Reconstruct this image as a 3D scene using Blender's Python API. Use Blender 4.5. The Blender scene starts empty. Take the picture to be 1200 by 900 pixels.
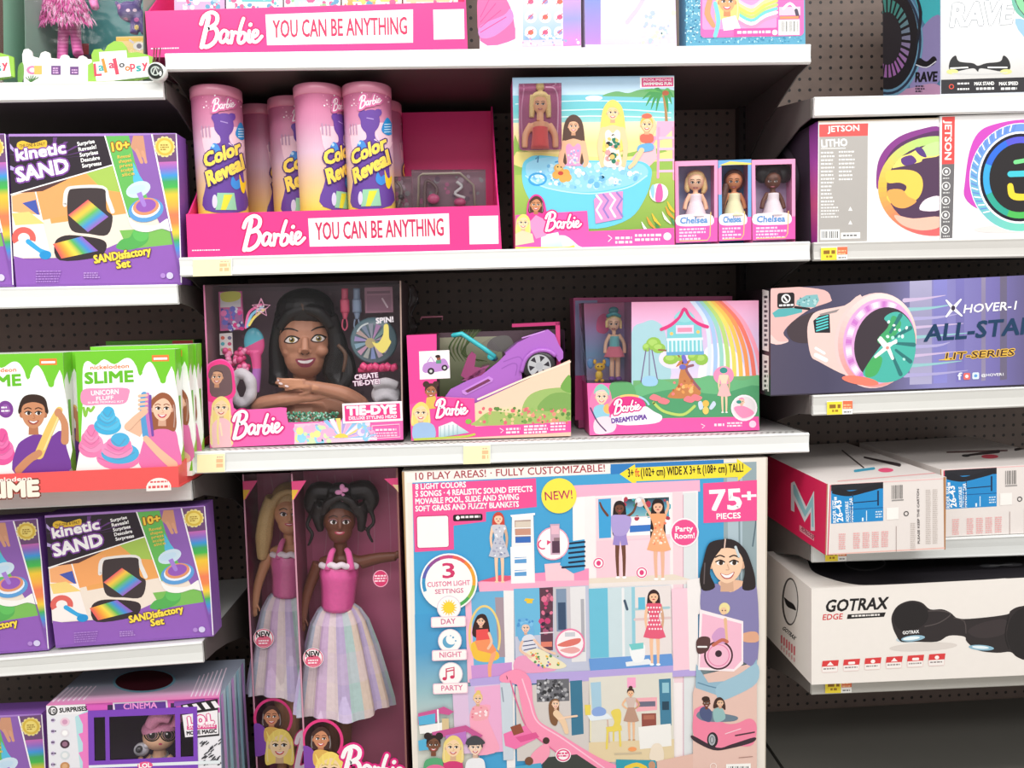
import bpy, math, random
from mathutils import Vector
from mathutils.bvhtree import BVHTree
random.seed(11)
S = bpy.context.scene
COL = S.collection
# ------------------------------------------------------------------ camera
F = 897.7
CAM = Vector((-.0558, -1.4905, 1.3))
YAW, PITCH, ROLL = .04679, .09136, -.03134
_cy, _sy, _cp, _sp = math.cos(YAW), math.sin(YAW), math.cos(PITCH), math.sin(PITCH)
FW = Vector((_sy*_cp, _cy*_cp, -_sp))
_rt = Vector((_cy, -_sy, 0))
_up = _rt.cross(FW)
RT = _rt*math.cos(ROLL) + _up*math.sin(ROLL)
UP = -_rt*math.sin(ROLL) + _up*math.cos(ROLL)
cam_d = bpy.data.cameras.new('camera')
cam = bpy.data.objects.new('camera', cam_d)
COL.objects.link(cam)
from mathutils import Matrix
M4 = Matrix(((RT.x, UP.x, -FW.x, CAM.x), (RT.y, UP.y, -FW.y, CAM.y), (RT.z, UP.z, -FW.z, CAM.z), (0, 0, 0, 1)))
cam.matrix_world = M4
cam_d.sensor_width = 36
cam_d.lens = F/1200*36
cam_d.clip_start = .05
S.camera = cam
# ------------------------------------------------------------------ light
S.view_settings.view_transform = 'Standard'
S.view_settings.look = 'None'
S.view_settings.gamma = 1
S.view_settings.use_curve_mapping = False
S.view_settings.exposure = 0.0
W = bpy.data.worlds.new('store_air')
S.world = W
W.use_nodes = True
W.node_tree.nodes['Background'].inputs[0].default_value = (1, .985, .97, 1)
W.node_tree.nodes['Background'].inputs[1].default_value = .72


def area(name, loc, aim, sx, sy, power, col=(1, .98, .95)):
    d = bpy.data.lights.new(name, 'AREA')
    d.shape = 'RECTANGLE'
    d.size, d.size_y, d.energy, d.color = sx, sy, power, col
    o = bpy.data.objects.new(name, d)
    o.location = loc
    o.rotation_euler = (Vector(aim)-Vector(loc)).to_track_quat('-Z', 'Y').to_euler()
    COL.objects.link(o)


area('ceiling_tube_row_near', (0, -1.1, 3.1), (0, -.4, 1.1), 6, .5, 72)
area('ceiling_tube_row_far', (.3, -3.6, 3.6), (0, 0, 1.0), 6, .6, 68)


# ------------------------------------------------------------------ pixels to points
def ray(px, py):
    return RT*((px-600)/F) + UP*((450-py)/F) + FW


def at(px, py, Y=0.):
    d = ray(px, py)
    return CAM + d*((Y-CAM.y)/d.y)


def at_x(px, py, X):
    d = ray(px, py)
    return CAM + d*((X-CAM.x)/d.x)


def at_z(px, py, Z):
    d = ray(px, py)
    return CAM + d*((Z-CAM.z)/d.z)


def pj(p):
    d = Vector(p)-CAM
    return 600+F*d.dot(RT)/d.dot(FW), 450-F*d.dot(UP)/d.dot(FW)


# ------------------------------------------------------------------ colours and materials
def lin(c):
    if isinstance(c, str):
        c = [int(c[i:i+2], 16) for i in (0, 2, 4)]
    o = []
    for x in c[:3]:
        x = min(1, max(0, x/255))
        o.append(x/12.92 if x <= .04045 else ((x+.055)/1.055)**2.4)
    return (o[0], o[1], o[2], 1.)


def mixc(a, b, t):
    a = lin(a) if not isinstance(a, tuple) or len(a) != 4 else a
    b = lin(b) if not isinstance(b, tuple) or len(b) != 4 else b
    return tuple(a[i]+(b[i]-a[i])*t for i in range(4))


def material(name, rough=.4, spec=.4, coat=0., metal=0., noise=0., nscale=200., bump=0., sheen=0., col=None):
    m = bpy.data.materials.new(name)
    m.use_nodes = True
    nt = m.node_tree
    b = nt.nodes['Principled BSDF']
    b.inputs['Roughness'].default_value = rough
    b.inputs['Specular IOR Level'].default_value = spec
    b.inputs['Metallic'].default_value = metal
    b.inputs['Coat Weight'].default_value = coat
    b.inputs['Coat Roughness'].default_value = .15
    b.inputs['Sheen Weight'].default_value = sheen
    if col is None:
        a = nt.nodes.new('ShaderNodeAttribute')
        a.attribute_name = 'Col'
        src = a.outputs['Color']
    else:
        r = nt.nodes.new('ShaderNodeRGB')
        r.outputs[0].default_value = lin(col)
        src = r.outputs[0]
    if noise or bump:
        tc = nt.nodes.new('ShaderNodeTexCoord')
        n = nt.nodes.new('ShaderNodeTexNoise')
        n.inputs['Scale'].default_value = nscale
        n.inputs['Detail'].default_value = 3
        nt.links.new(tc.outputs['Object'], n.inputs['Vector'])
        if noise:
            mr = nt.nodes.new('ShaderNodeMapRange')
            mr.inputs[3].default_value = 1-noise
            mr.inputs[4].default_value = 1+noise
            nt.links.new(n.outputs[0], mr.inputs[0])
            mx = nt.nodes.new('ShaderNodeVectorMath')
            mx.operation = 'SCALE'
            nt.links.new(src, mx.inputs[0])
            nt.links.new(mr.outputs[0], mx.inputs['Scale'])
            src = mx.outputs[0]
        if bump:
            bp = nt.nodes.new('ShaderNodeBump')
            bp.inputs['Strength'].default_value = bump
            bp.inputs['Distance'].default_value = .002
            nt.links.new(n.outputs[0], bp.inputs['Height'])
            nt.links.new(bp.outputs[0], b.inputs['Normal'])
    nt.links.new(src, b.inputs['Base Color'])
    return m


PRINT = material('printed_cardboard', .38, .35, .12, noise=.02, nscale=60)
PAPER = material('matte_paper', .7, .2, noise=.03, nscale=90)
PLASTIC = material('moulded_plastic', .3, .5, .2)
SKIN = material('doll_vinyl', .42, .4)
HAIR = material('doll_hair_fibre', .42, .5, noise=.35, nscale=500, bump=.4)
FABRIC = material('doll_fabric', .75, .25, sheen=.3, noise=.1, nscale=600, bump=.3)
SATIN = material('iridescent_satin', .28, .6, .3, noise=.1, nscale=120, bump=.5)
ENAMEL = material('shelf_enamel', .45, .4, noise=.025, nscale=25)
CHROME = material('plated_metal', .25, .5, metal=.8)


def film_material(name, tint, fac):
    m = bpy.data.materials.new(name)
    m.use_nodes = True
    nt = m.node_tree
    nt.nodes.clear()
    o = nt.nodes.new('ShaderNodeOutputMaterial')
    mx = nt.nodes.new('ShaderNodeMixShader')
    t = nt.nodes.new('ShaderNodeBsdfTransparent')
    t.inputs[0].default_value = lin(tint)
    g = nt.nodes.new('ShaderNodeBsdfGlossy')
    g.inputs['Roughness'].default_value = .12
    fr = nt.nodes.new('ShaderNodeFresnel')
    fr.inputs[0].default_value = 1.4
    tc = nt.nodes.new('ShaderNodeTexCoord')
    n = nt.nodes.new('ShaderNodeTexNoise')
    n.inputs['Scale'].default_value = 22
    bp = nt.nodes.new('ShaderNodeBump')
    bp.inputs['Strength'].default_value = .25
    bp.inputs['Distance'].default_value = .01
    mu = nt.nodes.new('ShaderNodeMath')
    mu.operation = 'MULTIPLY'
    mu.inputs[1].default_value = fac
    L = nt.links.new
    L(tc.outputs['Object'], n.inputs['Vector'])
    L(n.outputs[0], bp.inputs['Height'])
    L(bp.outputs[0], g.inputs['Normal'])
    L(fr.outputs[0], mu.inputs[0])
    L(mu.outputs[0], mx.inputs[0])
    L(t.outputs[0], mx.inputs[1])
    L(g.outputs[0], mx.inputs[2])
    L(mx.outputs[0], o.inputs[0])
    return m


FILM = film_material('clear_window_film', (245, 243, 245), .9)


def peg_material():
    m = bpy.data.materials.new('brown_pegboard')
    m.use_nodes = True
    nt = m.node_tree
    b = nt.nodes['Principled BSDF']
    b.inputs['Roughness'].default_value = .55
    tc = nt.nodes.new('ShaderNodeTexCoord')
    sp = nt.nodes.new('ShaderNodeSeparateXYZ')
    L = nt.links.new
    L(tc.outputs['Object'], sp.inputs[0])

    def mth(op, a, bv=None):
        n = nt.nodes.new('ShaderNodeMath')
        n.operation = op
        for i, x in ((0, a), (1, bv)):
            if x is None:
                continue
            if isinstance(x, (int, float)):
                n.inputs[i].default_value = x
            else:
                L(x, n.inputs[i])
        return n.outputs[0]
    fx = mth('SUBTRACT', mth('FRACT', mth('ADD', mth('DIVIDE', sp.outputs[0], .0254), 200)), .5)
    fz = mth('SUBTRACT', mth('FRACT', mth('ADD', mth('DIVIDE', sp.outputs[2], .0254), 200)), .5)
    d = mth('SQRT', mth('ADD', mth('MULTIPLY', fx, fx), mth('MULTIPLY', fz, fz)))
    hole = mth('LESS_THAN', d, .15)
    nz = nt.nodes.new('ShaderNodeTexNoise')
    nz.inputs['Scale'].default_value = 90
    rp = nt.nodes.new('ShaderNodeValToRGB')
    rp.color_ramp.elements[0].color = lin((92, 78, 71))
    rp.color_ramp.elements[1].color = lin((114, 96, 87))
    L(nz.outputs[0], rp.inputs[0])
    mx = nt.nodes.new('ShaderNodeMix')
    mx.data_type = 'RGBA'
    L(hole, mx.inputs[0])
    L(rp.outputs[0], mx.inputs[6])
    mx.inputs[7].default_value = (.006, .005, .005, 1)
    L(mx.outputs[2], b.inputs['Base Color'])
    return m


PEG = peg_material()
DARK = material('dark_brown_paint', .5, .3, col=(58, 52, 50), noise=.05, nscale=30)


# ------------------------------------------------------------------ mesh building
class MB:
    def __init__(s):
        s.v, s.f, s.c, s.sm = [], [], [], []

    def face(s, pts, col, smooth=False):
        i = len(s.v)
        s.v += [Vector(p) for p in pts]
        s.f.append(tuple(range(i, i+len(pts))))
        s.c.append(col if isinstance(col, list) else lin(col) if not (isinstance(col, tuple) and len(col) == 4) else col)
        s.sm.append(smooth)

    def mesh(s, vs, fs, col, smooth=True):
        i = len(s.v)
        s.v += [Vector(p) for p in vs]
        c = col if (isinstance(col, tuple) and len(col) == 4) or callable(col) else lin(col)
        for f in fs:
            s.f.append(tuple(i+k for k in f))
            if callable(c):
                q = [vs[k] for k in f]
                s.c.append(c(sum((Vector(p) for p in q), Vector())/len(q)))
            else:
                s.c.append(c)
            s.sm.append(smooth)

    def hexa(s, a, col):
        """box from 8 points: front TL TR BR BL then back TL TR BR BL"""
        for q in ((0, 3, 2, 1), (4, 5, 6, 7), (0, 1, 5, 4), (3, 7, 6, 2), (0, 4, 7, 3), (1, 2, 6, 5)):
            s.face([a[k] for k in q], col)

    def box(s, x0, x1, y0, y1, z0, z1, col):
        s.hexa([(x0, y0, z1), (x1, y0, z1), (x1, y0, z0), (x0, y0, z0), (x0, y1, z1), (x1, y1, z1), (x1, y1, z0), (x0, y1, z0)], col)

    def slab(s, quad, d, col):
        """quad (front TL TR BR BL) pushed back by d"""
        q = [Vector(p) for p in quad]
        s.hexa(q+[p+Vector((0, d, 0)) for p in q], col)

    def prism(s, pts, d, col, axis=(0, 1, 0)):
        p = [Vector(q) for q in pts]
        e = Vector(axis)*d
        n = len(p)
        s.face(p, col)
        s.face([q+e for q in reversed(p)], col)
        for i in range(n):
            j = (i+1) % n
            s.face([p[j], p[i], p[i]+e, p[j]+e], col)

    def blob(s, c, r, col, nu=18, nv=12, fn=None, smooth=True):
        c = Vector(c)
        if not hasattr(r, '__len__'):
            r = (r, r, r)
        vs = []
        for j in range(nv+1):
            t = math.pi*j/nv
            for i in range(nu):
                a = 2*math.pi*i/nu
                p = Vector((math.sin(t)*math.cos(a), math.sin(t)*math.sin(a), math.cos(t)))
                if fn:
                    p = fn(p)
                vs.append(c+Vector((p.x*r[0], p.y*r[1], p.z*r[2])))
        fs = []
        for j in range(nv):
            for i in range(nu):
                k = (i+1) % nu
                fs.append((j*nu+i, (j+1)*nu+i, (j+1)*nu+k, j*nu+k))
        s.mesh(vs, fs, col, smooth)

    def tube(s, pts, rad, col, n=10, flat=1., smooth=True, sub=0):
        pts = [Vector(p) for p in pts]
        if not hasattr(rad, '__len__'):
            rad = [rad]*len(pts)
        if sub:
            pts, rad = smooth_path(pts, list(rad), sub)
        vs, m = [], len(pts)
        nrm = None
        for i, p in enumerate(pts):
            t = (pts[min(i+1, m-1)]-pts[max(i-1, 0)]).normalized()
            if nrm is None:
                nrm = t.orthogonal().normalized()
            nrm = (nrm-t*nrm.dot(t))
            if nrm.length < 1e-5:
                nrm = t.orthogonal()
            nrm.normalize()
            b = t.cross(nrm)
            for k in range(n):
                a = 2*math.pi*k/n
                vs.append(p+(nrm*math.cos(a)+b*math.sin(a)*flat)*rad[i])
        fs = [tuple(range(n))[::-1], tuple((m-1)*n+k for k in range(n))]
        for i in range(m-1):
            for k in range(n):
                q = (k+1) % n
                fs.append((i*n+k, i*n+q, (i+1)*n+q, (i+1)*n+k))
        s.mesh(vs, fs, col, smooth)

    def lathe(s, base, prof, col, n=28, smooth=True, axis='z', rmod=None):
        """prof: (radius, height) pairs"""
        base = Vector(base)
        vs = []
        for r, h in prof:
            for k in range(n):
                a = 2*math.pi*k/n
                q = r*(rmod(a, h) if rmod else 1)
                if axis == 'z':
                    vs.append(base+Vector((q*math.cos(a), q*math.sin(a), h)))
                elif axis == 'y':
                    vs.append(base+Vector((q*math.cos(a), h, q*math.sin(a))))
                else:
                    vs.append(base+Vector((h, q*math.cos(a), q*math.sin(a))))
        fs = []
        for i in range(len(prof)-1):
            for k in range(n):
                q = (k+1) % n
                fs.append((i*n+k, i*n+q, (i+1)*n+q, (i+1)*n+k))
        fs.append(tuple(range(n))[::-1])
        fs.append(tuple((len(prof)-1)*n+k for k in range(n)))
        s.mesh(vs, fs, col, smooth)

    def build(s, name, mat, parent=None, label=None, cat=None, group=None, kind=None, origin=None):
        me = bpy.data.meshes.new(name)
        if parent is not None:
            o0, q = Vector((0, 0, 0)), parent
            while q is not None:
                o0 = o0+Vector(q.location)
                q = q.parent
        elif origin is not None:
            o0 = Vector(origin)
        else:
            xs = [p.x for p in s.v]; ys = [p.y for p in s.v]; zs = [p.z for p in s.v]
            o0 = Vector(((min(xs)+max(xs))/2, (min(ys)+max(ys))/2, min(zs)))
        me.from_pydata([p-o0 for p in s.v], [], s.f)
        ca = me.color_attributes.new('Col', 'FLOAT_COLOR', 'CORNER')
        flat = []
        for f, c in zip(s.f, s.c):
            if isinstance(c, list):
                for q in c:
                    flat += list(q if isinstance(q, tuple) and len(q) == 4 else lin(q))
            else:
                flat += list(c)*len(f)
        ca.data.foreach_set('color', flat)
        me.polygons.foreach_set('use_smooth', s.sm)
        me.materials.append(mat)
        me.update()
        o = bpy.data.objects.new(name, me)
        COL.objects.link(o)
        if parent is not None:
            o.parent = parent
        else:
            o.location = o0
        tag(o, label, cat, group, kind)
        return o


def tag(o, label=None, cat=None, group=None, kind=None):
    for k, x in (('label', label), ('category', cat), ('group', group), ('kind', kind)):
        if x:
            o[k] = x
    return o


def thing(name, loc, label, cat, group=None):
    o = bpy.data.objects.new(name, None)
    o.empty_display_size = .03
    o.location = loc
    COL.objects.link(o)
    return tag(o, label, cat, group)


def copy_tree(o, parent=None):
    c = o.copy()
    COL.objects.link(c)
    if parent is not None:
        c.parent = parent
    for ch in list(o.children):
        copy_tree(ch, c)
    return c


def smooth_path(pts, rad, sub):
    P, R = [], []
    n = len(pts)
    for i in range(n-1):
        p0, p1, p2, p3 = pts[max(i-1, 0)], pts[i], pts[i+1], pts[min(i+2, n-1)]
        for k in range(sub):
            t = k/sub
            P.append(.5*((2*p1)+(p2-p0)*t+(2*p0-5*p1+4*p2-p3)*t*t+(3*p1-p0-3*p2+p3)*t**3))
            R.append(rad[i]+(rad[i+1]-rad[i])*t)
    P.append(pts[-1]); R.append(rad[-1])
    return P, R


def fuse(mb, voxel, smooth=6, fac=.6):
    """one continuous surface from overlapping solids: (verts, faces)"""
    me = bpy.data.meshes.new('tmp')
    me.from_pydata(mb.v, [], mb.f)
    o = bpy.data.objects.new('tmp', me)
    COL.objects.link(o)
    w = o.modifiers.new('w', 'WELD'); w.merge_threshold = 1e-6
    r = o.modifiers.new('r', 'REMESH'); r.mode = 'VOXEL'; r.voxel_size = voxel
    if smooth:
        q = o.modifiers.new('s', 'SMOOTH'); q.iterations = smooth; q.factor = fac
    dg = bpy.context.evaluated_depsgraph_get()
    dg.update()
    e = o.evaluated_get(dg)
    m2 = e.to_mesh()
    vs = [v.co.copy() for v in m2.vertices]
    fs = [tuple(p.vertices) for p in m2.polygons]
    e.to_mesh_clear()
    bpy.data.objects.remove(o)
    bpy.data.meshes.remove(me)
    return vs, fs


# ------------------------------------------------------------------ lettering
_gl = {}


def glyphs(s, bold=0.):
    k = (s, round(bold, 3))
    if k not in _gl:
        cv = bpy.data.curves.new('t', 'FONT')
        cv.body = s
        cv.offset = bold
        cv.resolution_u = 2
        cv.fill_mode = 'FRONT'
        cv.size = 1
        o = bpy.data.objects.new('t', cv)
        me = o.to_mesh()
        vs = [(v.co.x, v.co.y) for v in me.vertices]
        fs = [tuple(p.vertices) for p in me.polygons]
        o.to_mesh_clear()
        bpy.data.objects.remove(o)
        bpy.data.curves.remove(cv)
        _gl[k] = (vs, fs)
    return _gl[k]


_h = [v[1] for v in glyphs('H')[0]]
CAPH = max(_h) if _h else .7


def clip(poly, axis, lo, hi):
    for sgn, lim in ((1, lo), (-1, -hi)):
        out = []
        n = len(poly)
        for i in range(n):
            a, b = poly[i], poly[(i+1) % n]
            da, db = sgn*a[axis]-lim, sgn*b[axis]-lim
            if da >= 0:
                out.append(a)
            if (da >= 0) != (db >= 0):
                t = da/(da-db)
                out.append((a[0]+(b[0]-a[0])*t, a[1]+(b[1]-a[1])*t))
        poly = out
        if len(poly) < 3:
            return []
    return poly


def half(poly, a, b):
    """keep what lies to the right hand of a->b on the page (clockwise outline)"""
    out = []
    n = len(poly)
    ex, ey = b[0]-a[0], b[1]-a[1]
    d = [ex*(p[1]-a[1])-ey*(p[0]-a[0]) for p in poly]
    for i in range(n):
        k = (i+1) % n
        if d[i] >= 0:
            out.append(poly[i])
        if (d[i] >= 0) != (d[k] >= 0):
            t = d[i]/(d[i]-d[k])
            out.append(tuple(p+(q-p)*t for p, q in zip(poly[i], poly[k])))
    return out


BARBIE = [
    ([(15, 41), (13, 30), (10, 16), (7, 1)], 6.2),
    ([(4, 32), (8, 42), (19, 47), (28, 42), (27, 32), (17, 26), (13, 24)], 5.4),
    ([(15, 25), (25, 26), (30, 18), (26, 7), (16, 1), (9, 2)], 5.6),
    ([(46, 19), (40, 22), (35, 17), (35, 9), (39, 6), (44, 11), (46, 19), (45, 10), (48, 5), (51, 8)], 4.6),
    ([(52, 20), (53, 13), (52, 5)], 4.6), ([(53, 12), (56, 19), (60, 18)], 4.4),
    ([(69, 37), (65, 24), (63, 8), (67, 4), (73, 8), (73, 16), (68, 18), (64, 13)], 4.6),
    ([(79, 20), (78, 9), (81, 5), (84, 8)], 4.6), ([(80, 28), (80.5, 28.6)], 5.2),
    ([(85, 11), (91, 14), (92, 19), (87, 20), (84, 12), (87, 5), (93, 6), (99, 12)], 4.4)]


class Art:
    """flat printing on one face; coordinates are photograph pixels carried to the face"""
    def __init__(s, mb, mp, step=1e-5, base=1.5e-4, slab=0, sk=0., tv=0., bnd=None, both=False):
        s.j, s.bnd, s.both = 0, bnd, both
        s.mb, s.mp, s.step, s.k, s.slab = mb, mp, step, base, slab
        s.sk, s.tv = sk, tv          # slope of the rows, lean of the columns

    def up(s):
        s.k += s.step
        s.j = 0

    def emit(s, poly, col):
        o = s.k+s.j*1.5e-6
        s.j = (s.j+1) % 5
        pts = [s.mp(x, y, o) for x, y in poly]
        if all(p is not None for p in pts):
            s.mb.face(pts, col)

    def put(s, poly, col, up=True):
        if up:
            s.up()
        if s.bnd:
            n = len(s.bnd)
            g = isinstance(col, list)
            if g:
                poly = [tuple(p)+tuple(c) for p, c in zip(poly, col)]
            for i in range(n):
                poly = half(poly, s.bnd[i], s.bnd[(i+1) % n])
                if len(poly) < 3:
                    return
            if g:
                col = [tuple(p[2:6]) for p in poly]
                poly = [p[:2] for p in poly]
        if not s.slab:
            s.emit(poly, col)
            return
        L = s.slab
        xs = [p[0] for p in poly]
        for a in range(math.floor(min(xs)/L), math.floor(max(xs)/L)+1):
            q = clip(poly, 0, a*L, (a+1)*L)
            if len(q) < 3:
                continue
            if not s.both:
                s.emit(q, col)
                continue
            ys = [p[1] for p in q]
            for b in range(math.floor(min(ys)/L), math.floor(max(ys)/L)+1):
                r = clip(q, 1, b*L, (b+1)*L)
                if len(r) >= 3:
                    s.emit(r, col)

    def L(s, cx, cy, dx, dy):
        return cx+dx+s.tv*dy, cy+dy+s.sk*dx

    def poly(s, pts, col):
        s.put(pts, col)

    def blob(s, pts, col, sub=4):
        """closed smooth outline"""
        n = len(pts)
        V = [Vector((p[0], p[1], 0)) for p in pts]
        out = []
        for i in range(n):
            p0, p1, p2, p3 = V[i-1], V[i], V[(i+1) % n], V[(i+2) % n]
            for k in range(sub):
                t = k/sub
                q = .5*((2*p1)+(p2-p0)*t+(2*p0-5*p1+4*p2-p3)*t*t+(3*p1-p0-3*p2+p3)*t**3)
                out.append((q.x, q.y))
        s.put(out, col)

    def rect(s, x0, y0, x1, y1, col, r=0, up=True):
        cx, cy, w, h = (x0+x1)/2, (y0+y1)/2, (x1-x0)/2, (y1-y0)/2
        if r <= 0:
            c = [(-w, -h), (w, -h), (w, h), (-w, h)]
        else:
            r = min(r, w, h)
            c = []
            for sx, sy, a0 in ((1, -1, -90), (1, 1, 0), (-1, 1, 90), (-1, -1, 180)):
                for k in range(5):
                    a = math.radians(a0+k*22.5)
                    c.append((sx*(w-r)+r*math.cos(a), sy*(h-r)+r*math.sin(a)))
        s.put([s.L(cx, cy, *q) for q in c], col, up)

    def ell(s, cx, cy, rx, ry, col, n=22, rot=0., up=True, a0=0, a1=360):
        c, d = math.cos(rot), math.sin(rot)
        pts = []
        full = abs(a1-a0) >= 360
        for k in range(n if full else n+1):
            a = math.radians(a0+(a1-a0)*k/n)
            x, y = rx*math.cos(a), ry*math.sin(a)
            pts.append(s.L(cx, cy, x*c-y*d, x*d+y*c))
        s.put(pts, col, up)

    def ring(s, cx, cy, rx, ry, w, col, n=32, a0=0, a1=360, rot=0.):
        s.up()
        c, d = math.cos(rot), math.sin(rot)

        def P(k, t):
            a = math.radians(a0+(a1-a0)*k/n)
            x, y = (rx-t*w)*math.cos(a), (ry-t*w)*math.sin(a)
            return s.L(cx, cy, x*c-y*d, x*d+y*c)
        for k in range(n):
            cc = col(k/n) if callable(col) else col
            s.put([P(k, 0), P(k+1, 0), P(k+1, 1), P(k, 1)], cc, False)

    def line(s, pts, w, col, sub=4, up=True, cap=True):
        if up:
            s.up()
        V = [Vector((p[0], p[1], 0)) for p in pts]
        ws = list(w) if hasattr(w, '__len__') else [w]*len(V)
        if sub > 1 and len(V) > 2:
            V, ws = smooth_path(V, ws, sub)
        n = len(V)
        Lp, Rp = [], []
        for i in range(n):
            t = V[min(i+1, n-1)]-V[max(i-1, 0)]
            if t.length < 1e-6:
                t = Vector((1, 0, 0))
            t.normalize()
            q = Vector((-t.y, t.x, 0))*ws[i]/2
            Lp.append(V[i]+q); Rp.append(V[i]-q)
        for i in range(n-1):
            s.put([(p.x, p.y) for p in (Lp[i], Lp[i+1], Rp[i+1], Rp[i])], col, False)
        if cap:
            for i in (0, n-1):
                r = ws[i]/2
                s.put([(V[i].x+r*math.cos(a*math.pi/5), V[i].y+r*math.sin(a*math.pi/5)) for a in range(10)], col, False)

    def grad(s, q, cols, vert=True, n=1):
        """quad TL TR BR BL shaded through a list of inks"""
        s.up()
        cols = [lin(c) if not (isinstance(c, tuple) and len(c) == 4) else c for c in cols]
        m = len(cols)-1

        def I(a, b, t):
            return (a[0]+(b[0]-a[0])*t, a[1]+(b[1]-a[1])*t)
        for i in range(m):
            a, b = i/m, (i+1)/m
            if vert:
                p = [I(q[0], q[3], a), I(q[1], q[2], a), I(q[1], q[2], b), I(q[0], q[3], b)]
                c = [cols[i], cols[i], cols[i+1], cols[i+1]]
            else:
                p = [I(q[0], q[1], a), I(q[0], q[1], b), I(q[3], q[2], b), I(q[3], q[2], a)]
                c = [cols[i], cols[i+1], cols[i+1], cols[i]]
            s.put(p, c, False)

    def text(s, t, x0, y0, x1, y1, h, col, bold=.0, shear=0., out=None, ow=.05, arc=0., lean=None, wide=False):
        """baseline from (x0,y0) to (x1,y1), cap height h"""
        dx, dy = x1-x0, y1-y0
        ln = math.hypot(dx, dy)
        if lean is None:
            ux, uy = dy/ln*h, -dx/ln*h
        else:
            ux, uy = -lean*h, -h
        vs, fs = glyphs(t, 0)
        xa, xb = min(v[0] for v in vs), max(v[0] for v in vs)
        bold = max(0, bold)
        for c, b, n in (((out, bold+ow, 8), (col, bold, 4)) if out else ((col, bold, 8 if bold > .06 else 4),)):
            r = 0 if b < .004 else b/CAPH
            sh = [(0, 0)] if not r else [(r*math.cos(2*math.pi*(k+.5)/n), r*math.sin(2*math.pi*(k+.5)/n)) for k in range(n)]
            if r and n == 8:
                sh += [(0, 0)]
            s.up()
            for ox, oy in sh:
                s.k += s.step*.5
                P = []
                for x, y in vs:
                    u = (x-xa)/(xb-xa)
                    v = y/CAPH+oy
                    w = h*(ox+shear*v)/ln
                    off = arc*4*u*(1-u)
                    P.append((x0+dx*(u+w)+ux*(v+off), y0+dy*(u+w)+uy*(v+off)))
                for f in fs:
                    s.put([P[i] for i in f], c, False)

    def script(s, x0, y0, x1, y1, h, col, out=None, ow=3.2, wt=1.):
        """the handwritten doll logo, baseline ends and letter height"""
        dx, dy = (x1-x0)/100, (y1-y0)/100
        for c, e in (((out, ow), (col, 0)) if out else ((col, 0),)):
            s.up()
            for st, w in BARBIE:
                s.k += 4e-6
                s.line([(x0+dx*px+.06*py*h/47, y0+dy*px-py*h/47) for px, py in st], w*wt*h/47+e, c, 3, False)

    def scribble(s, x0, y0, x1, h, rows, gap, col, seed=1, jag=.3):
        """rows of tiny illegible print"""
        r = random.Random(seed)
        s.up()
        for i in range(rows):
            x = x0
            e = x1-(x1-x0)*jag*r.random()
            y = y0+i*gap
            while x < e:
                w = h*(.8+1.6*r.random())
                w = min(w, e-x)
                xx = x+w/2
                s.rect(x, y+s.sk*(xx-x0)-h/2, x+w, y+s.sk*(xx-x0)+h/2, col, 0, False)
                x += w+h*.45

    def dots(s, x0, y0, x1, y1, n, r0, r1, cols, seed=1, inside=None):
        r = random.Random(seed)
        for i in range(n):
            x, y = r.uniform(x0, x1), r.uniform(y0, y1)
            if inside and not inside(x, y):
                continue
            if i % 8 == 0:
                s.up()
            q = r.uniform(r0, r1)
            s.ell(x, y, q, q*r.uniform(.7, 1.1), r.choice(cols), 7, r.random()*3, False)

    # -------- printed people
    def portrait(s, cx, cy, r, skin, hair, style='long', lip='c8405a', brow=None, lens=0, tilt=0., hl=1.9, teeth=True, iris='3a2a20'):
        dk = mixc(skin, '8a3a20', .35)
        c, d = math.cos(tilt), math.sin(tilt)

        def T(x, y):
            return (cx+r*(x*c-y*d), cy+r*(x*d+y*c))
        hi = mixc(hair, 'ffffff', .22)
        if style == 'long':
            s.blob([T(-.2, -1.32), T(.55, -1.2), T(1.05, -.5), T(1.15, .4), T(1.2, hl*.7), T(1.0, hl), T(.4, hl*.9), T(-.4, hl*.9), T(-1.05, hl), T(-1.2, hl*.65), T(-1.12, .3), T(-.98, -.6)], hair)
            s.line([T(.95, -.3), T(1.05, .5), T(.98, hl*.8)], r*.1, hi)
            s.line([T(-.95, -.3), T(-1.02, .5), T(-.95, hl*.8)], r*.1, hi)
        elif style == 'buns':
            s.ell(*T(-.75, -1.15), r*.5, r*.48, hair)
            s.ell(*T(.75, -1.15), r*.5, r*.48, hair)
            s.ell(*T(0, -.3), r*.95, r*1.0, hair)
        elif style == 'up':
            s.ell(*T(.1, -1.25), r*.45, r*.45, hair)
            s.ell(*T(0, -.25), r*.92, r*1.02, hair)
        elif style == 'short':
            s.blob([T(-.86, .1), T(-.95, -.55), T(-.6, -1.18), T(.1, -1.32), T(.75, -1.1), T(.97, -.5), T(.86, .1)], hair)
        elif style == 'curly':
            for a in range(12):
                g = math.radians(a*30)
                s.ell(*T(1.0*math.cos(g), -.1+1.1*math.sin(g)), r*.48, r*.48, hair, 12)
        s.ell(*T(-.8, .1), r*.14, r*.2, dk, 10)
        s.ell(*T(.8, .1), r*.14, r*.2, dk, 10)
        s.poly([T(-.3, .6), T(.3, .6), T(.34, 1.45), T(-.34, 1.45)], dk)
        s.blob([T(0, -1.05), T(.6, -.85), T(.8, -.2), T(.72, .35), T(.45, .8), T(0, 1.02), T(-.45, .8), T(-.72, .35), T(-.8, -.2), T(-.6, -.85)], skin)
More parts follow.
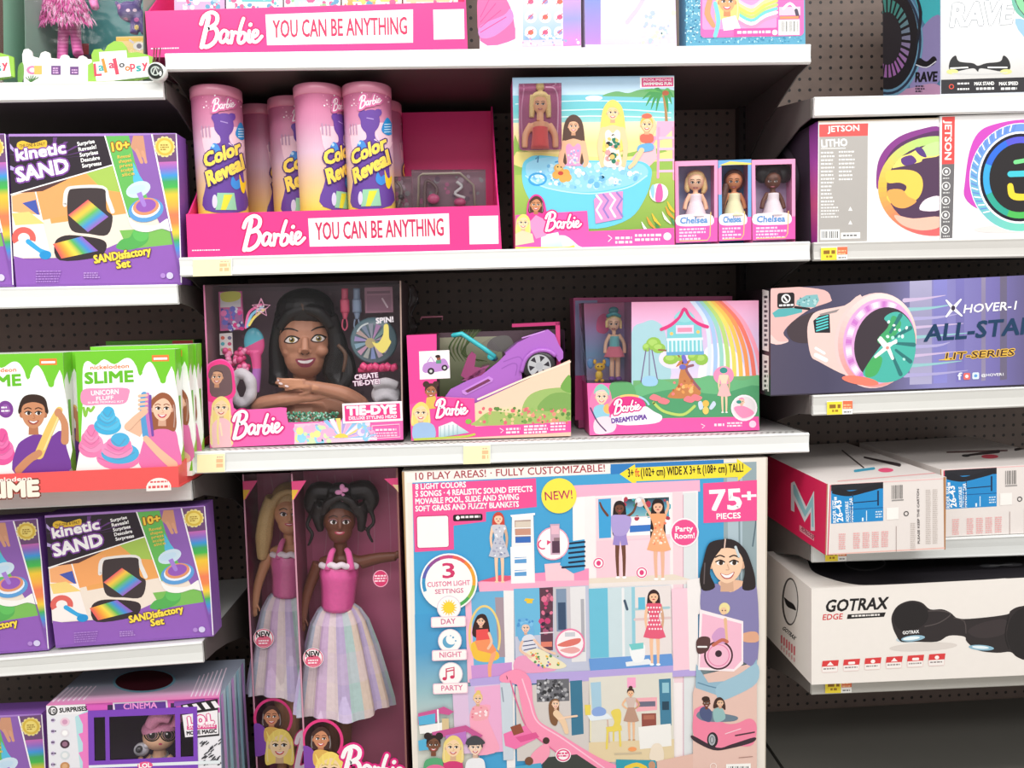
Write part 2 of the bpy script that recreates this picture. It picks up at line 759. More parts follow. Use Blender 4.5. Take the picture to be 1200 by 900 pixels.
        if style in ('long', 'buns', 'up', 'curly'):
            s.blob([T(.1, -1.16), T(.7, -.9), T(.88, -.1), T(.72, -.35), T(.5, -.68), T(.1, -.88), T(-.4, -.66), T(-.7, -.35), T(-.88, -.1), T(-.72, -.9)], hair)
        else:
            s.blob([T(0, -1.25), T(.7, -.95), T(.84, -.25), T(.62, -.62), T(0, -.78), T(-.62, -.62), T(-.84, -.25), T(-.7, -.95)], hair)
        for e in (-1, 1):
            s.ell(*T(.34*e, -.02), r*.2, r*.12, 'ffffff', 12, tilt)
            s.ell(*T(.34*e+.03, -.02), r*.115, r*.12, iris, 10)
            s.line([T(.13*e, -.06), T(.34*e, -.16), T(.57*e, -.07)], r*.07, '241a18', 3)
            s.line([T(.14*e, -.32), T(.36*e, -.4), T(.6*e, -.3)], r*.07, brow or mixc(hair, '000000', .3), 3)
            if lens:
                s.ring(*T(.36*e, 0), r*.34, r*.3, r*.07, '181418', 16)
        s.line([T(.02, .08), T(.1, .32), T(-.04, .34)], r*.055, dk, 3)
        s.blob([T(-.38, .46), T(0, .52), T(.38, .46), T(.22, .7), T(0, .76), T(-.22, .7)], lip)
        if teeth:
            s.blob([T(-.28, .5), T(0, .55), T(.28, .5), T(0, .66)], 'ffffff', 3)

    def figure(s, x, y0, y1, skin, hair, top, bot, style='long', arms='down', dress=False, hl=.2, shoes='f0f0f0', w=1.):
        """small printed doll standing from head top y0 to soles y1"""
        H = y1-y0
        r = H*.072
        hy = y0+r*1.15
        t = s.tv

        def X(u, v):
            return (x+u*H*w+t*v*H, y0+v*H)
        dk = mixc(skin, '6a2a18', .3)
        if style == 'long':
            s.blob([(x-r, hy-r*.6), (x, hy-r*1.35), (x+r, hy-r*.6), (x+r*1.25, hy+H*hl*.5), (x+r*1.1, hy+H*hl), (x-r*1.1, hy+H*hl), (x-r*1.25, hy+H*hl*.5)], hair)
        for e in (-1, 1):
            s.line([X(.035*e, .5), X(.045*e, .72), X(.04*e, .97)], [H*.062, H*.046, H*.03], skin, 3)
            s.ell(*X(.043*e, .985), H*.03, H*.016, shoes, 8)
            if arms == 'down':
                a = [X(.085*e, .2), X(.115*e, .36), X(.1*e, .52)]
            elif arms == 'up':
                a = [X(.085*e, .2), X(.16*e, .1), X(.15*e, -.04)]
            elif arms == 'hip':
                a = [X(.085*e, .2), X(.16*e, .31), X(.07*e, .39)]
            elif arms == 'none':
                continue
            else:
                a = [X(.085*e, .2), X(.2*e, .2), X(.27*e, .1)]
            s.line(a, [H*.045, H*.036, H*.026], dk if e > 0 else skin, 3)
        s.line([X(0, .12), X(0, .2)], H*.04, dk, 1)
        s.blob([X(-.1, .18), X(0, .17), X(.1, .18), X(.075, .28), X(.06, .36), X(.085, .44), X(0, .46), X(-.085, .44), X(-.06, .36), X(-.075, .28)], top, 3)
        if dress:
            s.poly([X(-.06, .36), X(.06, .36), X(.15, .62), X(.06, .645), X(-.06, .64), X(-.15, .62)], bot)
        else:
            s.poly([X(-.07, .38), X(.07, .38), X(.1, .56), X(.01, .57), X(0, .5), X(-.01, .57), X(-.1, .56)], bot)
        s.ell(x, hy, r*.82, r, skin, 14)
        s.blob([(x-r*.95, hy+r*.1), (x-r*.8, hy-r*.9), (x, hy-r*1.3), (x+r*.8, hy-r*.9), (x+r*.95, hy+r*.1), (x+r*.5, hy-r*.55), (x-r*.5, hy-r*.5)], hair, 3)
        if style == 'bun':
            s.ell(x, hy-r*1.4, r*.55, r*.5, hair, 10)
        for e in (-1, 1):
            s.ell(x+e*r*.33, hy+r*.05, r*.13, r*.11, '2a1a18', 7)
        s.ell(x, hy+r*.5, r*.25, r*.11, 'c03a50', 7)


def plane_art(mb, Y, sk=0., tv=0., **k):
    return Art(mb, lambda px, py, o: at(px, py, Y-o), sk=sk, tv=tv, **k)


def side_art(mb, X, sgn, **k):
    return Art(mb, lambda px, py, o: at_x(px, py, X+sgn*o), **k)


def face_art(mb, p0, e1, e2, **k):
    """printing on any flat face through p0 spanned by e1, e2 (normal e1 x e2 points out)"""
    n = e1.cross(e2).normalized()

    def mp(px, py, o):
        d = ray(px, py)
        return CAM+d*((p0-CAM).dot(n)/d.dot(n))+n*o
    return Art(mb, mp, **k)


def flank(mb, q, D):
    """left side of a carton with front corners q"""
    e = Vector((0, D, 0))
    return face_art(mb, q[0], e, q[3]-q[0], bnd=[pj(q[0]+e), pj(q[0]), pj(q[3]), pj(q[3]+e)])


def top_art(mb, Z, **k):
    return Art(mb, lambda px, py, o: at_z(px, py, Z+o), **k)


def surf_art(mb, vs, fs, slab=1.6, **k):
    """printing that follows a modelled surface"""
    bvh = BVHTree.FromPolygons(vs, fs)

    def mp(px, py, o):
        d = ray(px, py).normalized()
        h = bvh.ray_cast(CAM, d)
        return None if h[0] is None else h[0]-d*o
    return Art(mb, mp, slab=slab, both=True, base=3e-4, step=5e-5, **k)


def quad(tl, tr, br, bl, Y, zb=None):
    """pixel corners carried to the upright plane y=Y; feet put on the board zb(x)"""
    q = [at(*tl, Y), at(*tr, Y), at(*br, Y), at(*bl, Y)]
    if zb:
        for i in (2, 3):
            q[i].z = zb(q[i].x)
    return q
# ================================================================== the setting
BACK = .38
XW = 1.83
m = MB(); m.box(-XW, XW, BACK, BACK+.02, .0, 2.35, (104, 88, 80))
m.build('wall_back', PEG, kind='structure', origin=(0, 0, 0))
FLOORM = material('polished_floor', .25, .5, col=(176, 170, 160), noise=.04, nscale=8)
m = MB(); m.box(-3.2, 3.2, -4.5, .5, -.02, 0, (176, 170, 160))
m.build('floor', FLOORM, kind='structure')
for i, x in enumerate((-.61, .61)):
    m = MB()
    m.box(x-.019, x+.019, BACK-.028, BACK-.0005, .002, 2.3, (52, 46, 45))
    for k in range(74):
        for e in (-.007, .007):
            m.box(x+e-.0022, x+e+.0022, BACK-.0285, BACK-.0279, .4+k*.0254, .4+k*.0254+.014, (12, 10, 10))
    m.build('trim_%d' % (i+1), PRINT, kind='structure')


def shelf(label, px, xa, xb, cl=(236, 237, 235), depth=.375, rise=0., holes=False):
    """one gondola shelf: deck, price rail, two brackets; returns the height of its board"""
    (tl, tr, br, bl) = [at(*p, 0) for p in px]
    kt = (tr.z-tl.z)/(tr.x-tl.x)
    kb = (br.z-bl.z)/(br.x-bl.x)

    def zt(x):
        return tl.z+kt*(x-tl.x)

    def zl(x):
        return bl.z+kb*(x-bl.x)
    r = thing('gondola_shelf', ((xa+xb)/2, depth/2, zt((xa+xb)/2)-.03), label, 'shelf', None)
    m = MB()
    a, b, o, y1 = xa+.004, xb-.004, .0025, BACK-.004
    dk = lin((82, 76, 74))  # underside and edges coloured dark to stand in for shade beneath the deck
    tp = lin((205, 205, 202))
    A = [Vector(p) for p in ((a, .004, zt(a)-o), (b, .004, zt(b)-o), (b, .004, zt(b)-o-.02), (a, .004, zt(a)-o-.02),
                             (a, y1, zt(a)-o), (b, y1, zt(b)-o), (b, y1, zt(b)-o-.02), (a, y1, zt(a)-o-.02))]
    m.face((A[0], A[1], A[5], A[4]), tp)
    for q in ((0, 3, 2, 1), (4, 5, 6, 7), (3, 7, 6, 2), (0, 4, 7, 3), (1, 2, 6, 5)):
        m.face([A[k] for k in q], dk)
    if holes:
        n = 92
        for k in range(n):
            for row in range(2):
                x = a+.012+(b-a-.024)*(k+.5*row)/n
                y = .019+.013*row
                z = zt(x)-o+.0003
                m.face([(x-.0028, y-.003, z), (x+.0028, y-.003, z), (x+.0028, y+.003, z), (x-.0028, y+.003, z)], (120, 116, 114))
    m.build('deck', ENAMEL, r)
    m = MB()
    pf = [(-.0005, 0.), (-.0035, -.002), (-.004, -.012), (-.004, .012), (-.0035, .002), (0, 0)]

    def row(x):
        t, l = zt(x), zl(x)
        h = t-l
        return [Vector(p) for p in ((x, .005, t-.0005), (x, -.001, t), (x, -.0045, t-.003), (x, -.0035, t-.0065), (x, -.0022, t-h*.5), (x, -.0035, l+.0065),
                                    (x, -.0045, l+.003), (x, -.001, l), (x, .005, l+.0005))]
    R0, R1 = row(xa+.004), row(xb-.004)
    for k in range(len(R0)-1):
        m.face((R0[k], R0[k+1], R1[k+1], R1[k]), cl)
    m.face((R0[0], R1[0], R1[-1], R0[-1]), cl)
    m.face(R0[::-1], cl)
    m.face(R1, cl)
    m.build('price_rail', ENAMEL, r)
    for x, e in ((xa+.001, 1), (xb-.001, -1)):
        z0 = zt(x)-.0005
        l0 = zl(x)
        pr = [(.006, z0), (BACK-.06, z0+rise*.85), (BACK-.002, z0+rise), (BACK-.002, z0-.16), (BACK-.03, z0-.16), (.24, z0-.095), (.13, z0-.062), (.06, l0-.004), (.006, l0+.002)]
        m = MB()
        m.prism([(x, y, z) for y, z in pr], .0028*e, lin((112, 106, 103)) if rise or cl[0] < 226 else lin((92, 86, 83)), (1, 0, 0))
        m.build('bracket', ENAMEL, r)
    return zt


XL, XR = -.61, .61
zC1 = shelf('top white-edged shelf of the middle bay, under the upper pink tray', ((190, 63), (952, 52), (953, 75), (190, 84)), XL, XR, depth=.375)
zC2 = shelf('white-edged shelf carrying the pink tray of tubes and the pool playset box', ((209, 302), (947, 283), (947, 306), (209, 324.5)), XL, XR)
zC3 = shelf('perforated white shelf under the styling head, jeep and tree house boxes', ((229, 529), (947, 507), (947, 530), (228, 555)), XL, XR, (232, 234, 232), holes=True)
zL1 = shelf('top left white-edged shelf with the rag doll box', ((0, 97), (190, 95), (191, 116.5), (0, 120)), -XW, XL)
zL2 = shelf('left white-edged shelf under the upper play sand box', ((0, 337), (214, 333), (214, 356.5), (0, 362)), -XW, XL)
zL3 = shelf('left grey-edged shelf under the red tray of slime boxes', ((0, 572), (227, 563), (227, 586), (0, 597)), -XW, XL, (222, 222, 220))
zL4 = shelf('left grey-edged shelf under the lower play sand boxes', ((0, 771), (239, 751), (239, 776), (0, 793)), -XW, XL, (226, 227, 224))
zR1 = shelf('top right white-edged shelf carrying the hoverboard box with the dark wheel', ((951, 114), (1200, 109), (1200, 132), (951, 138)), XR, XW, rise=.06)
zR2 = shelf('right shelf under the two white hoverboard boxes with red headers', ((955, 284), (1200, 278.5), (1200, 302), (955, 306)), XR, XW, (206, 204, 200))
zR3 = shelf('right shelf under the long purple hoverboard box', ((953, 463), (1200, 453), (1200, 477), (953, 487)), XR, XW, (214, 214, 210))
zR4 = shelf('right shelf under the white and red scooter cartons', ((953, 637), (1200, 626), (1200, 651), (953, 659)), XR, XW, (214, 216, 214))
zR5 = shelf('lowest right shelf under the long white hoverboard box', ((951, 790), (1200, 779), (1200, 803), (951, 814)), XR, XW, (190, 188, 182))
ZB = .25
for x0, x1, lb in ((-XW, XL, 'dark base deck of the left bay'), (XL, XR, 'dark base deck under the big dollhouse carton'), (XR, XW, 'empty grey-brown base deck of the right bay')):
    r = thing('base_deck', ((x0+x1)/2, .15, 0), lb, 'shelf')
    m = MB(); m.box(x0+.004, x1-.004, -.06, BACK-.002, ZB-.02, ZB, (112, 110, 104))
    m.build('deck', ENAMEL, r)
    m = MB(); m.box(x0+.004, x1-.004, -.055, -.045, .002, ZB-.0205, (70, 64, 62))
    m.build('kick_plate', ENAMEL, r)


# ------------------------------------------------------------------ price tags
def price_tag(px0, px1, pyt, pyb, label, ink=1):
    """paper tag slipped in the rail; pyt, pyb at its left end"""
    sk = -.03
    m = MB()
    w = px1-px0
    q = [at(px0, pyt, -.0052), at(px1, pyt+sk*w, -.0052), at(px1, pyb+sk*w, -.0052), at(px0, pyb, -.0052)]
    m.slab(q, .0006, (250, 250, 246))
    a = plane_art(m, -.0052, sk)
    h = pyb-pyt
    if ink == 1:
        a.poly([(px0, pyt+1), (px0+w*.6, pyt+1+sk*w*.6), (px0+w*.6, pyb+sk*w*.6), (px0, pyb)], (250, 226, 70))
        a.poly([(px0+w*.62, pyt+.5+sk*w*.6), (px1, pyt+.5+sk*w), (px1, pyt+h*.62+sk*w), (px0+w*.62, pyt+h*.62+sk*w*.6)], (236, 120, 84))
        a.sk = sk
        a.scribble(px0+w*.1, pyt+h*.4, px0+w*.55, h*.28, 1, 1, (150, 110, 50), 3, .1)
        a.scribble(px0+w*.2, pyt+h*.72, px0+w*.45, h*.16, 1, 1, (170, 130, 50), 4, .1)
        a.scribble(px0+w*.65, pyt+h*.3, px1-1, h*.1, 2, h*.2, (250, 200, 150), 5, .1)
        a.scribble(px0+w*.66, pyt+h*.8, px1-1, h*.1, 1, 1, (140, 140, 140), 6, .1)
    else:
        a.poly([(px0, pyt+1), (px0+w*.98, pyt+1+sk*w), (px0+w*.98, pyb+sk*w), (px0, pyb)], (253, 246, 196))
        a.sk = sk
        a.scribble(px0+w*.68, pyt+h*.4+sk*w*.7, px1-2, h*.2, 2, h*.25, (245, 196, 150), int(px0), .1)
        a.scribble(px0+w*.7, pyt+h*.2+sk*w*.7, px1-3, h*.08, 1, 1, (225, 190, 160), int(px0)+1, .1)
    m.build('price_tag', PAPER, None, label, 'price tag')


price_tag(962, 993, 289.5, 305, 'yellow and orange price tag under the carton with the grey spec panel')
price_tag(969, 999, 470, 486, 'yellow and orange price tag under the long purple hoverboard box')
price_tag(967, 992, 643, 658, 'yellow price tag half hidden under the red and white scooter carton')
price_tag(967, 998, 796, 812.5, 'yellow price tag on the lowest right shelf rail')
price_tag(231, 264, 532, 554, 'pale yellow price tag at the left end of the perforated shelf', 0)
price_tag(543, 575, 522, 544, 'pale yellow price tag on the rail below the purple jeep', 0)
price_tag(226, 272, 303.5, 324, 'faded cream price tag at the left end of the tube shelf rail', 0)
# ================================================================== modelled dolls
def kpx(Y):
    return (Y-CAM.y)/F


def prims(mb, lst, Y, col):
    """('b', x, y, rx, rz, ry, dY) blob / ('t', [(x, y, dY)...], [r...]) tube; pixels for place, depths in metres"""
    k = kpx(Y)
    for p in lst:
        if p[0] == 'b':
            _, x, y, rx, rz, ry, dy = p[:7]
            c = p[7] if len(p) > 7 else col
            mb.blob(at(x, y, Y+dy), (rx*k, ry*k, rz*k), c)
        else:
            c = p[3] if len(p) > 3 else col
            mb.tube([at(x, y, Y+d) for x, y, d in p[1]], [r*k for r in p[2]], c, n=10, sub=4)


def doll(name, label, cat, Y, skin, body, voxel, paint=None, wear=(), group=None, sm=4):
    b = MB()
    prims(b, body, Y, skin)
    vs, fs = fuse(b, voxel, sm)
    zs = min(v.z for v in vs)
    cx = sum(v.x for v in vs)/len(vs)
    r = thing(name, (cx, Y, zs), label, cat, group)
    m = MB()
    m.mesh(vs, fs, skin)
    if paint:
        paint(surf_art(m, vs, fs))
    m.build('body', SKIN, r)
    for nm, mat, col, ls, *fu in wear:
        m = MB()
        if fu and fu[0]:
            t = MB(); prims(t, ls, Y, col)
            v2, f2 = fuse(t, fu[0], fu[1] if len(fu) > 1 else 2)
            m.mesh(v2, f2, fu[2] if len(fu) > 2 else col)
        else:
            prims(m, ls, Y, col)
        m.build(nm, mat, r)
    return r


def face_paint(cx, cy, r, skin, lip='b8405a', iris='3a2618', brow='2a1c18', w=1., white='f4f0ee', shadow=None):
    def f(a):
        for e in (-1, 1):
            a.ell(cx+.36*r*e, cy, .2*r*w, .12*r, white, 14)
            a.ell(cx+.36*r*e+.02*r, cy, .11*r, .12*r, iris, 10)
            a.ell(cx+.36*r*e+.03*r, cy-.01*r, .05*r, .06*r, '080606', 8)
            a.line([(cx+.14*r*e, cy-.02*r), (cx+.36*r*e, cy-.15*r), (cx+.6*r*e, cy-.07*r)], r*.07, '181010', 3)
            a.line([(cx+.14*r*e, cy-.3*r), (cx+.36*r*e, cy-.39*r), (cx+.62*r*e, cy-.28*r)], r*.06, brow, 3)
        a.blob([(cx-.3*r, cy+.58*r), (cx-.08*r, cy+.54*r), (cx, cy+.57*r), (cx+.08*r, cy+.54*r), (cx+.3*r, cy+.58*r), (cx+.15*r, cy+.72*r), (cx-.15*r, cy+.72*r)], lip)
        a.blob([(cx-.2*r, cy+.6*r), (cx, cy+.61*r), (cx+.2*r, cy+.6*r), (cx, cy+.66*r)], 'f4ece8', 3)
    return f


# ================================================================== play sand boxes (left bay)
RAINBOW = ['d060b8', '8868d0', '3f9be0', '45b848', 'f4d23c', 'f59a3c', 'f0605a']


def sand_box():
    Y = .02
    q = quad((10, 157), (206, 156), (213, 331), (19, 334.5), Y, zL2)
    m = MB()
    m.slab(q, .05, (140, 92, 178))
    a = plane_art(m, Y, -.012, .05)
    a.poly([(10, 157), (206, 156), (206.5, 159.5), (10, 160.5)], (176, 134, 208))
    # lower scene
    a.poly([(13, 228), (150, 185), (176, 158), (204, 280), (206, 300), (16, 303)], (240, 226, 212))
    a.poly([(50, 218), (135, 190), (150, 250), (60, 262)], (238, 168, 96))
    a.poly([(100, 202), (134, 192), (146, 226), (120, 222)], (168, 200, 90))
    a.poly([(42, 222), (84, 214), (80, 252), (50, 258)], (244, 168, 104))
    a.poly([(14, 230), (40, 222), (50, 258), (16, 264)], (246, 176, 120))
    a.poly([(26, 238), (42, 234), (47, 254)], (74, 92, 176))
    a.line([(41, 222), (50, 260)], 1.4, 'ffffff', 1)
    a.poly([(13, 227), (40, 218), (80, 210), (50, 224)], (90, 60, 60))
    a.poly([(14, 248), (48, 252), (60, 300), (16, 303)], (250, 240, 236))
    a.poly([(14, 250), (34, 248), (52, 262), (18, 264)], (246, 214, 130))
    # purple floor
    a.poly([(16, 300), (36, 305), (100, 302), (150, 280), (204, 262), (212, 331), (19, 334)], (148, 96, 186))
    a.poly([(140, 270), (205, 266), (206, 286), (150, 292)], (126, 190, 92))
    # moulds
    a.line([(76, 240), (78, 224), (88, 220), (120, 220), (126, 232), (132, 248)], 5, (236, 232, 228))
    a.blob([(80, 226), (88, 221), (120, 221), (124, 230), (125, 246), (132, 254), (126, 275), (104, 274), (84, 270), (79, 250)], (64, 54, 56))
    a.grad([(103, 234), (127, 254), (103, 272), (80, 252)], ['e8586a', 'f6c84a', '6cc05c', '4a9ad8', '9a64c0'], False)
    a.blob([(64, 285), (76, 276), (100, 277), (122, 282), (124, 293), (112, 302), (70, 305)], (56, 46, 50))
    a.grad([(62, 286), (96, 277), (115, 294), (72, 303)], ['ea5a60', 'f6a040', 'f6dc50', '5cb860', '4a90dc', '9a60c4'], False)
    # scoop tool and claw
    a.ring(28, 279, 14, 13, 7, (226, 104, 96), 20, 150, 380)
    a.line([(33, 283), (46, 293), (56, 298)], [6, 5, 8], (60, 170, 226))
    a.ell(53, 299, 7, 5, (40, 150, 214))
    # green sand ball
    a.blob([(136, 290), (142, 281), (152, 278), (158, 268), (168, 265), (174, 274), (172, 284), (160, 291), (146, 293)], (88, 176, 88))
    a.ell(165, 274, 9.5, 9, (100, 192, 96))
    # dark header
    a.poly([(10.5, 160), (123, 159.5), (133, 193), (13, 228)], (44, 34, 44))
    for k in range(9):
        a.poly([(62, 186), (10+k*13, 161+abs(4-k)*5), (15+k*13, 161+abs(4-k)*5)], (104, 62, 128))
    a.poly([(11.5, 168), (22, 181), (22, 184), (12, 174)], (190, 170, 226))
    a.poly([(12, 194), (20, 198), (20, 201), (12, 199)], (190, 170, 226))
    a.line([(13, 228), (133, 193)], 1.5, 'ffffff', 1)
    a.blob([(20, 168), (27, 165), (38, 168), (53, 164), (55, 170), (52, 174), (38, 174), (22, 175)], (230, 190, 60))
    a.text('THE ONE & ONLY', 23, 173, 53, 170, 3.6, '6a4a20', .02)
    for t, x0, y0, x1, y1, h in (('kinetic', 20, 188, 77, 179, 13), ('SAND', 21, 213, 81, 201, 16)):
        a.text(t, x0, y0, x1, y1, h, (132, 74, 164), .13)
        a.text(t, x0, y0, x1, y1, h, 'ffffff', .05)
    for k, t in enumerate(('Surprise', 'Reveals!', 'Surprises', 'Descubre', 'Sorpresas')):
        a.text(t, 91+k*1.4, 171+k*6.4, 111+k*2, 167.5+k*6.4, 4.4, 'ffffff', .035)
    # demonstration panel
    a.poly([(123, 159.5), (152, 159), (178, 245), (176, 258), (150, 254)], (104, 186, 92))
    a.poly([(151, 159), (177, 158), (201, 272), (190, 268), (172, 230), (158, 190)], (142, 98, 178))
    a.poly([(156, 159), (168, 159), (172, 188), (166, 184), (160, 180), (153, 172)], (206, 150, 120))
    a.line([(160, 176), (166, 190)], 4, (214, 158, 128))
    a.line([(167, 178), (171, 190)], 3.4, (214, 158, 128))
    a.poly([(156, 190), (164, 206), (172, 218), (160, 222), (156, 212)], (90, 190, 226))
    a.ell(162, 222, 15, 9, (206, 226, 240), 20, -.35)
    a.ell(171, 246, 21, 14, (96, 160, 218), 22, -.2)
    a.ell(171, 244, 17, 11, (232, 240, 250), 22, -.2)
    a.ell(171, 242, 15.5, 10, (226, 150, 110), 22, -.2)
    a.ell(171, 241, 12, 7.5, (150, 92, 186), 22, -.2)
    a.line([(163, 226), (169, 240)], [6, 5], (168, 130, 214))
    a.ell(160, 222, 11, 4.5, (196, 222, 240), 16, -.3)
    a.line([(123, 159.5), (150, 254)], 1.5, 'ffffff', 1)
    a.blob([(150, 254), (160, 262), (182, 264), (198, 256), (204, 272), (190, 268), (172, 272), (156, 268)], (246, 244, 240))
    a.text('10+', 132, 177, 152, 174, 9.5, (250, 208, 70), .06, out='8a4a20', ow=.07)
    a.k += 2e-4
    for k in range(5):
        a.text(('Reveal', 'shapes', 'press', 'sculpt', 'slice')[k], 138+k*1.3, 186+k*5.2, 153+k*1.2, 184+k*5.2, 3.8, (244, 200, 90), .02)
    # rainbow flank strip
    def e(y):
        return 178+(y-158)*.205, 206+(y-158)*.042
    a.poly([(178, 158), (206, 157), (213, 331), (211, 331)], (130, 84, 170))
    ys = [190, 198, 206, 213, 220, 230, 242, 252, 262, 272, 282, 292, 304]
    cs = ['c66ab4', '9070c8', '3f98dc', '44a864', '48b850', 'f0c83c', 'f4b04a', 'f0805a', 'f08a50', 'f4ce44', '48b058', '4a8ed8', '8c5cb4']
    a.poly([(178, 158), (206, 157), (207.4, 190), (184.5, 191)], (112, 76, 120))
    for y0, y1, c0, c1 in zip(ys, ys[1:], cs, cs[1:]):
        a.grad([(e(y0)[0], y0), (e(y0)[1], y0-1), (e(y1)[1], y1-1), (e(y1)[0], y1)], [c0, c1])
    a.line([(178, 158), (201, 270)], 1.8, 'fbf8fa', 1)
    a.line([(206.4, 157), (209, 210), (212.4, 331)], 1.3, 'f4eef6', 1)
    a.up()
    for k in range(14):
        g = k*2*math.pi/14
        a.ell(193+10*math.cos(g), 172+10*math.sin(g), 2.6, 2.6, 'e8d890', 8, 0, False)
    a.ell(193, 172, 10.4, 10.4, 'd8b848', 24)
    a.ell(193, 172, 7.6, 7.6, 'ecd878', 24)
    a.scribble(188, 170, 198, 1.5, 3, 2.6, 'a08030', 3)
    # foot
    for t, x0, y0, x1, y1, h in (('SANDisfactory', 111, 308.5, 177, 297.5, 9), ('Set', 137, 314.5, 153, 312.5, 9)):
        a.text(t, x0, y0, x1, y1, h, '5a3a20', .09)
        a.text(t, x0, y0, x1, y1, h, (250, 222, 80), .05)
    a.scribble(42, 318, 78, 1.6, 5, 3, (176, 132, 208), 5)
    a.scribble(98, 320, 120, 1.6, 3, 2.6, (186, 146, 214), 6)
    a.ell(199, 323, 4, 4, 'd8d0f0'); a.ell(191, 323, 3, 3, 'b48ad4')
    return m


SANDM = sand_box()
G = 'rainbow play sand boxes'
box0 = SANDM.build('play_sand_box', PRINT, None, 'purple play sand box standing whole on the upper left shelf beside the pink tube tray', 'toy box', G)


def place_sand(tl_px, Y, zf, roll, label):
    o = copy_tree(box0)
    p = at(tl_px[0], tl_px[1], Y)
    h = box0.dimensions.x
    w = .33
    o.location = (p.x+w/2, Y+(box0.location.y-.02), zf(p.x+w/2)+.0005+abs(roll)*0)
    o.rotation_euler = (0, roll, 0)
    o['label'] = label
    if zf is zL4:
        o.scale = (1, 1, .94)
    return o


bpy.context.view_layer.update()
RO = lambda z, x: -math.atan((z(x+.1)-z(x))/.1)
o = place_sand((-186, 334), .02, zL2, 0, 'purple play sand box cut off by the frame on the upper sand shelf')
o = place_sand((24, 320), .078, zL2, 0, 'purple play sand box standing directly behind the whole one on the upper left shelf')
o = place_sand((62, 760), .018, zL4, RO(zL4, -.8), 'purple play sand box with gold badge at the right end of the lower sand shelf')
o = place_sand((-135, 770), .018, zL4, RO(zL4, -1.1), 'purple play sand box cut off by the frame on the lower sand shelf')
o = place_sand((-130, 1003), .02, lambda x: ZB, 0, 'play sand box at the bottom left corner beside the cinema doll box')

# ================================================================== slime boxes in the red tray
YT = -.06                   # tray front
ZT = lambda x: zL3(x)+.004


def slime_front(a, dx, dy):
    """white lower field with green slime running down from the top"""
    def P(*l):
        return [(x+dx, y+dy) for x, y in l]
    a.poly(P((88, 412), (205, 409), (211, 560), (95, 563)), (118, 204, 48))
    a.blob(P((97, 432), (103, 423), (112, 428), (122, 421), (134, 427), (146, 420), (154, 421), (160, 430), (162, 437), (165, 440), (170, 428), (176, 424), (182, 432), (188, 446), (194, 444), (204, 436),
             (207, 560), (98, 563), (95, 520), (97, 470)), 'fcfdfa', 3)
    a.line(P((163, 424), (164.5, 437)), [6, 5], (118, 204, 48))
    a.line(P((190, 424), (191, 446)), [14, 7], (118, 204, 48))
    a.rect(178+dx, 416+dy, 198+dx, 423.5+dy, (240, 130, 60))
    a.rect(180+dx, 419+dy, 196+dx, 421.5+dy, 'ffffff')
    a.text('nickelodeon', 106+dx, 433+dy, 151+dx, 431+dy, 4.6, (240, 120, 50), .03)
    a.text('SLIME', 100+dx, 449.5+dy, 156+dx, 447+dy, 12.5, (104, 192, 40), .06)


def slime_base():
    q = quad((88, 412), (205, 409), (211, 575), (97, 580), YT+.012)
    for p in (2, 3):
        q[p].z = ZT(q[p].x)+.002
    m = MB()
    m.slab(q, .028, 'f4f6f0')
    # right flank print, green slime and the upright word
    x0 = q[1].x
    s = side_art(m, x0+.0, 1)
    T, B = q[1], q[2]

    def fl(u, v):
        p = T.lerp(B, v)
        return (p.x+.0004+s.k, p.y+.028*u, p.z)
    m.face([fl(0, 0), fl(1, 0), fl(1, .16), fl(.6, .24), (fl(.4, .14)), fl(0, .2)], (118, 204, 48))
    m.face([fl(0, .8), fl(1, .95), fl(1, .75), fl(.4, .6)][::-1], (150, 210, 70))
    m.face([fl(.35, .35), fl(.65, .35), fl(.65, .62), fl(.35, .62)], (110, 190, 60))
    a = plane_art(m, YT+.012, -.02, .045)
    return m, a


m, a = slime_base()
slime_front(a, 0, 0)
a.blob([(97, 457), (120, 455), (149, 455), (151, 463), (145, 473), (120, 474), (97, 474)], (238, 150, 190))
a.text('UNICORN', 107, 463.5, 139, 461.5, 5.5, 'ffffff', .03)
a.text('FLUFF', 113, 469.5, 133, 468, 4.4, 'ffffff', .03)
a.text('SLIME MIXING KIT', 103, 473, 145, 471.5, 2.2, 'ffffff', .02)
a.line([(98, 478), (100, 488), (103, 478), (106, 482), (110, 477)], 3, (140, 200, 70))
a.poly([(180, 463), (172, 478), (150, 505), (164, 512), (178, 488)], (238, 190, 160))


def swirl(a, cx, cy, rx, ry, cols):
    n = len(cols)
    for k in range(5):
        t = k/5
        a.ell(cx+rx*.08*math.sin(k*2.1), cy-ry*1.2*t+ry*.3, rx*(1-.72*t), ry*(.62-.3*t), cols[k % n], 22)
        a.line([(cx-rx*(.9-.7*t), cy-ry*1.2*t+ry*.3), (cx, cy-ry*1.2*t+ry*.62), (cx+rx*(.85-.7*t), cy-ry*1.2*t+ry*.25)], ry*.07, mixc(cols[k % n], '803060', .25), 4)


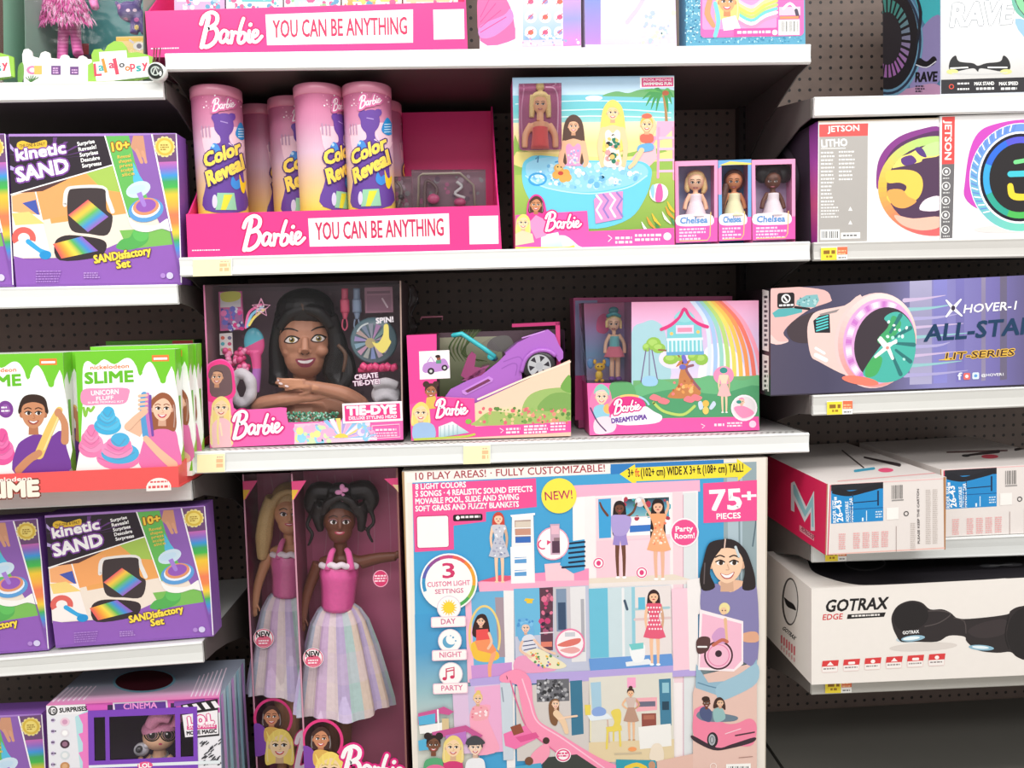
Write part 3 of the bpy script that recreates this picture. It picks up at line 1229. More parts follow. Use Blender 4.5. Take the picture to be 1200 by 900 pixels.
swirl(a, 107, 518, 15, 20, [(242, 130, 180), (246, 150, 194)])
swirl(a, 126, 494, 16, 17, [(70, 180, 226), (90, 194, 234)])
swirl(a, 139, 530, 26, 22, [(238, 130, 184), (80, 180, 226), (240, 150, 196)])
a.blob([(166, 549), (167, 520), (176, 505), (190, 500), (204, 503), (209, 520), (210, 548)], (232, 120, 178))
a.portrait(190, 479, 14, (246, 200, 172), (156, 92, 62), 'long', hl=1.9)
a.line([(169, 463), (168, 480), (171, 510)], 8, (90, 160, 214))
a.line([(173, 462), (172, 480), (176, 510)], 4, (206, 120, 190))
a.line([(176, 464), (176, 482), (179, 510)], 3, (120, 80, 170))
a.line([(150, 500), (160, 490), (170, 482)], [9, 8, 7], (240, 192, 162))
for k in range(4):
    a.line([(163, 464+k*5), (172, 463+k*5)], 3, (242, 196, 168))
a.line([(171, 514), (186, 530), (203, 545)], [7, 9, 11], (240, 192, 162))
s0 = m.build('slime_kit_box', PRINT, None, 'front slime kit box with the smiling girl in pink, right stack of the red tray', 'toy box', 'slime kit boxes')
bpy.context.view_layer.update()
KX = at(205, 470, YT+.05).x-at(204, 470, YT+.05).x
for i, (dx, lb) in enumerate(((.013, 'second'), (.017, 'third'))):
    c = copy_tree(s0)
    c.location = (s0.location.x+dx, s0.location.y+.03*(i+1), ZT(s0.location.x+dx)+.002)
    c['label'] = '%s slime kit box from the front in the right stack of the red tray' % lb

m, a = slime_base()
slime_front(a, 0, 0)
dx = 130
a.ell(8+dx, 475, 9, 10, (128, 64, 150)); a.ell(8+dx, 475, 5, 6, (150, 90, 170))
a.scribble(3+dx, 473, 13+dx, 1.8, 2, 4, 'ffffff', 2)
swirl(a, 5+dx-2, 520, 15, 22, [(232, 90, 160), (240, 120, 180)])
a.blob([(19+dx, 551), (20+dx, 520), (32+dx, 508), (46+dx, 504), (58+dx, 508), (72+dx, 500), (78+dx, 520), (79+dx, 549)], (118, 62, 156))
a.portrait(40+dx, 480, 17, (206, 142, 104), (56, 36, 28), 'short', lip='a8544a')
a.line([(70+dx, 476), (60+dx, 496), (46+dx, 528)], [8, 10, 11], (236, 200, 110))
a.line([(70+dx, 482), (52+dx, 522)], 2, (250, 226, 160), 1)
a.line([(76+dx, 512), (76+dx, 492), (70+dx, 480)], [9, 8, 7], (206, 142, 104))
a.line([(22+dx, 546), (34+dx, 534), (46+dx, 526)], [9, 9, 8], (206, 142, 104))
a.ell(69+dx, 479, 4.5, 5, (206, 142, 104)); a.ell(40+dx, 530, 5, 4.5, (206, 142, 104))
s1 = m.build('slime_kit_box', PRINT, None, 'front slime kit box with the boy in purple stretching yellow slime', 'toy box', 'slime kit boxes')
s1.location.x += at(74, 470, YT+.012).x-at(205, 470, YT+.012).x
s1.location.z += zL3(s1.location.x)-zL3(s0.location.x)
for i, (dx, lb) in enumerate(((.011, 'second'), (.016, 'third'))):
    c = copy_tree(s1)
    c.location = (s1.location.x+dx, s1.location.y+.03*(i+1), s1.location.z)
    c['label'] = '%s slime kit box from the front in the left stack of the red tray' % lb
q = quad((124, 400), (227, 398), (232, 560), (128, 565), .16)
q[2].z = ZT(q[2].x)+.002; q[3].z = ZT(q[3].x)+.002
m = MB(); m.slab(q, .05, (60, 100, 50))
a = plane_art(m, .16, -.02, .03)
a.poly([(124, 400), (227, 398), (229, 440), (126, 440)], (104, 190, 50))
a.rect(202, 399, 226, 407, (226, 70, 70))
m.build('slime_gift_box', PRINT, None, 'taller dark green slime box standing behind the right stack in the red tray', 'toy box')

# red tray
tf = [at(-140, 562, YT), at(209, 546.5, YT), at(210, 574.5, YT), at(-140, 597, YT)]
zt0 = lambda x: zL3(x)+.0005
tf[2].z, tf[3].z = zt0(tf[2].x), zt0(tf[3].x)
m = MB()
RED = (238, 92, 90)
m.slab(tf, .003, RED)
xb0, xb1 = tf[3].x, tf[1].x
Bk = .3
m.prism([tf[1]+Vector((0, .0031, 0)), tf[2]+Vector((0, .0031, 0)), Vector((xb1+.004, Bk, zt0(xb1))), Vector((xb1+.004, Bk, tf[1].z+.05)), Vector((xb1+.002, .1, tf[1].z+.03))], .003, RED, (-1, 0, 0))
m.prism([tf[0]+Vector((0, .0031, 0)), tf[3]+Vector((0, .0031, 0)), Vector((xb0, Bk, zt0(xb0))), Vector((xb0, Bk, tf[1].z+.05))], .003, RED, (1, 0, 0))
m.hexa([Vector((xb0, YT+.0031, zt0(xb0)+.003)), Vector((xb1, YT+.0031, zt0(xb1)+.003)), Vector((xb1, YT+.0031, zt0(xb1))), Vector((xb0, YT+.0031, zt0(xb0))),
        Vector((xb0, Bk, zt0(xb0)+.003)), Vector((xb1, Bk, zt0(xb1)+.003)), Vector((xb1, Bk, zt0(xb1))), Vector((xb0, Bk, zt0(xb0)))], RED)
a = plane_art(m, YT, -.045, .02)
a.text('SLIME', -26, 584, 45, 580.5, 17, '7a3a2a', .14)
a.text('SLIME', -26, 584, 45, 580.5, 17, 'fdf0e0', .07)
a.text('nickelodeon', -20, 566, 37, 563, 5, 'fdeee4', .04)
a.ell(186, 571, 14.5, 11, 'fdf0ea', 20, 0, True, 180, 360)
a.rect(171.5, 569, 200.5, 575, 'fdf0ea')
a.scribble(176, 565, 197, 2, 1, 3, 'e06060', 3, .1)
a.scribble(174, 571, 199, 3, 1, 4, 'e06060', 4, .05)
m.build('display_tray', PRINT, None, 'coral red cardboard tray holding the slime kits', 'display tray')

# ================================================================== cinema doll box (bottom left)
YL = .0
q = [at(54, 827, YL), at(257, 817, YL), at(262, 1010, YL), at(62, 1022, YL)]
q[2].z = q[3].z = ZB+.0005
D = .17
r = thing('doll_cinema_box', ((q[0].x+q[1].x)/2, D/2, ZB), 'pink and purple cinema doll box with round hole on top, bottom left', 'toy box')
m = MB()
TL, TR, BR, BL = q
e = Vector((0, D, 0))
wl, wr, wt, wb = 103, 231, 835, 900
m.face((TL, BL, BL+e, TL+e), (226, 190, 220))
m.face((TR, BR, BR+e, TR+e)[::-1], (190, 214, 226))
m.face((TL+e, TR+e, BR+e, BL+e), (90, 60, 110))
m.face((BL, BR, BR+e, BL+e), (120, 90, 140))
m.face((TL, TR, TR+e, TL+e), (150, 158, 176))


def fq(l):
    return [at(x, y, YL) for x, y in l]


for l, c in (([(54, 827), (257, 817), (257.6, wt), (54.5, wt)], (222, 96, 190)), ([(54.5, wt), (wl, wt), (wl, wb), (57.5, wb)], (236, 236, 242)),
             ([(wr, wt), (257.6, wt), (259.5, wb), (wr, wb)], (240, 238, 244))):
    m.face(fq(l), c)
m.face([at(57.5, wb, YL), at(259.5, wb, YL), BR, BL], (214, 120, 200))
a = plane_art(m, YL, -.045, .02)
a.poly([(54, 827), (100, 825), (102, 837), (55, 838)], 'f4f2f6')
a.ring(62, 833, 5.5, 5.5, 1.6, '181418'); a.text('10', 59, 836, 65, 836, 5, '181418', .03)
a.text('SURPRISES', 70, 835, 102, 832.5, 5, '181418', .05)
a.poly([(88, 840), (103, 832), (103, 900), (94, 900), (90, 860)], (186, 226, 232))
for k in range(6):
    a.poly([(92+(k % 2)*5, 838+k*11), (104, 834+k*11), (104, 845+k*11), (97, 849+k*11)], (240, 130, 200))
for k in range(5):
    a.ell(62, 844+k*13, 2.4, 2.4, 'c8b8d8'); a.scribble(60, 844+k*13, 66, 1.6, 1, 2, '504060', k)
    a.ell(76, 846+k*13, 5.5, 5, ('f0d0e0', 'e8e4ea', '4a3040', 'd8e0e4', 'c89060')[k]); a.ell(76, 846+k*13, 3.2, 3, ('d8a0c0', 'ffffff', '9a7088', 'f0f0f0', 'e0b080')[k])
a.poly([(132, 823), (196, 820), (197, 833), (133, 835)], 'e8e0f0')
a.poly([(134, 825), (194, 822), (195, 831), (135, 833.5)], (96, 56, 150))
a.text('CINEMA', 145, 831.5, 184, 829.5, 7, (240, 150, 220), .03)
for x in (126, 200):
    a.rect(x, 826-(x > 150)*2, x+6, 833-(x > 150)*2, '3a2850')
a.poly([(204, 822), (240, 819), (240, 824), (204, 828)], (140, 80, 180))
# clapper board
a.poly([(212, 826), (255, 819), (257, 862), (216, 866)], '201c22')
a.poly([(213.5, 838), (255, 832), (256, 860), (217, 864)], 'f4f0f4')
for k in range(4):
    a.poly([(214+k*11, 827-k*1.6), (219+k*11, 826-k*1.6), (225+k*11, 833-k*1.4), (219+k*11, 834-k*1.4)], 'f4f0f4')
for c, b in (('e05090', .16), ('fdf6fa', .07)):
    a.text('L.O.L', 222, 851, 250, 847, 10, c, b)
a.rect(219, 850, 254, 854.5, 'e05090'); a.text('SURPRISE!', 221, 854, 252, 851.5, 3.4, 'fff0f6', .03)
a.text('MOVIE MAGIC', 219, 861.5, 254, 858.5, 4.4, '201c22', .05)
for k in range(34):
    rr = random.Random(k)
    x, y = rr.uniform(234, 257), rr.uniform(868, 898)
    a.line([(x, y), (x+3, y-2.5)], 1.2, '303038', 1)
# purple window frame
PUR = (128, 70, 190)
for l in ([(103, 833), (231, 828), (231, 836), (103, 841)], [(103, 838), (110, 838), (111, 900), (104, 900)], [(123, 838), (128, 838), (129, 900), (124, 900)],
          [(205, 834), (211, 834), (212, 900), (206, 900)], [(226, 832), (231, 832), (232, 900), (227, 900)], [(104, 892), (232, 886), (232, 900), (104, 900)]):
    a.poly(l, PUR)
a.poly([(104, 897), (258, 891), (258, 895), (104, 900)], 'e8f0f4')
a.ell(170, 897, 9, 4.5, 'f06090'); a.text('LOL', 163, 900, 177, 899, 5, 'ffffff', .05)
# top and right side print
t = top_art(m, TL.z)
t.grad([(80, 804), (262, 794), (257, 817.5), (54, 827)], [(150, 160, 178), (206, 180, 206), (236, 130, 190)])
t.ell(169, 798, 37, 13.5, (120, 170, 190), 30, -.05)
t.ell(169, 797.5, 34, 12, (70, 24, 34), 30, -.05)
for k in range(7):
    t.line([(62+k*6, 822-k*.4), (80+k*5.4, 806-k*.3)], 1.4, (240, 220, 236), 1)
    t.line([(224+k*5, 816-k*.3), (234+k*5.2, 792-k*1.5)], 1.4, (240, 220, 236), 1)
s = side_art(m, TR.x, 1)
for k in range(5):
    z0 = TR.z-.001
    m.face([(TR.x+.0006, .005+k*.034, z0), (TR.x+.0006, .02+k*.034, z0), (TR.x+.0006, .02+k*.034, ZB+.01), (TR.x+.0006, .005+k*.034, ZB+.01)][::-1], [(196, 150, 214), (150, 200, 216)][k % 2])
m.build('carton', PRINT, r)
m = MB(); m.face(fq([(wl, wt), (wr, wt-3), (wr, wb), (wl, wb)]), (255, 255, 255)); m.build('window', FILM, r)
YD = .05


def lol_paint(a):
    for x in (178, 197):
        a.ell(x, 861, 7, 6.4, '2a1c20', 18); a.ell(x, 861.5, 5.6, 5.2, '8a6a70', 16); a.ell(x, 861.5, 4, 4.4, '140c10', 14); a.ell(x-1.4, 860, 1.2, 1.2, 'ffffff', 8)
        a.ring(x, 861, 9.5, 8.2, 1.6, '181014', 20)
    a.line([(186, 860), (189, 860)], 1.6, '181014', 1)
    a.ell(188, 872, 2.2, 1.2, 'd05070', 10)


doll('doll_figure', 'small doll with pink swept hair and black glasses inside the cinema box', 'doll', YD, (244, 196, 158),
     [('b', 187, 862, 19.5, 17, 15, 0), ('t', [(187, 876, 0), (187, 900, .0), (187, 915, 0)], [6, 12, 9]), ('t', [(178, 886, 0), (168, 894, -.01), (164, 888, -.015)], [4, 3.4, 3.2]),
      ('t', [(197, 886, 0), (206, 896, -.005), (210, 904, -.01)], [4, 3.4, 3.2]), ('t', [(181, 905, 0), (181, 940, 0), (181, 958, 0)], [6, 5, 6]), ('t', [(193, 905, 0), (193, 940, 0), (193, 958, 0)], [6, 5, 6])],
     .0018, lol_paint,
     [('hair', HAIR, (232, 150, 186), [('b', 187, 853, 21, 12, 16, .006), ('t', [(176, 850, -.018), (186, 838, -.02), (200, 842, -.016)], [7, 9, 6]), ('t', [(205, 850, 0), (210, 838, 0), (206, 834, 0)], [5, 7, 4])], .002, 3),
      ('jacket', FABRIC, (176, 170, 176), [('t', [(187, 884, 0), (187, 902, 0)], [10, 14])])])
m = MB(); prims(m, [('b', 166, 878, 9, 8, 7, -.012), ('b', 172, 873, 5, 4, 5, -.012)], YD, (206, 206, 212)); prims(m, [('b', 163, 878, 4, 4, 4, -.024)], YD, (60, 60, 66))
m.build('toy_camera', PLASTIC, None, 'tiny silver toy camera held up by the doll in the cinema box', 'toy camera')

# ================================================================== rag doll boxes (top left)
YR = .02


def rag_box(dx, label, main):
    tl, tr, br, bl = [at(x+dx, y, YR) for x, y in ((26, -140), (166, -143), (168, 95), (30, 97))]
    for p in (br, bl):
        p.z = zL1(p.x)
    r = thing('rag_doll_box', ((bl.x+br.x)/2, .1, bl.z), label, 'toy box')
    e = Vector((0, .14, 0))
    m = MB()
    TEAL = (74, 158, 156) if main else (96, 66, 52)
    m.face((tl+e, tr+e, br+e, bl+e), TEAL)
    m.face((tl, bl, bl+e, tl+e), (150, 190, 170)); m.face((tr, br, br+e, tr+e), (150, 190, 170))
    m.face((bl, br, br+e, bl+e), (120, 96, 88)); m.face((tl, tr, tr+e, tl+e), (120, 170, 150))
    b = Art(m, lambda px, py, o: at(px+dx, py, YR)+Vector((0, .139-o, 0)))
    if main:
        b.rect(40, 34, 110, 96, (120, 96, 120)); b.rect(46, 20, 60, 34, (196, 60, 70)); b.rect(110, 18, 140, 32, (196, 70, 70)); b.rect(52, 40, 72, 96, (140, 138, 146)); b.rect(84, 60, 130, 66, (96, 64, 110)); b.rect(96, 44, 128, 52, (110, 76, 130))
        b.rect(126, 30, 168, 62, (196, 150, 96))
    else:
        b.rect(120, 30, 180, 96, (166, 118, 82)); b.rect(60, 50, 120, 96, (120, 86, 66))
    # white picket fence
    f = Art(m, lambda px, py, o: at(px+dx, py, YR-o), base=1e-4)
    pts = [(28, 97), (26, 64), (28, 58), (33, 57), (37, 60), (38, 66), (46, 68), (48, 62), (53, 60), (58, 62), (59, 68), (70, 69), (72, 65), (76, 64), (80, 65), (81, 68), (91, 69), (93, 66), (97, 65), (101, 67), (102, 69), (112, 70), (167, 68), (167, 95)]
    w = [at(x+dx, y, YR) for x, y in pts]
    m.prism(w, .004, 'fbfaf6')
    f.k = 6e-4
    f.ell(38, 82, 7, 5, (238, 130, 170)); f.ell(38, 82, 3.5, 2.5, 'ffffff'); f.rect(40, 77, 49, 87, (244, 184, 96))
    f.rect(60, 77, 71, 87.5, (110, 70, 130)); f.rect(82, 78, 92, 87.5, (110, 70, 130))
    f.scribble(62, 80, 69, 1.6, 3, 2.6, 'd8b0d8', 3); f.scribble(84, 82, 91, 1.6, 2, 3, 'd8b0d8', 4)
    for k in range(6):
        f.line([(36, 96), (30+k*3, 88+abs(k-2.5))], 1, (70, 120, 60), 1)
    f.blob([(21, 80), (24, 74), (27, 74), (28, 84), (26, 96), (21, 96)], (110, 160, 70))
    # green leafy board and white sign
    sg = [(103, 96), (103, 76), (108, 73), (107, 64), (110, 58), (118, 57), (122, 60), (126, 53), (134, 48), (143, 49), (148, 55), (150, 62), (160, 61), (172, 64), (180, 67), (181, 90), (160, 94)]
    w = [at(x+dx, y, YR-.006) for x, y in sg]
    m.prism(w, .003, (150, 200, 76))
    f.k = .0064
    f.poly([(109, 73), (117, 72), (116, 61), (148, 59), (149, 68), (174, 66), (177, 90), (150, 94), (113, 95)], 'fefdf8')
    for ch, x, y, h, w_, c in (('L', 111, 89, 14, 8, 'd84860'), ('a', 116, 83, 9, 6, '3aa8a8'), ('l', 123, 85, 16, 2.4, 'e8903c'), ('a', 128, 80, 9, 6, 'c8506c'), ('l', 136, 87, 18, 3, 'd84860'), ('o', 140, 79, 7, 6, '404048'),
                               ('o', 147, 83, 7.5, 5.5, 'e8783c'), ('p', 153, 81, 9, 5.5, 'd84860'), ('s', 160, 83.5, 9, 5.5, '3aa8a8'), ('y', 167, 80, 9, 6, 'd84860')):
        f.text(ch, x, y, x+w_, y-.6, h, c, .035)
    f.line([(135, 95), (160, 92), (178, 90)], 1.6, (96, 130, 70), 3)
    m.build('carton', PRINT, r)
    m = MB()
    m.face([at(x+dx, y, YR+.001) for x, y in ((26, -140), (166, -143), (167, 64), (29, 62))], 'ffffff')
    m.build('window', FILM, r)
    return r


rag_box(0, 'clear-fronted rag doll box with white picket fence and leafy sign', True)
rag_box(-164, 'rag doll box cut off by the left edge of the frame, brown inside', False)
YG = .09
shag = MB()
rr = random.Random(4)
for i in range(420):
    u, v = rr.uniform(-1, 1), rr.uniform(0, 1)
    x = 77+u*(20+12*v); y = -8+v*30+rr.uniform(0, 4)
    d = -.03*math.sqrt(max(0, 1-u*u))
    c = rr.choice(['f07ac0', 'e85ab0', 'f8a8d8', 'f6c8e4', 'd84a9c'])
    p = at(x, y, YG+d)
    q2 = at(x+rr.uniform(-4, 4)+u*3, y+rr.uniform(6, 11), YG+d-.006-rr.random()*.006)
    shag.tube([p, (p+q2)/2+Vector((rr.uniform(-.002, .002), -.002, 0)), q2], [.0016, .0014, .0005], c, n=4)


def stripes(a):
    for k in range(9):
        for x in (74.5, 89.5):
            a.rect(x-8, 34+k*4.2, x+8, 35.6+k*4.2, (214, 84, 160), 0, k == 0)


rd = doll('rag_doll', 'pink rag doll with shaggy pink skirt and striped legs behind the picket fence', 'doll', YG, (236, 120, 190),
          [('t', [(75, 20, 0), (74, 45, 0), (73, 72, -.005), (72, 80, -.01)], [6, 5.6, 5.6, 6]), ('t', [(88, 20, 0), (89, 45, 0), (91, 60, -.005), (92, 64, -.01)], [6, 5.6, 5.6, 6]),
           ('t', [(78, -50, 0), (77, -10, 0), (77, 24, 0)], [10, 13, 18]), ('t', [(66, -44, 0), (56, -10, 0), (50, 24, -.01), (42, 30, -.015)], [6, 5, 4.6, 4]), ('t', [(90, -44, 0), (104, -15, 0), (112, 10, -.01)], [6, 5, 4.6]),
           ('b', 80, -84, 34, 32, 26, 0)], .003, stripes,
          [('hair', HAIR, (206, 70, 150), [('b', 80, -98, 37, 28, 28, .01)])])
shag.build('skirt', FABRIC, rd)
YK = .07
cat = doll('plush_cat', 'dark purple plush cat with pink ears on a yellow box, top left', 'plush toy', YK, (82, 60, 130),
           [('b', 152, 14, 13, 11, 10, 0), ('t', [(143, 10, 0), (135, 2, 0)], [5, 1.5]), ('t', [(160, 6, 0), (167, -8, 0)], [5, 1.5]), ('b', 164, 24, 9, 12, 9, .005), ('t', [(158, 26, 0), (157, 40, 0)], [4.5, 4.5]), ('t', [(168, 28, 0), (170, 40, 0)], [4.5, 4.5])],
           .0022, lambda a: (a.ell(150, 12, 2.4, 2, 'f0d0e0'), a.ell(158, 12, 2.4, 2, 'f0d0e0'), a.ell(147, 23, 3, 2.6, 'c060a0'), a.ell(160, 23, 3, 2.6, 'c060a0'), a.ell(139, 8, 2.4, 3, 'd080b0'), a.ell(160, 32, 2.6, 3, 'e8c860')))
q = [at(136, 43, .05), at(172, 42, .05), at(173, 96, .05), at(138, 97, .05)]
for p in q[2:]:
    p.z = zL1(p.x)+.001
m = MB(); m.slab(q, .05, (240, 214, 150))
a = plane_art(m, .05)
a.rect(136, 44, 172, 48, (236, 196, 96)); a.ell(163, 54, 7, 5, 'e8e4e0'); a.ell(163, 54, 3, 3, '807888'); a.line([(156, 50), (152, 47)], 2.4, 'd8d0d8', 1); a.line([(170, 50), (174, 47)], 2.4, 'd8d0d8', 1)
m.build('prop_block', PAPER, None, 'small pale yellow cardboard block under the purple plush cat', 'cardboard block')
# alarm spool on the rail
c = at(182.5, 83.5, -.022)
r = thing('security_tag', c, 'round black and white alarm tag on dark wires at the top left shelf corner', 'security tag')
m = MB(); k = kpx(-.022)
m.lathe(c, [(9.5*k, 0), (10.4*k, .003), (10.4*k, .013), (9.5*k, .016)], 'e8ece8', axis='y'); m.build('rim', PLASTIC, r)
m = MB(); m.lathe(c, [(8.2*k, -.0012), (8.2*k, .002)], (40, 46, 44), axis='y')
a = plane_art(m, -.0232, 0)
a.ring(182, 83, 5.6, 5.6, 1.5, 'b8c4bc', 24, 30, 330); a.line([(179, 87), (182, 79), (185, 86)], 1.6, 'c8d0c8', 1); a.ell(188, 86, 1.6, 3, 'd8dcd8')
m.build('hub', PLASTIC, r)
m = MB()
for d in (-3, 0, 4):
    m.tube([at(182+d, 76, -.016), at(183+d, 66, -.010), at(184+d, 56, -.006)], .0012, (96, 40, 50), n=6)
m.tube([at(192, 86, -.012), at(197, 92, .02), at(208, 99, .1)], [.004, .004, .003], (30, 28, 28), n=8)
m.build('wire', PLASTIC, r)
# ================================================================== pink doll-brand trays
PK = (240, 58, 138)
PKD = (232, 50, 128)


def pink_tray(px, Y, zf, back_top, label, text_px, side_top=None, D=.25):
    tl, tr, br, bl = [at(*p, Y) for p in px]
    br.z, bl.z = zf(br.x)+.0005, zf(bl.x)+.0005
    m = MB()
    m.slab((tl, tr, br, bl), .003, PK)
    zt = min(at(px[1][0], back_top, Y+D).z, 1.752 if zf is zC2 else 9)
    for a_, b_, sg in ((tr, br, -1), (tl, bl, 1)):
        x = a_.x
        m.prism([Vector((x, Y+.0031, a_.z)), Vector((x, Y+.0031, b_.z)), Vector((x, Y+D, b_.z)), Vector((x, Y+D, zt)), Vector((x, Y+D-.04, zt)), Vector((x, Y+.06, a_.z+.045)), Vector((x, Y+.012, a_.z+.004))], .003, PK, (sg, 0, 0))
    x0, x1 = tl.x+.0031, tr.x-.0031
    m.hexa([(x0, Y+D-.003, zt), (x1, Y+D-.003, zt), (x1, Y+D-.003, br.z+.0035), (x0, Y+D-.003, bl.z+.0035), (x0, Y+D, zt), (x1, Y+D, zt), (x1, Y+D, br.z+.0035), (x0, Y+D, bl.z+.0035)], PK)
    m.hexa([(x0, Y+.0031, bl.z+.0034), (x1, Y+.0031, br.z+.0034), (x1, Y+.0031, br.z), (x0, Y+.0031, bl.z), (x0, Y+D-.0031, bl.z+.0034), (x1, Y+D-.0031, br.z+.0034), (x1, Y+D-.0031, br.z), (x0, Y+D-.0031, bl.z)], PK)
    a = plane_art(m, Y, -.022, .02)
    (l0, l1, lh), (w0, w1, w2, w3), tx, qr = text_px
    a.script(l0[0], l0[1], l1[0], l1[1], lh, 'ffffff', (214, 36, 112), 3.5)
    a.poly([w0, w1, w2, w3], 'fffafb')
    t0, t1, th = tx
    a.text('YOU CAN BE ANYTHING', t0[0], t0[1], t1[0], t1[1], th, (206, 44, 92), .014)
    a.rect(*qr, 'fdf8fa')
    a.scribble(px[0][0]+7, px[3][1]-5, px[0][0]+42, 1.4, 1, 2, 'fde0ee', 3)
    m.build('display_tray', PRINT, None, label, 'display tray', None)
    return x0, x1, bl.z+.004


tx0, tx1, tz = pink_tray(((218, 251), (585, 240.5), (588, 293), (220, 298.5)), .02, zC2, 107, 'bright pink display tray with white slogan panel holding the glitter tubes',
                         (((281, 294), (357, 289), 40), [(361, 256), (526, 250), (527, 286), (363, 289)], ((370, 281), (520, 276), 20), (550, 253, 584, 286)))
pink_tray(((170, 13), (546, 2), (548, 56), (173, 62)), .02, zC1, -110, 'bright pink display tray on the top shelf, cropped by the top of the frame',
          (((231, 56), (307, 53), 41), [(311, 17), (484, 11), (484, 50), (313, 53)], ((320, 44), (477, 40), 20), (508, 11, 544, 46)))

# ------------------------------------------------------------------ glitter tubes
kT = kpx(.075)


def tube_doll():
    Y = .08
    c = at(262, 245, Y)
    c.z = tz+.0005
    R = 27*kT
    top = min(at(262, 97, Y-R).z, 1.752)
    H = top-c.z
    r = thing('doll_surprise_tube', c, 'pink purple and yellow glitter tube at the left end of the pink tray', 'tube', 'glitter doll tubes in the pink tray')
    m = MB()
    n = 64
    lv = [(0, (244, 220, 80)), (.24, (244, 212, 76)), (.42, (232, 192, 150)), (.6, (220, 184, 204)), (.78, (208, 136, 170)), (.94, (198, 104, 144))]
    for (h0, c0), (h1, c1) in zip(lv, lv[1:]):
        for k in range(n):
            a0, a1 = 2*math.pi*k/n, 2*math.pi*(k+1)/n
            p = [Vector((c.x+R*math.cos(a), c.y+R*math.sin(a), c.z+h*H)) for a, h in ((a0, h0), (a1, h0), (a1, h1), (a0, h1))]
            m.face(p, [c0, c0, c1, c1], True)
    m.face([(c.x+R*math.cos(-a), c.y+R*math.sin(-a), c.z) for a in [2*math.pi*k/n for k in range(n)]], (250, 224, 70))

    def mp(px, py, o):
        d = ray(px, py)
        f = Vector((CAM.x-c.x, CAM.y-c.y)); e = Vector((d.x, d.y))
        A, B, C = e.dot(e), 2*f.dot(e), f.dot(f)-(R+o)**2
        q = B*B-4*A*C
        if q < 0:
            return None
        return CAM+d*((-B-math.sqrt(q))/(2*A))
    a = Art(m, mp, slab=2, both=True, step=5e-5)
    # rays at the foot
    for k in range(7):
        a.poly([(262, 200), (238+k*7, 246), (241+k*7, 246)], (246, 190, 40) if k % 2 else (252, 240, 140))
    a.blob([(236, 160), (240, 150), (286, 150), (288, 165), (280, 185), (245, 185)], (240, 200, 214))
    a.dots(236, 106, 288, 128, 40, .5, 1.1, ['f6c8dc', 'ffffff', 'e88ab4'], 3)
    # purple figure
    V = (104, 66, 156)
    a.blob([(247, 138), (249, 134), (253, 136), (258, 133), (266, 133), (271, 136), (275, 133), (273, 140), (272, 150), (268, 160), (270, 168), (276, 172), (283, 190), (286, 215), (288, 246), (240, 246), (241, 215), (243, 185), (250, 170), (257, 167), (257, 160), (251, 152), (250, 144)], V)
    a.ell(262, 147, 11.5, 13.5, V); a.ell(253, 137, 4.6, 4.6, V); a.ell(271, 137, 4.6, 4.6, V)
    a.line([(258, 142), (266, 144)], 1.2, (170, 140, 206), 3); a.line([(270, 163), (274, 172), (268, 168)], 1.6, 'e8d0ea', 1)
    a.blob([(249, 168), (255, 170), (258, 178), (252, 183), (245, 178)], (70, 140, 214))
    a.ell(249, 171, 2, 2, 'b0d8f4', 8)
    a.blob([(282, 143), (288, 158), (284, 164), (277, 160), (276, 154)], (40, 140, 206))
    for k in range(4):
        a.line([(279, 151+k*3), (285, 151+k*3)], 1, 'd0ecfa', 1)
    # little pots and star splashes
    a.poly([(254, 226), (274, 226), (277, 246), (252, 246)], (150, 206, 170))
    a.poly([(262, 228), (272, 228), (264, 246), (258, 246)], (224, 220, 60)); a.ell(251, 236, 3, 8, 'dcd0f0')
    a.blob([(272, 206), (276, 212), (280, 210), (282, 218), (276, 222), (270, 216)], (60, 140, 220))
    a.blob([(280, 204), (284, 214), (288, 212), (286, 226), (282, 222)], (250, 206, 40))
    for k in range(3):
        a.line([(236+k*4, 148), (237+k*4, 160)], 1.4, 'b890b0', 1)
    a.script(247, 131, 275, 126, 15, 'fdeaf4', (214, 110, 160), 4.5, .9)
    for t, x0, y0, x1, y1, h in (('Color', 240, 196, 282, 179, 15), ('Reveal', 244, 218, 286, 197, 16)):
        a.text(t, x0, y0, x1, y1, h, (70, 36, 110), .11, .25)
        a.text(t, x0, y0, x1, y1, h, (252, 218, 90), .055, .25)
    # other side of the sleeve, seen on turned tubes
    m.build('sleeve', PRINT, r)
    m = MB()
    m.lathe(c, [(R*1.0, H*.935), (R*1.03, H*.94), (R*1.03, H*.995), (R*1.0, H), (R*.9, H+.0005)], (224, 140, 168), n=40)
    m.build('lid', PLASTIC, r)
    m = MB(); m.tube([c+Vector((-.004, 0, H)), c+Vector((-.01, 0, H+.008)), c+Vector((.012, 0, H+.01)), c+Vector((.006, 0, H))], .0012, 'e0c0cc', n=6)
    m.build('hang_loop', FILM, r)
    return r, c, R


T0, Tc, TR_ = tube_doll()
for (px, dy, rz, lb) in ((378, 0., .62, 'glitter tube turned to the right, third front tube in the pink tray'), (434, 0., -.3, 'glitter tube turned to the left, next to the empty half of the pink tray'),
                         (309, .137, .9, 'glitter tube turned away, standing in the back row behind the gap'), (346, .083, .1, 'glitter tube in the back row with its purple figure peeking beside the third tube')):
    o = copy_tree(T0)
    p = at(px, 200, .08+dy)
    o.location = (p.x, .08+dy, tz+.0005)
    o.rotation_euler = (0, 0, rz)
    o['label'] = lb
T0.rotation_euler = (0, 0, .02)
o = copy_tree(T0); p = at(447, 200, .2); o.location = (p.x, .2, tz+.0005); o.rotation_euler = (0, 0, 1.6)
o['label'] = 'pale glitter tube alone at the back of the pink tray, peeking past the front row'


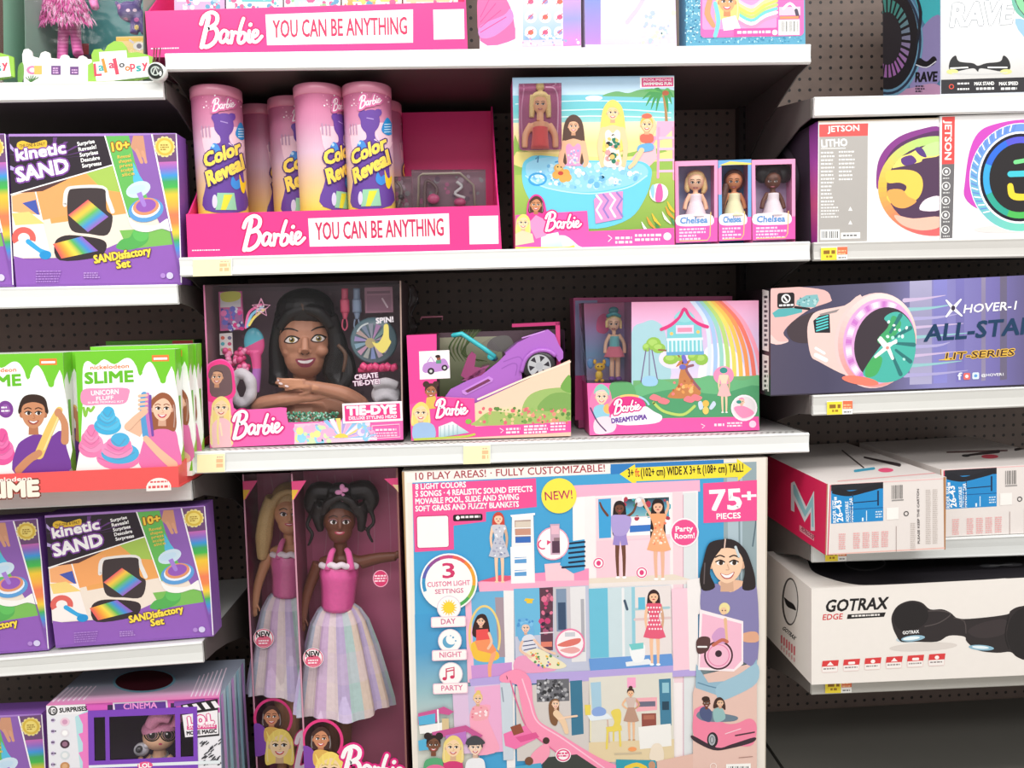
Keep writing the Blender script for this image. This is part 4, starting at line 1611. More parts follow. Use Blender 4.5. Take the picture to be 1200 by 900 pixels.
# ------------------------------------------------------------------ small clear packs in the tray
def clear_pack(px, Y, label, seed, big):
    x0, y0, x1, y1 = px
    q = [at(x0, y0, Y), at(x1, y0-.5, Y), at(x1, y1, Y), at(x0, y1, Y)]
    q[2].z = q[3].z = tz+.0005
    r = thing('accessory_pack', (q[0].x/2+q[1].x/2, Y+.01, tz), label, 'toy pack', 'clear accessory packs in the pink tray')
    m = MB()
    bk = [p+Vector((0, .022, 0)) for p in q]
    m.slab(bk, .002, (150, 116, 128))
    a = plane_art(m, Y+.022, -.01)
    a.dots(x0+3, y0+3, x1-3, y1-2, 30, 1.5, 4, [(196, 110, 150), (150, 150, 150), (120, 90, 110), (190, 170, 180)], seed)
    m.build('backing_card', PRINT, r)
    m = MB()
    m.slab(q, .0215, 'ffffff')
    m.build('blister', FILM, r)
    m = MB()
    k = kpx(Y)
    def P(x, y, d=.008):
        return at(x, y, Y+d)
    if big:
        c = (168, 156, 140)
        m.tube([P(x0+8, y1), P(x0+9, y0+8), P(x0+13, y0+5), P(x1-30, y0+4), P(x1-14, y0+18), P(x1-12, y1)], .0026, c, n=8)
        m.tube([P(x0+16, y1), P(x0+17, y0+14), P(x0+30, y0+22), P(x0+26, y0+36)], .0034, (120, 96, 96), n=8, sub=4)
        m.blob(P(x0+26, y0+34), (.012, .006, .01), (216, 90, 140))
        m.blob(P(x1-30, y0+38), (.012, .006, .008), (206, 80, 130))
        m.tube([P(x1-34, y0+14), P(x1-28, y0+20), P(x1-36, y0+28), P(x1-24, y0+33)], .003, (226, 226, 226), n=8, sub=4)
    else:
        m.tube([P(x0+4, y0+6), P(x0+10, y0+16), P(x0+5, y1-4)], .003, (150, 140, 136), n=8, sub=3)
        m.blob(P(x0+9, y0+24), (.006, .005, .006), (90, 80, 84))
    m.build('accessories', PLASTIC, r)


clear_pack((482, 199, 569, 249), .04, 'clear pack with a bronze trimmed doll accessory at the right end of the pink tray', 5, True)
clear_pack((461, 207, 482, 249), .075, 'narrow clear pack between the last glitter tube and the bigger accessory pack', 6, False)

# ================================================================== upper shelf goods
for i, (x0, x1, cs, lb) in enumerate(((203, 262, ('e8d8ea', 'a8c8d8', 'c8a8cc'), 'white and lilac doll pack at the left end of the top pink tray'),
                                      (264, 330, ('68c0c0', 'e890b8', 'f0f0f0'), 'teal edged doll pack second from the left in the top pink tray'),
                                      (332, 398, ('bfe0e4', '90c890', 'e8e8f0'), 'pale aqua doll pack third from the left in the top pink tray'),
                                      (400, 470, ('f0d070', 'e8a860', 'f4f0e0'), 'yellow doll pack fourth from the left in the top pink tray'),
                                      (472, 536, ('e8c8a0', '90c8c0', 'f0e8e0'), 'tan and aqua doll pack at the right end of the top pink tray'))):
    Y = .045
    q = quad((x0, -100), (x1, -101), (x1, 40), (x0, 41), Y)
    q[2].z = q[3].z = zC1(q[2].x)+.006
    if i == 0:
        pass
    m = MB(); m.slab(q, .04, cs[2])
    a = plane_art(m, Y)
    a.rect(x0+4, -60, x1-4, 2, cs[0]); a.dots(x0+4, -14, x1-4, 10, 46, 1, 4, [cs[0], cs[1], 'ffffff', 'e06090', '60a0c0'], i)
    a.rect(x0+8, -40, x1-8, -16, cs[1], 6)
    m.build('doll_pack', PRINT, None, lb, 'toy box', 'doll packs in the top pink tray')


def zx(zf, e=.0005):
    return lambda x: zf(x)+e


Y = .03
m = MB(); m.slab(quad((561, -90), (680, -93), (681, 54), (562, 55.5), Y, zx(zC1)), .06, (232, 226, 240))
a = plane_art(m, Y, -.012)
a.rect(562, -88, 680, -30, (240, 190, 220))
a.blob([(563, -30), (585, -12), (598, 8), (603, 30), (603, 46), (563, 48)], (232, 100, 160))
a.blob([(563, 30), (590, 18), (598, 10), (601, 24), (580, 42), (563, 44)], (196, 130, 196))
for k in range(4):
    a.line([(563, 20+k*6), (575+k*6, -4+k*8)], 1, (214, 70, 140), 1)
a.poly([(598, -10), (608, 20), (611, 55), (604, 55), (604, 30)], 'ffffff')
a.grad([(612, -20), (657, -21), (658, 46), (613, 47)], [(206, 214, 236), (196, 206, 230), (140, 180, 214)])
a.up()
for i in range(3):
    for j in range(3):
        x, y = 622+i*17, 2+j*18
        a.ell(x, y, 7, 7, 'fbfafe'); a.ell(x, y, 3.4, 3, ('e85a86', '9a90c0', 'e86a50')[(i+j) % 3]); a.line([(x-4, y+3), (x+3, y-4)], 1.2, 'd0506a', 1)
a.rect(612, 47, 658, 54, (232, 196, 216)); a.rect(606, -60, 611, 55, 'f6f0f8')
a.grad([(659, -40), (680, -41), (681, 53), (660, 54)], [(180, 160, 220), (206, 150, 214), (150, 150, 214), (214, 130, 200)])
a.dots(612, 40, 680, 53, 30, .6, 2, ['ffffff', 'e090b8', '90a8d0'], 8)
m.build('craft_set_box', PRINT, None, 'pale lilac toy box with pink fan shape and grid of round charms, top shelf', 'toy box')
m = MB(); m.slab(quad((684, -90), (789, -93), (793, 51), (686, 53), Y, zx(zC1)), .06, (222, 208, 236))
a = plane_art(m, Y, -.012)
a.grad([(684, -60), (704, -61), (704, 52), (686, 52)], [(170, 150, 214), (120, 140, 214), (180, 130, 206)])
a.grad([(704, -60), (790, -62), (792, 50), (704, 52)], ['f0e8f4', 'e8e4ee', 'f4c4e0'])
a.blob([(712, 4), (726, -6), (748, 4), (744, 14), (722, 10)], 'ffffff')
for k in range(7):
    a.line([(706, 20+k*4), (722+k*3, 36+k*1.5), (746, 46)], 1.6, 'ffffff', 4)
a.ell(746, 45, 5, 5, 'ffffff')
for k in range(8):
    g = k*math.pi/4
    a.line([(746, 45), (746+12*math.cos(g), 45+7*math.sin(g))], [1.6, .3], 'ffffff', 1)
a.line([(762, 40), (776, 10), (786, -10)], 2.4, 'f8f8f8', 3); a.line([(735, 26), (750, 6), (760, -14)], 5, (200, 190, 206), 3)
a.dots(752, 8, 790, 50, 60, 1, 4, ['c8e0d8', 'e8e4c0', 'b0c0d8', 'e8d0e4', 'ffffff'], 5)
m.build('craft_set_box', PRINT, None, 'lilac sparkle toy box with white starburst, left of the teal glitter box on top', 'toy box')
m = MB(); m.slab(quad((803, -90), (942, -94), (944, 44), (804, 52), Y, zx(zC1)), .05, (90, 160, 190))
a = plane_art(m, Y, -.02)
a.dots(803, -20, 822, 50, 220, .6, 1.3, ['3c8cb0', 'a8d8e8', '60b0c8', 'c8e8f0', '286890'], 3)
a.dots(822, 42, 940, 50, 120, .6, 1.3, ['3c8cb0', 'a8d8e8', '60b0c8'], 4)
a.rect(821, -60, 942, 43, (246, 104, 176), 5)
a.rect(823, -58, 910, 34, (250, 150, 200), 3)
for k, c in enumerate(('f8c0dc', 'f0e890', 'e8d060', 'b8d870', '70c8c8', 'ffffff', 'f090b8')):
    a.line([(858, -4+k*4), (880, 8+k*4), (896, -2+k*4.2), (910, -8+k*4.5)], 3.6, c, 4)
a.portrait(852, 2, 12, (226, 160, 110), (232, 200, 120), 'long', 'd84a70')
a.line([(838, 4), (842, 24), (838, 42)], 5, (120, 200, 206), 3)
a.line([(832, 0), (829, 16), (836, 30)], [6, 7, 5], (220, 150, 106), 3)
a.poly([(846, 22), (862, 18), (868, 34), (848, 36)], 'f4f4f4')
a.rect(860, 33, 911, 42, (240, 80, 160))
a.scribble(864, 38, 904, 3, 1, 3, 'fde8f4', 3, .1)
a.rect(913, 8, 938, 18, (214, 190, 206)); a.line([(918, 10), (926, 4), (934, 12)], 3, 'f0f0f0'); a.line([(933, 12), (935, 20)], 4, (70, 60, 80), 1)
a.rect(914, 19, 936, 22, 'e89060')
a.rect(912.5, 23, 937, 41, 'fdfcfa')
a.up()
for k in range(14):
    a.rect(915+k*1.5, 25-k*.03, 915+k*1.5+(.5, .9, .6)[k % 3], 37, '404040', 0, False)
a.ell(908, 38, 3.2, 3.2, 'fff0f8')
m.build('doll_gift_box', PRINT, None, 'teal glitter box with pink rainbow hair card and barcode, right end of top shelf', 'toy box')

# ================================================================== pool playset box
Y = .025
m = MB()
m.slab(quad((600.5, 91), (790, 88.5), (790.5, 288), (604, 294), Y, zx(zC2)), .075, (244, 92, 170))
a = plane_art(m, Y, -.02, .012, bnd=[(600.5, 91), (790, 88.5), (790.5, 288), (604, 294)])
a.grad([(600.5, 91), (790, 88.5), (790, 115), (601, 120)], [(168, 206, 236), (206, 228, 242)])
a.grad([(601, 112), (790, 110), (790, 146), (601, 150)], [(120, 196, 214), (110, 200, 206), (170, 220, 214)])
a.line([(604, 122), (680, 118), (786, 120)], 1, 'e0f4f8', 3); a.line([(640, 130), (720, 128), (786, 132)], 1.4, 'd8f2f4', 3); a.line([(602, 140), (690, 136), (786, 138)], 1.2, 'e8f8f8', 3)
a.blob([(706, 112), (722, 107), (736, 109), (750, 105), (768, 104), (790, 106), (790, 114), (720, 113)], (110, 170, 110))
a.ell(696, 115, 10, 3, 'f0f8fa')
a.grad([(601, 144), (790, 142), (790, 190), (602, 194)], [(248, 234, 196), (250, 222, 150), (250, 232, 160)])
a.blob([(602, 165), (612, 175), (640, 182), (700, 186), (790, 180), (790, 290), (604, 293)], (150, 188, 84))
a.grad([(604, 205), (790, 200), (790, 270), (604, 275)], [(172, 196, 92), (132, 172, 74)])
a.blob([(604, 180), (620, 178), (700, 184), (760, 182), (790, 176), (790, 186), (700, 196), (610, 196)], (238, 224, 140))
# palm
a.line([(781, 142), (780, 128), (777, 108)], [3.4, 3, 2.4], (176, 132, 84))
for dx, dy in ((-24, 8), (-20, 16), (-14, 20), (10, 14), (12, 6), (-22, -1), (8, -3), (-10, -4), (-8, 22), (6, 24)):
    a.line([(777, 108), (777+dx*.6, 106+dy*.35), (777+dx, 108+dy)], [1.4, 4, .6], ((70, 150, 84), (96, 172, 90))[(dx+dy) % 2])
a.ell(780, 109, 4, 3, (170, 90, 60))
a.rect(750, 90, 790, 102.5, 'ffffff'); a.rect(752, 91, 789, 101.5, (226, 60, 130))
a.text('POOL/PISCINE', 754, 95.4, 787, 94.8, 3, 'ffe0ee', .03); a.text('SWIMMING FUN', 754, 100, 787, 99.4, 3.2, 'ffffff', .05)
# deck chair
P2 = (250, 160, 196)
a.poly([(770, 142), (790, 142), (790, 150), (776, 164), (768, 164)], (250, 176, 206))
a.line([(766, 162), (750, 192)], 6, P2, 1); a.line([(772, 150), (771, 208)], 3, P2, 1); a.line([(789, 150), (790, 210)], 3, P2, 1)
for k in range(4):
    a.rect(772, 160+k*13, 790, 163+k*13, (252, 190, 214))
a.poly([(738, 188), (752, 172), (768, 170), (770, 186), (760, 196), (742, 196)], (250, 190, 200))
# pool
a.blob([(612, 196), (618, 186), (634, 182), (690, 188), (745, 188), (762, 196), (763, 210), (756, 232), (738, 256), (700, 268), (660, 262), (630, 246), (614, 220)], (110, 206, 234))
a.blob([(616, 196), (624, 188), (650, 184), (690, 190), (742, 190), (758, 197), (756, 208), (730, 219), (690, 225), (650, 222), (622, 212)], (150, 212, 240))
a.dots(622, 190, 752, 220, 150, 1, 4.4, ['c8ecfa', 'ffffff', '8cc8ec', 'b0e0f6', '70b8e4'], 6, lambda x, y: ((x-688)/64)**2+((y-205)/15)**2 < 1)
a.line([(616, 206), (640, 220), (690, 227), (735, 220), (758, 206)], 1.6, (190, 236, 248), 5)
a.ring(630, 210, 11, 8, 2.4, (60, 160, 220), 22)
a.line([(630, 190), (631, 183), (628, 186)], 1.3, (60, 110, 160), 1)
# puppy with ring
for dx, dy in ((0, 0), (7, 3), (-4, 5), (4, 9), (-2, -3), (9, 8)):
    a.ell(656+dx, 200+dy, 5, 5, (226, 170, 84), 12)
a.ell(655, 196, 4, 3.6, (240, 196, 120)); a.ell(657, 203, 3.2, 2.4, (200, 70, 60)); a.ell(653.6, 195.4, .9, .9, '201810'); a.ell(657.6, 195.8, .9, .9, '201810')
a.line([(651, 190), (660, 187), (666, 184)], 1.6, (60, 150, 210))
# three printed dolls
for cx, hy, r, sk, hr, tp, bt in ((672, 148, 9.5, (240, 186, 150), (92, 66, 56), (236, 160, 206), 194), (718, 132, 10.5, (250, 206, 160), (250, 214, 110), (70, 110, 110), 194)):
    a.blob([(cx-r, hy-6), (cx, hy-r*1.45), (cx+r*1.05, hy-6), (cx+r*1.4, hy+18), (cx+r*1.3, hy+40), (cx+r*.7, hy+46), (cx-r*.8, hy+46), (cx-r*1.3, hy+40), (cx-r*1.35, hy+16)], hr)
    a.line([(cx-11, hy+20), (cx-15, hy+40), (cx-12, bt)], [7, 6, 4.5], sk); a.line([(cx+11, hy+20), (cx+15, hy+40), (cx+13, bt)], [7, 6, 4.5], sk)
    a.blob([(cx-13, hy+20), (cx-3, hy+15), (cx+3, hy+15), (cx+13, hy+20), (cx+9, hy+34), (cx+8, hy+44), (cx+11, bt), (cx-11, bt), (cx-8, hy+44), (cx-9, hy+34)], sk)
    a.blob([(cx-9, hy+25), (cx-5, hy+20), (cx, hy+24), (cx+5, hy+20), (cx+9, hy+25), (cx+7, hy+42), (cx+10, bt), (cx-10, bt), (cx-7, hy+42)], tp if cx < 700 else (244, 236, 224))
    if cx > 700:
        a.dots(cx-7, hy+27, cx+7, bt-2, 34, 1.4, 3.6, ['202020', 'f0a0a0', '2a7a60', 'f6f0e0', 'e8c070'], 3)
    else:
        a.dots(cx-6, hy+28, cx+6, bt-2, 24, .8, 1.8, ['f8e0f0', 'a0b0e0', 'c8e0d0'], 3)
    a.portrait(cx, hy, r*.78, sk, hr, 'none', 'd04a60')
    a.blob([(cx-r*.86, hy+4), (cx-r*.8, hy-5), (cx-2, hy-r*1.2), (cx+r*.8, hy-5), (cx+r*.86, hy+4), (cx+r*.5, hy-4), (cx-2, hy-r*.72), (cx-r*.5, hy-4)], hr)
cx, hy = 758, 146
a.line([(cx-6, 158), (cx-4, 172)], 5, (250, 206, 160), 1); a.line([(cx+5, 156), (cx+9, 146), (cx+3, 135)], [5, 4, 4], (250, 206, 160))
a.blob([(cx-7, 158), (cx+6, 157), (cx+7, 166), (cx-6, 167)], (232, 110, 90)); a.blob([(cx-9, 170), (cx+6, 168), (cx+7, 176), (cx-10, 178)], (110, 176, 220))
a.line([(cx-6, 176), (cx-14, 190), (cx-20, 196)], [6, 5, 4], (250, 206, 160))
a.portrait(cx, hy, 8, (250, 206, 160), (250, 190, 90), 'up', 'd04a60'); a.ell(cx, 136, 6, 3, (236, 110, 90))
# towel, ball, flowers
a.poly([(696, 234), (702, 227), (730, 224), (729, 256), (698, 262)], (236, 150, 206))
for k in range(4):
    a.line([(699+k*8, 229-k*1), (705+k*8, 236-k), (699+k*8, 246-k), (705+k*8, 256-k)], 2.6, ('fdf4fa', '9a80c8')[k % 2], 1)
a.ell(772, 226, 11, 11, 'fdf6f8'); a.blob([(770, 218), (775, 216), (777, 228), (775, 236), (768, 235)], (240, 100, 170)); a.blob([(762, 222), (766, 216), (767, 226), (765, 233)], (150, 206, 226))
for x, y, c in ((760, 258, 'f2a03c'), (766, 254, 'f6c23c'), (782, 246, 'f2a03c'), (784, 240, 'f6c23c'), (778, 252, 'f4f4e0'), (754, 264, 'ffffff'), (788, 258, '4a9060'), (770, 264, '4a8a4a')):
    a.line([(x+8, y+10), (x+2, y+4), (x-2, y-4)], [1, 3.4, .6], c, 3)
# pink foot
a.poly([(604, 252), (688, 247), (690, 271), (790, 267), (790.5, 288), (604, 294)], (246, 92, 176))
a.blob([(640, 294), (644, 280), (662, 276), (678, 288), (686, 292)], (230, 240, 240))
a.grad([(634, 276), (654, 272), (660, 290), (634, 293)], ['f4f8fa', 'b8d4dc'])
a.line([(604, 291), (660, 291), (672, 289)], 3.4, (240, 220, 90), 3)
a.blob([(617, 250), (619, 236), (626, 228), (634, 230), (639, 240), (639, 256), (620, 258)], (228, 60, 150))
a.portrait(628, 240, 7.6, (206, 142, 100), (86, 54, 40), 'long', 'd04a60', hl=1.3)
a.poly([(619, 262), (628, 252), (640, 258), (640, 276), (628, 280)], (242, 150, 200))
a.portrait(613, 261, 7.4, (250, 214, 170), (250, 222, 120), 'long', 'd04a60', hl=1.9)
a.poly([(604, 274), (612, 270), (624, 274), (626, 284), (604, 288)], (248, 214, 180))
a.script(637, 271, 681, 268, 22, 'ffffff', (224, 40, 130), 3.5)
a.scribble(721, 279, 741, 3, 2, 5, 'fde0f0', 3, .1); a.scribble(744, 276, 776, 3, 2, 5, 'fde0f0', 4, .1)
a.line([(713, 276), (717, 279), (713, 283)], 1.2, 'fde0f0', 1); a.ell(782, 277, 4.6, 4.6, 'fde8f4')
# clear window with a doll behind
a.rect(608, 98, 658, 176, (190, 110, 150), 5)
a.rect(609.5, 99.5, 656.5, 174.5, (172, 88, 132), 4)
a.line([(640, 102), (650, 104), (654, 120), (653, 165)], 1.6, (222, 170, 198), 4); a.line([(614, 104), (611, 130), (612, 160)], 1.4, (214, 150, 184), 3)
PB = m.build('pool_playset_box', PRINT, None, 'large doll pool playset box with beach print on the middle shelf', 'toy box')
YD = .012
doll('fashion_doll', 'blonde doll in a floral swimsuit shown in the cut-out of the pool playset box', 'doll', YD, (236, 178, 140),
     [('b', 633, 122, 8.4, 11, 5, .004), ('t', [(633, 130, .006), (633, 142, .006)], [4, 4.4]), ('t', [(633, 144, .007), (633, 158, .007), (633, 173, .007)], [10, 9, 10]),
      ('t', [(623, 146, .008), (616, 158, .008), (615, 173, .008)], [4.4, 4, 3.6]), ('t', [(643, 146, .008), (650, 158, .008), (651, 173, .008)], [4.4, 4, 3.6])], .0014,
     face_paint(633, 122, 9, None, w=.9),
     [('hair', HAIR, (232, 204, 140), [('t', [(626, 112, .006), (624, 124, .008), (623, 138, .01)], [5, 4, 3]), ('t', [(640, 112, .006), (642, 124, .008), (643, 138, .01)], [5, 4, 3]), ('b', 633, 112, 9, 5, 5, .005), ('b', 633, 103, 5, 4, 4, .008)], .0012, 2),
      ('swimsuit', FABRIC, (226, 96, 96), [('t', [(633, 150, .005), (633, 160, .0045), (633, 174, .004)], [9.2, 9.4, 11])])])
m = MB()
m.slab([at(608, 98, -.003), at(658, 97, -.003), at(658, 175, -.003), at(608, 176, -.003)], .02, 'ffffff')
w_ = m.build('window', FILM, PB)


# ------------------------------------------------------------------ three little doll boxes
def little(px, label, bg, skin, hair, dress, hl, title, seed):
    x0, y0, x1, y1 = px
    Y = .03
    q = quad((x0, y0), (x1, y0-1.4), (x1, y1-1.6), (x0+1, y1), Y, zx(zC2))
    D = .045
    e = Vector((0, D, 0))
    r = thing('small_doll_box', ((q[2].x+q[3].x)/2, Y+D/2, q[3].z), label, 'toy box', 'small clear-front doll boxes')
    m = MB()
    m.face([p+e for p in q], bg)
    tl, tr, br, bl = q
    for l in ((tl, bl, bl+e, tl+e), (tr, tr+e, br+e, br), (bl, br, br+e, bl+e), (tl, tl+e, tr+e, tr)):
        m.face(l, (232, 140, 186))
    b = plane_art(m, Y+D-.0005)
    cx = (x0+x1)/2
    b.grad([(x0+4, y0+6), (x1-4, y0+5), (x1-4, y0+70), (x0+4, y0+70)], [mixc(bg, 'ffffff', .1), bg, mixc(bg, 'ffffff', .5)])
    a = plane_art(m, Y, -.03)
    F_ = (110, 170, 222) if hl == 'braid' else (244, 160, 200)
    for l in ([(x0, y0), (x1, y0-1.4), (x1, y0+4.5), (x0, y0+6)], [(x0, y0+5), (x0+4, y0+5), (x0+5, y1), (x0+1, y1)], [(x1-4, y0+4), (x1, y0+4), (x1, y1-1.6), (x1-4, y1-1.5)]):
        a.poly(l, F_)
    if hl == 'braid':
        a.poly([(x0+1, y0+6), (x0+14, y0+1), (x1, y0+3), (x1, y0+5), (x0+16, y0+5)], (246, 214, 110)); a.poly([(x0, y0+10), (x0+4, y0+7), (x0+4, y0+40), (x0, y0+40)], (230, 150, 190))
    a.poly([(x0+1, y0+68), (x1, y0+66), (x1, y1-1.6), (x0+1, y1)], (246, 92, 176))
    a.blob([(x0+3, y0+64), (cx, y0+62), (x1-7, y0+63), (x1-6, y0+74), (cx, y0+76), (x0+3, y0+75)], 'fdeef8')
    a.text(title, x0+6, y0+73, x1-12, y0+72, 7, (96, 150, 206), .05, .1)
    a.ell(x1-9, y0+68, 3.6, 3.6, 'fdf0f8')
    a.scribble(x0+5, y0+80, x1-10, 2.2, 4, 3.8, 'fdd0e8', seed, .5)
    if title == 'Chelsea':
        a.line([(x0+6, y1-2), (x1-12, y1-3), (x1-9, y1-8), (x1-8, y0+60)], 1.2, (222, 190, 120), 1)
    m.build('carton', PRINT, r)
    m = MB(); m.face([at(x0+3, y0+4, Y+.0003), at(x1-3, y0+3, Y+.0003), at(x1-3, y0+68, Y+.0003), at(x0+3, y0+69, Y+.0003)], 'ffffff')
    m.build('window', FILM, r)
    Yd = Y+.022
    hx, hy = cx-1, y0+24
    hairp = [('b', hx, hy-4, 11.2, 9.5, 9.5, .006)]
    if hl == 'bob':
        hairp += [('t', [(hx-9, hy-4, .004), (hx-10, hy+8, .004), (hx-8, hy+12, .004)], [3, 3.4, 2]), ('t', [(hx+9, hy-4, .004), (hx+10.5, hy+8, .004), (hx+8, hy+14, .004)], [3.4, 4, 2])]
    elif hl == 'braid':
        hairp += [('b', hx, hy, 12.5, 13, 6, .009), ('t', [(hx-9, hy+4, 0), (hx-12, hy+18, -.004), (hx-14, hy+28, -.006), (hx-13, hy+40, -.006)], [4, 4.4, 4, 2])]
    else:
        hairp += [('b', hx-12, hy-8, 10, 11, 7, .006), ('b', hx+13, hy-8, 10, 11, 7, .006), ('b', hx, hy-13, 14, 7, 7, .006)]
    d = doll('small_doll', label.split(' in ')[0].replace('small doll box', 'small doll')+(' behind the clear front, ' + {'bob': 'white dress', 'braid': 'pale yellow dress', 'puff': 'white top'}[hl]), 'doll', Yd, skin,
             [('b', hx, hy, 9.6, 10.2, 8.6, 0), ('t', [(hx, hy+9, 0), (hx, hy+14, 0)], [3, 3]), ('t', [(hx, hy+14, 0), (hx, hy+24, 0), (hx, hy+34, 0)], [6, 6.4, 7.5]),
              ('t', [(hx-6, hy+15, 0), (hx-11, hy+24, -.002), (hx-13, hy+33, -.004)], [2.8, 2.6, 2.6]), ('t', [(hx+6, hy+15, 0), (hx+11, hy+24, -.002), (hx+13, hy+33, -.004)], [2.8, 2.6, 2.6]),
              ('t', [(hx-4, hy+34, 0), (hx-4, hy+56, 0)], [4, 3.2]), ('t', [(hx+4, hy+34, 0), (hx+4, hy+56, 0)], [4, 3.2])], .0012, face_paint(hx, hy+1, 10, None, w=.9),
             [('hair', HAIR, hair, hairp, .0014, 2), ('dress', FABRIC, dress, [('t', [(hx, hy+15.5, -.0005), (hx, hy+24, -.001), (hx, hy+32, -.002), (hx, hy+42, -.002)], [7, 7.2, 10, 14])])])
    return r


little((791, 189, 841, 284.5), 'blonde small doll box in pink, leftmost of the three beside the pool playset', (150, 176, 214), (246, 202, 166), (240, 214, 150), (244, 232, 238), 'bob', 'Chelsea', 3)
little((841.5, 188, 880.5, 282.5), 'brunette small doll box in the middle with blue rainbow top card', (84, 150, 200), (206, 138, 96), (92, 56, 44), (238, 236, 190), 'braid', 'Chelsea', 4)
little((881, 187.5, 932, 281.5), 'dark-haired small doll box in pink, rightmost of the three beside the pool playset', (196, 186, 220), (104, 66, 50), (28, 22, 24), (240, 232, 236), 'puff', 'Chelsea', 5)
# ================================================================== styling head box
Y = .045
SQ = [(238, 334), (470, 329), (472.5, 515), (246, 525)]
q = quad(*SQ, Y, zx(zC3))
D = .16
e = Vector((0, D, 0))
tl, tr, br, bl = q
r = thing('styling_head_box', ((bl.x+br.x)/2, Y+D/2, bl.z), 'big clear-front styling head box at the left end of the perforated shelf', 'toy box')
m = MB()
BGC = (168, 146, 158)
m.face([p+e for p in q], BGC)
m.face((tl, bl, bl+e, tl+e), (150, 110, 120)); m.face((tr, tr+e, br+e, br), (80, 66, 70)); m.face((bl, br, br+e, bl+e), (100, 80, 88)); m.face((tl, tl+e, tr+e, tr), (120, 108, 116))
# printed backing seen behind the head
b = Art(m, lambda px, py, o: at(px, py, Y)+Vector((0, D-.0005-o, 0)))
b.rect(250, 338, 466, 500, (176, 150, 164)); b.dots(252, 340, 466, 495, 60, 1, 4, [(190, 160, 176), (160, 136, 150), (204, 166, 190)], 3)
a = plane_art(m, Y, -.03, .03, bnd=SQ)
# pale side strips and bottom print on the front card
a.line([(469.5, 330), (472, 515)], 2.4, (176, 150, 140), 1); a.line([(239, 335), (247, 524)], 2, (206, 120, 160), 1)
a.blob([(242, 436), (244, 427), (252, 422), (262, 421), (271, 428), (275, 442), (274, 478), (300, 480), (336, 478), (338, 495), (472, 490), (474, 520), (240, 530)], (244, 96, 176))
a.poly([(335, 479), (338, 497), (472, 491), (473, 516), (246, 526), (246, 482), (330, 478)], (246, 104, 178))
a.poly([(345, 497), (434, 492), (433, 517), (345, 521)], (244, 200, 220))
for k in range(18):
    g = math.pi*(1+k/17)
    a.poly([(400, 514), (400+42*math.cos(g-.07), 514+24*math.sin(g-.07)), (400+42*math.cos(g+.07), 514+24*math.sin(g+.07))], ('f6b0d8', '90c4ec', 'ffffff', 'f6dc7c', 'b0a4e0')[k % 5])
a.dots(346, 500, 388, 518, 50, 2, 6, [(250, 236, 150), (150, 214, 236), (246, 180, 214), (214, 236, 180)], 5)
a.dots(420, 496, 434, 514, 16, 2, 5, [(150, 206, 236), (190, 180, 230), (246, 220, 240)], 6)
a.ell(400, 513, 8, 5, (252, 210, 90), 14, 0, True, 180, 360)
# portraits lower left
a.blob([(243, 440), (245, 428), (256, 422), (268, 426), (274, 440), (274, 465), (244, 470)], (238, 60, 140))
a.blob([(246, 440), (250, 430), (260, 427), (269, 432), (272, 446), (270, 462), (248, 464)], (110, 84, 88))
a.portrait(254, 442, 8.5, (214, 160, 130), (94, 70, 70), 'none', 'b84a58'); a.blob([(244, 440), (248, 430), (260, 428), (266, 440), (262, 436), (252, 434), (247, 444)], (110, 84, 88))
a.portrait(259, 478, 10, (248, 214, 178), (244, 216, 140), 'long', 'd0505a', hl=2.6)
a.blob([(248, 500), (258, 490), (270, 496), (272, 523), (248, 524)], (248, 196, 206)); a.line([(258, 496), (260, 510)], 2, (252, 226, 200), 1)
for x in (248, 256, 272):
    a.line([(x, 488), (x-1, 506), (x, 520)], 2.4, (246, 224, 160), 3)
a.script(270, 515, 331, 509, 32, 'ffffff', (220, 40, 130), 3.6)
# tie-dye sign
a.poly([(401, 473), (471, 470), (472, 493), (402, 496.5)], 'fff6fa'); a.poly([(403.5, 475.5), (468.5, 472.5), (469.5, 490.5), (404.5, 494)], (238, 60, 136))
a.text('TIE-DYE', 407, 486.5, 464, 484, 9.5, 'ffffff', .07); a.text('DELUXE STYLING HEAD', 409, 492, 465, 489.6, 3.6, 'ffe8f2', .05)
a.line([(436, 499), (468, 497), (469, 512), (436, 514), (436, 499)], 1, 'fbd0e4', 1)
a.scribble(440, 504, 465, 2.4, 1, 3, 'fde0ee', 3, .1); a.scribble(438, 508, 466, 1.8, 2, 3, 'fbc8e0', 4, .1)
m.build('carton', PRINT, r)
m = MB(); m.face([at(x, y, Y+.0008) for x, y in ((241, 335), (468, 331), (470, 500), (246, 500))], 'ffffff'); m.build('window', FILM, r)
def sticker():
    mm = MB()
    return mm, Art(mm, lambda px, py, o: at(px, py, Y+.0012-o), sk=-.03, base=0)


m, a = sticker()
a.text('SPIN!', 441, 379, 461, 377, 6, 'f4f0f4', .06)
a.blob([(450, 381), (455, 381), (456, 396), (458, 402), (448, 414), (436, 401), (443, 402), (449, 392)], (240, 226, 120))
m.build('spin_arrow', PRINT, r)
m, a = sticker()
a.text('CREATE', 416, 445, 443, 442, 5.5, 'fff6fb', .04, out=(150, 60, 120)); a.text('TIE-DYE!', 414, 452.5, 445, 449.5, 5.5, 'fff6fb', .04, out=(150, 60, 120))
m.build('slogan_print', PRINT, r)
m, a = sticker()
for k, c in enumerate(('f070a8', '8ac8e8', 'f0dc70')):
    a.line([(288+k*2, 384-k*1.5), (292+k*3, 366+k*3), (306+k*1.5, 357+k*3)], 3, c, 4)
st = [(306+(11 if i % 2 == 0 else 5)*math.sin(i*math.pi/5), 361-(11 if i % 2 == 0 else 5)*math.cos(i*math.pi/5)) for i in range(10)]
a.line(st+[st[0]], 1.4, (240, 170, 200), 1); a.scribble(301, 359, 311, 2, 3, 3, (244, 214, 226), 4, .2)
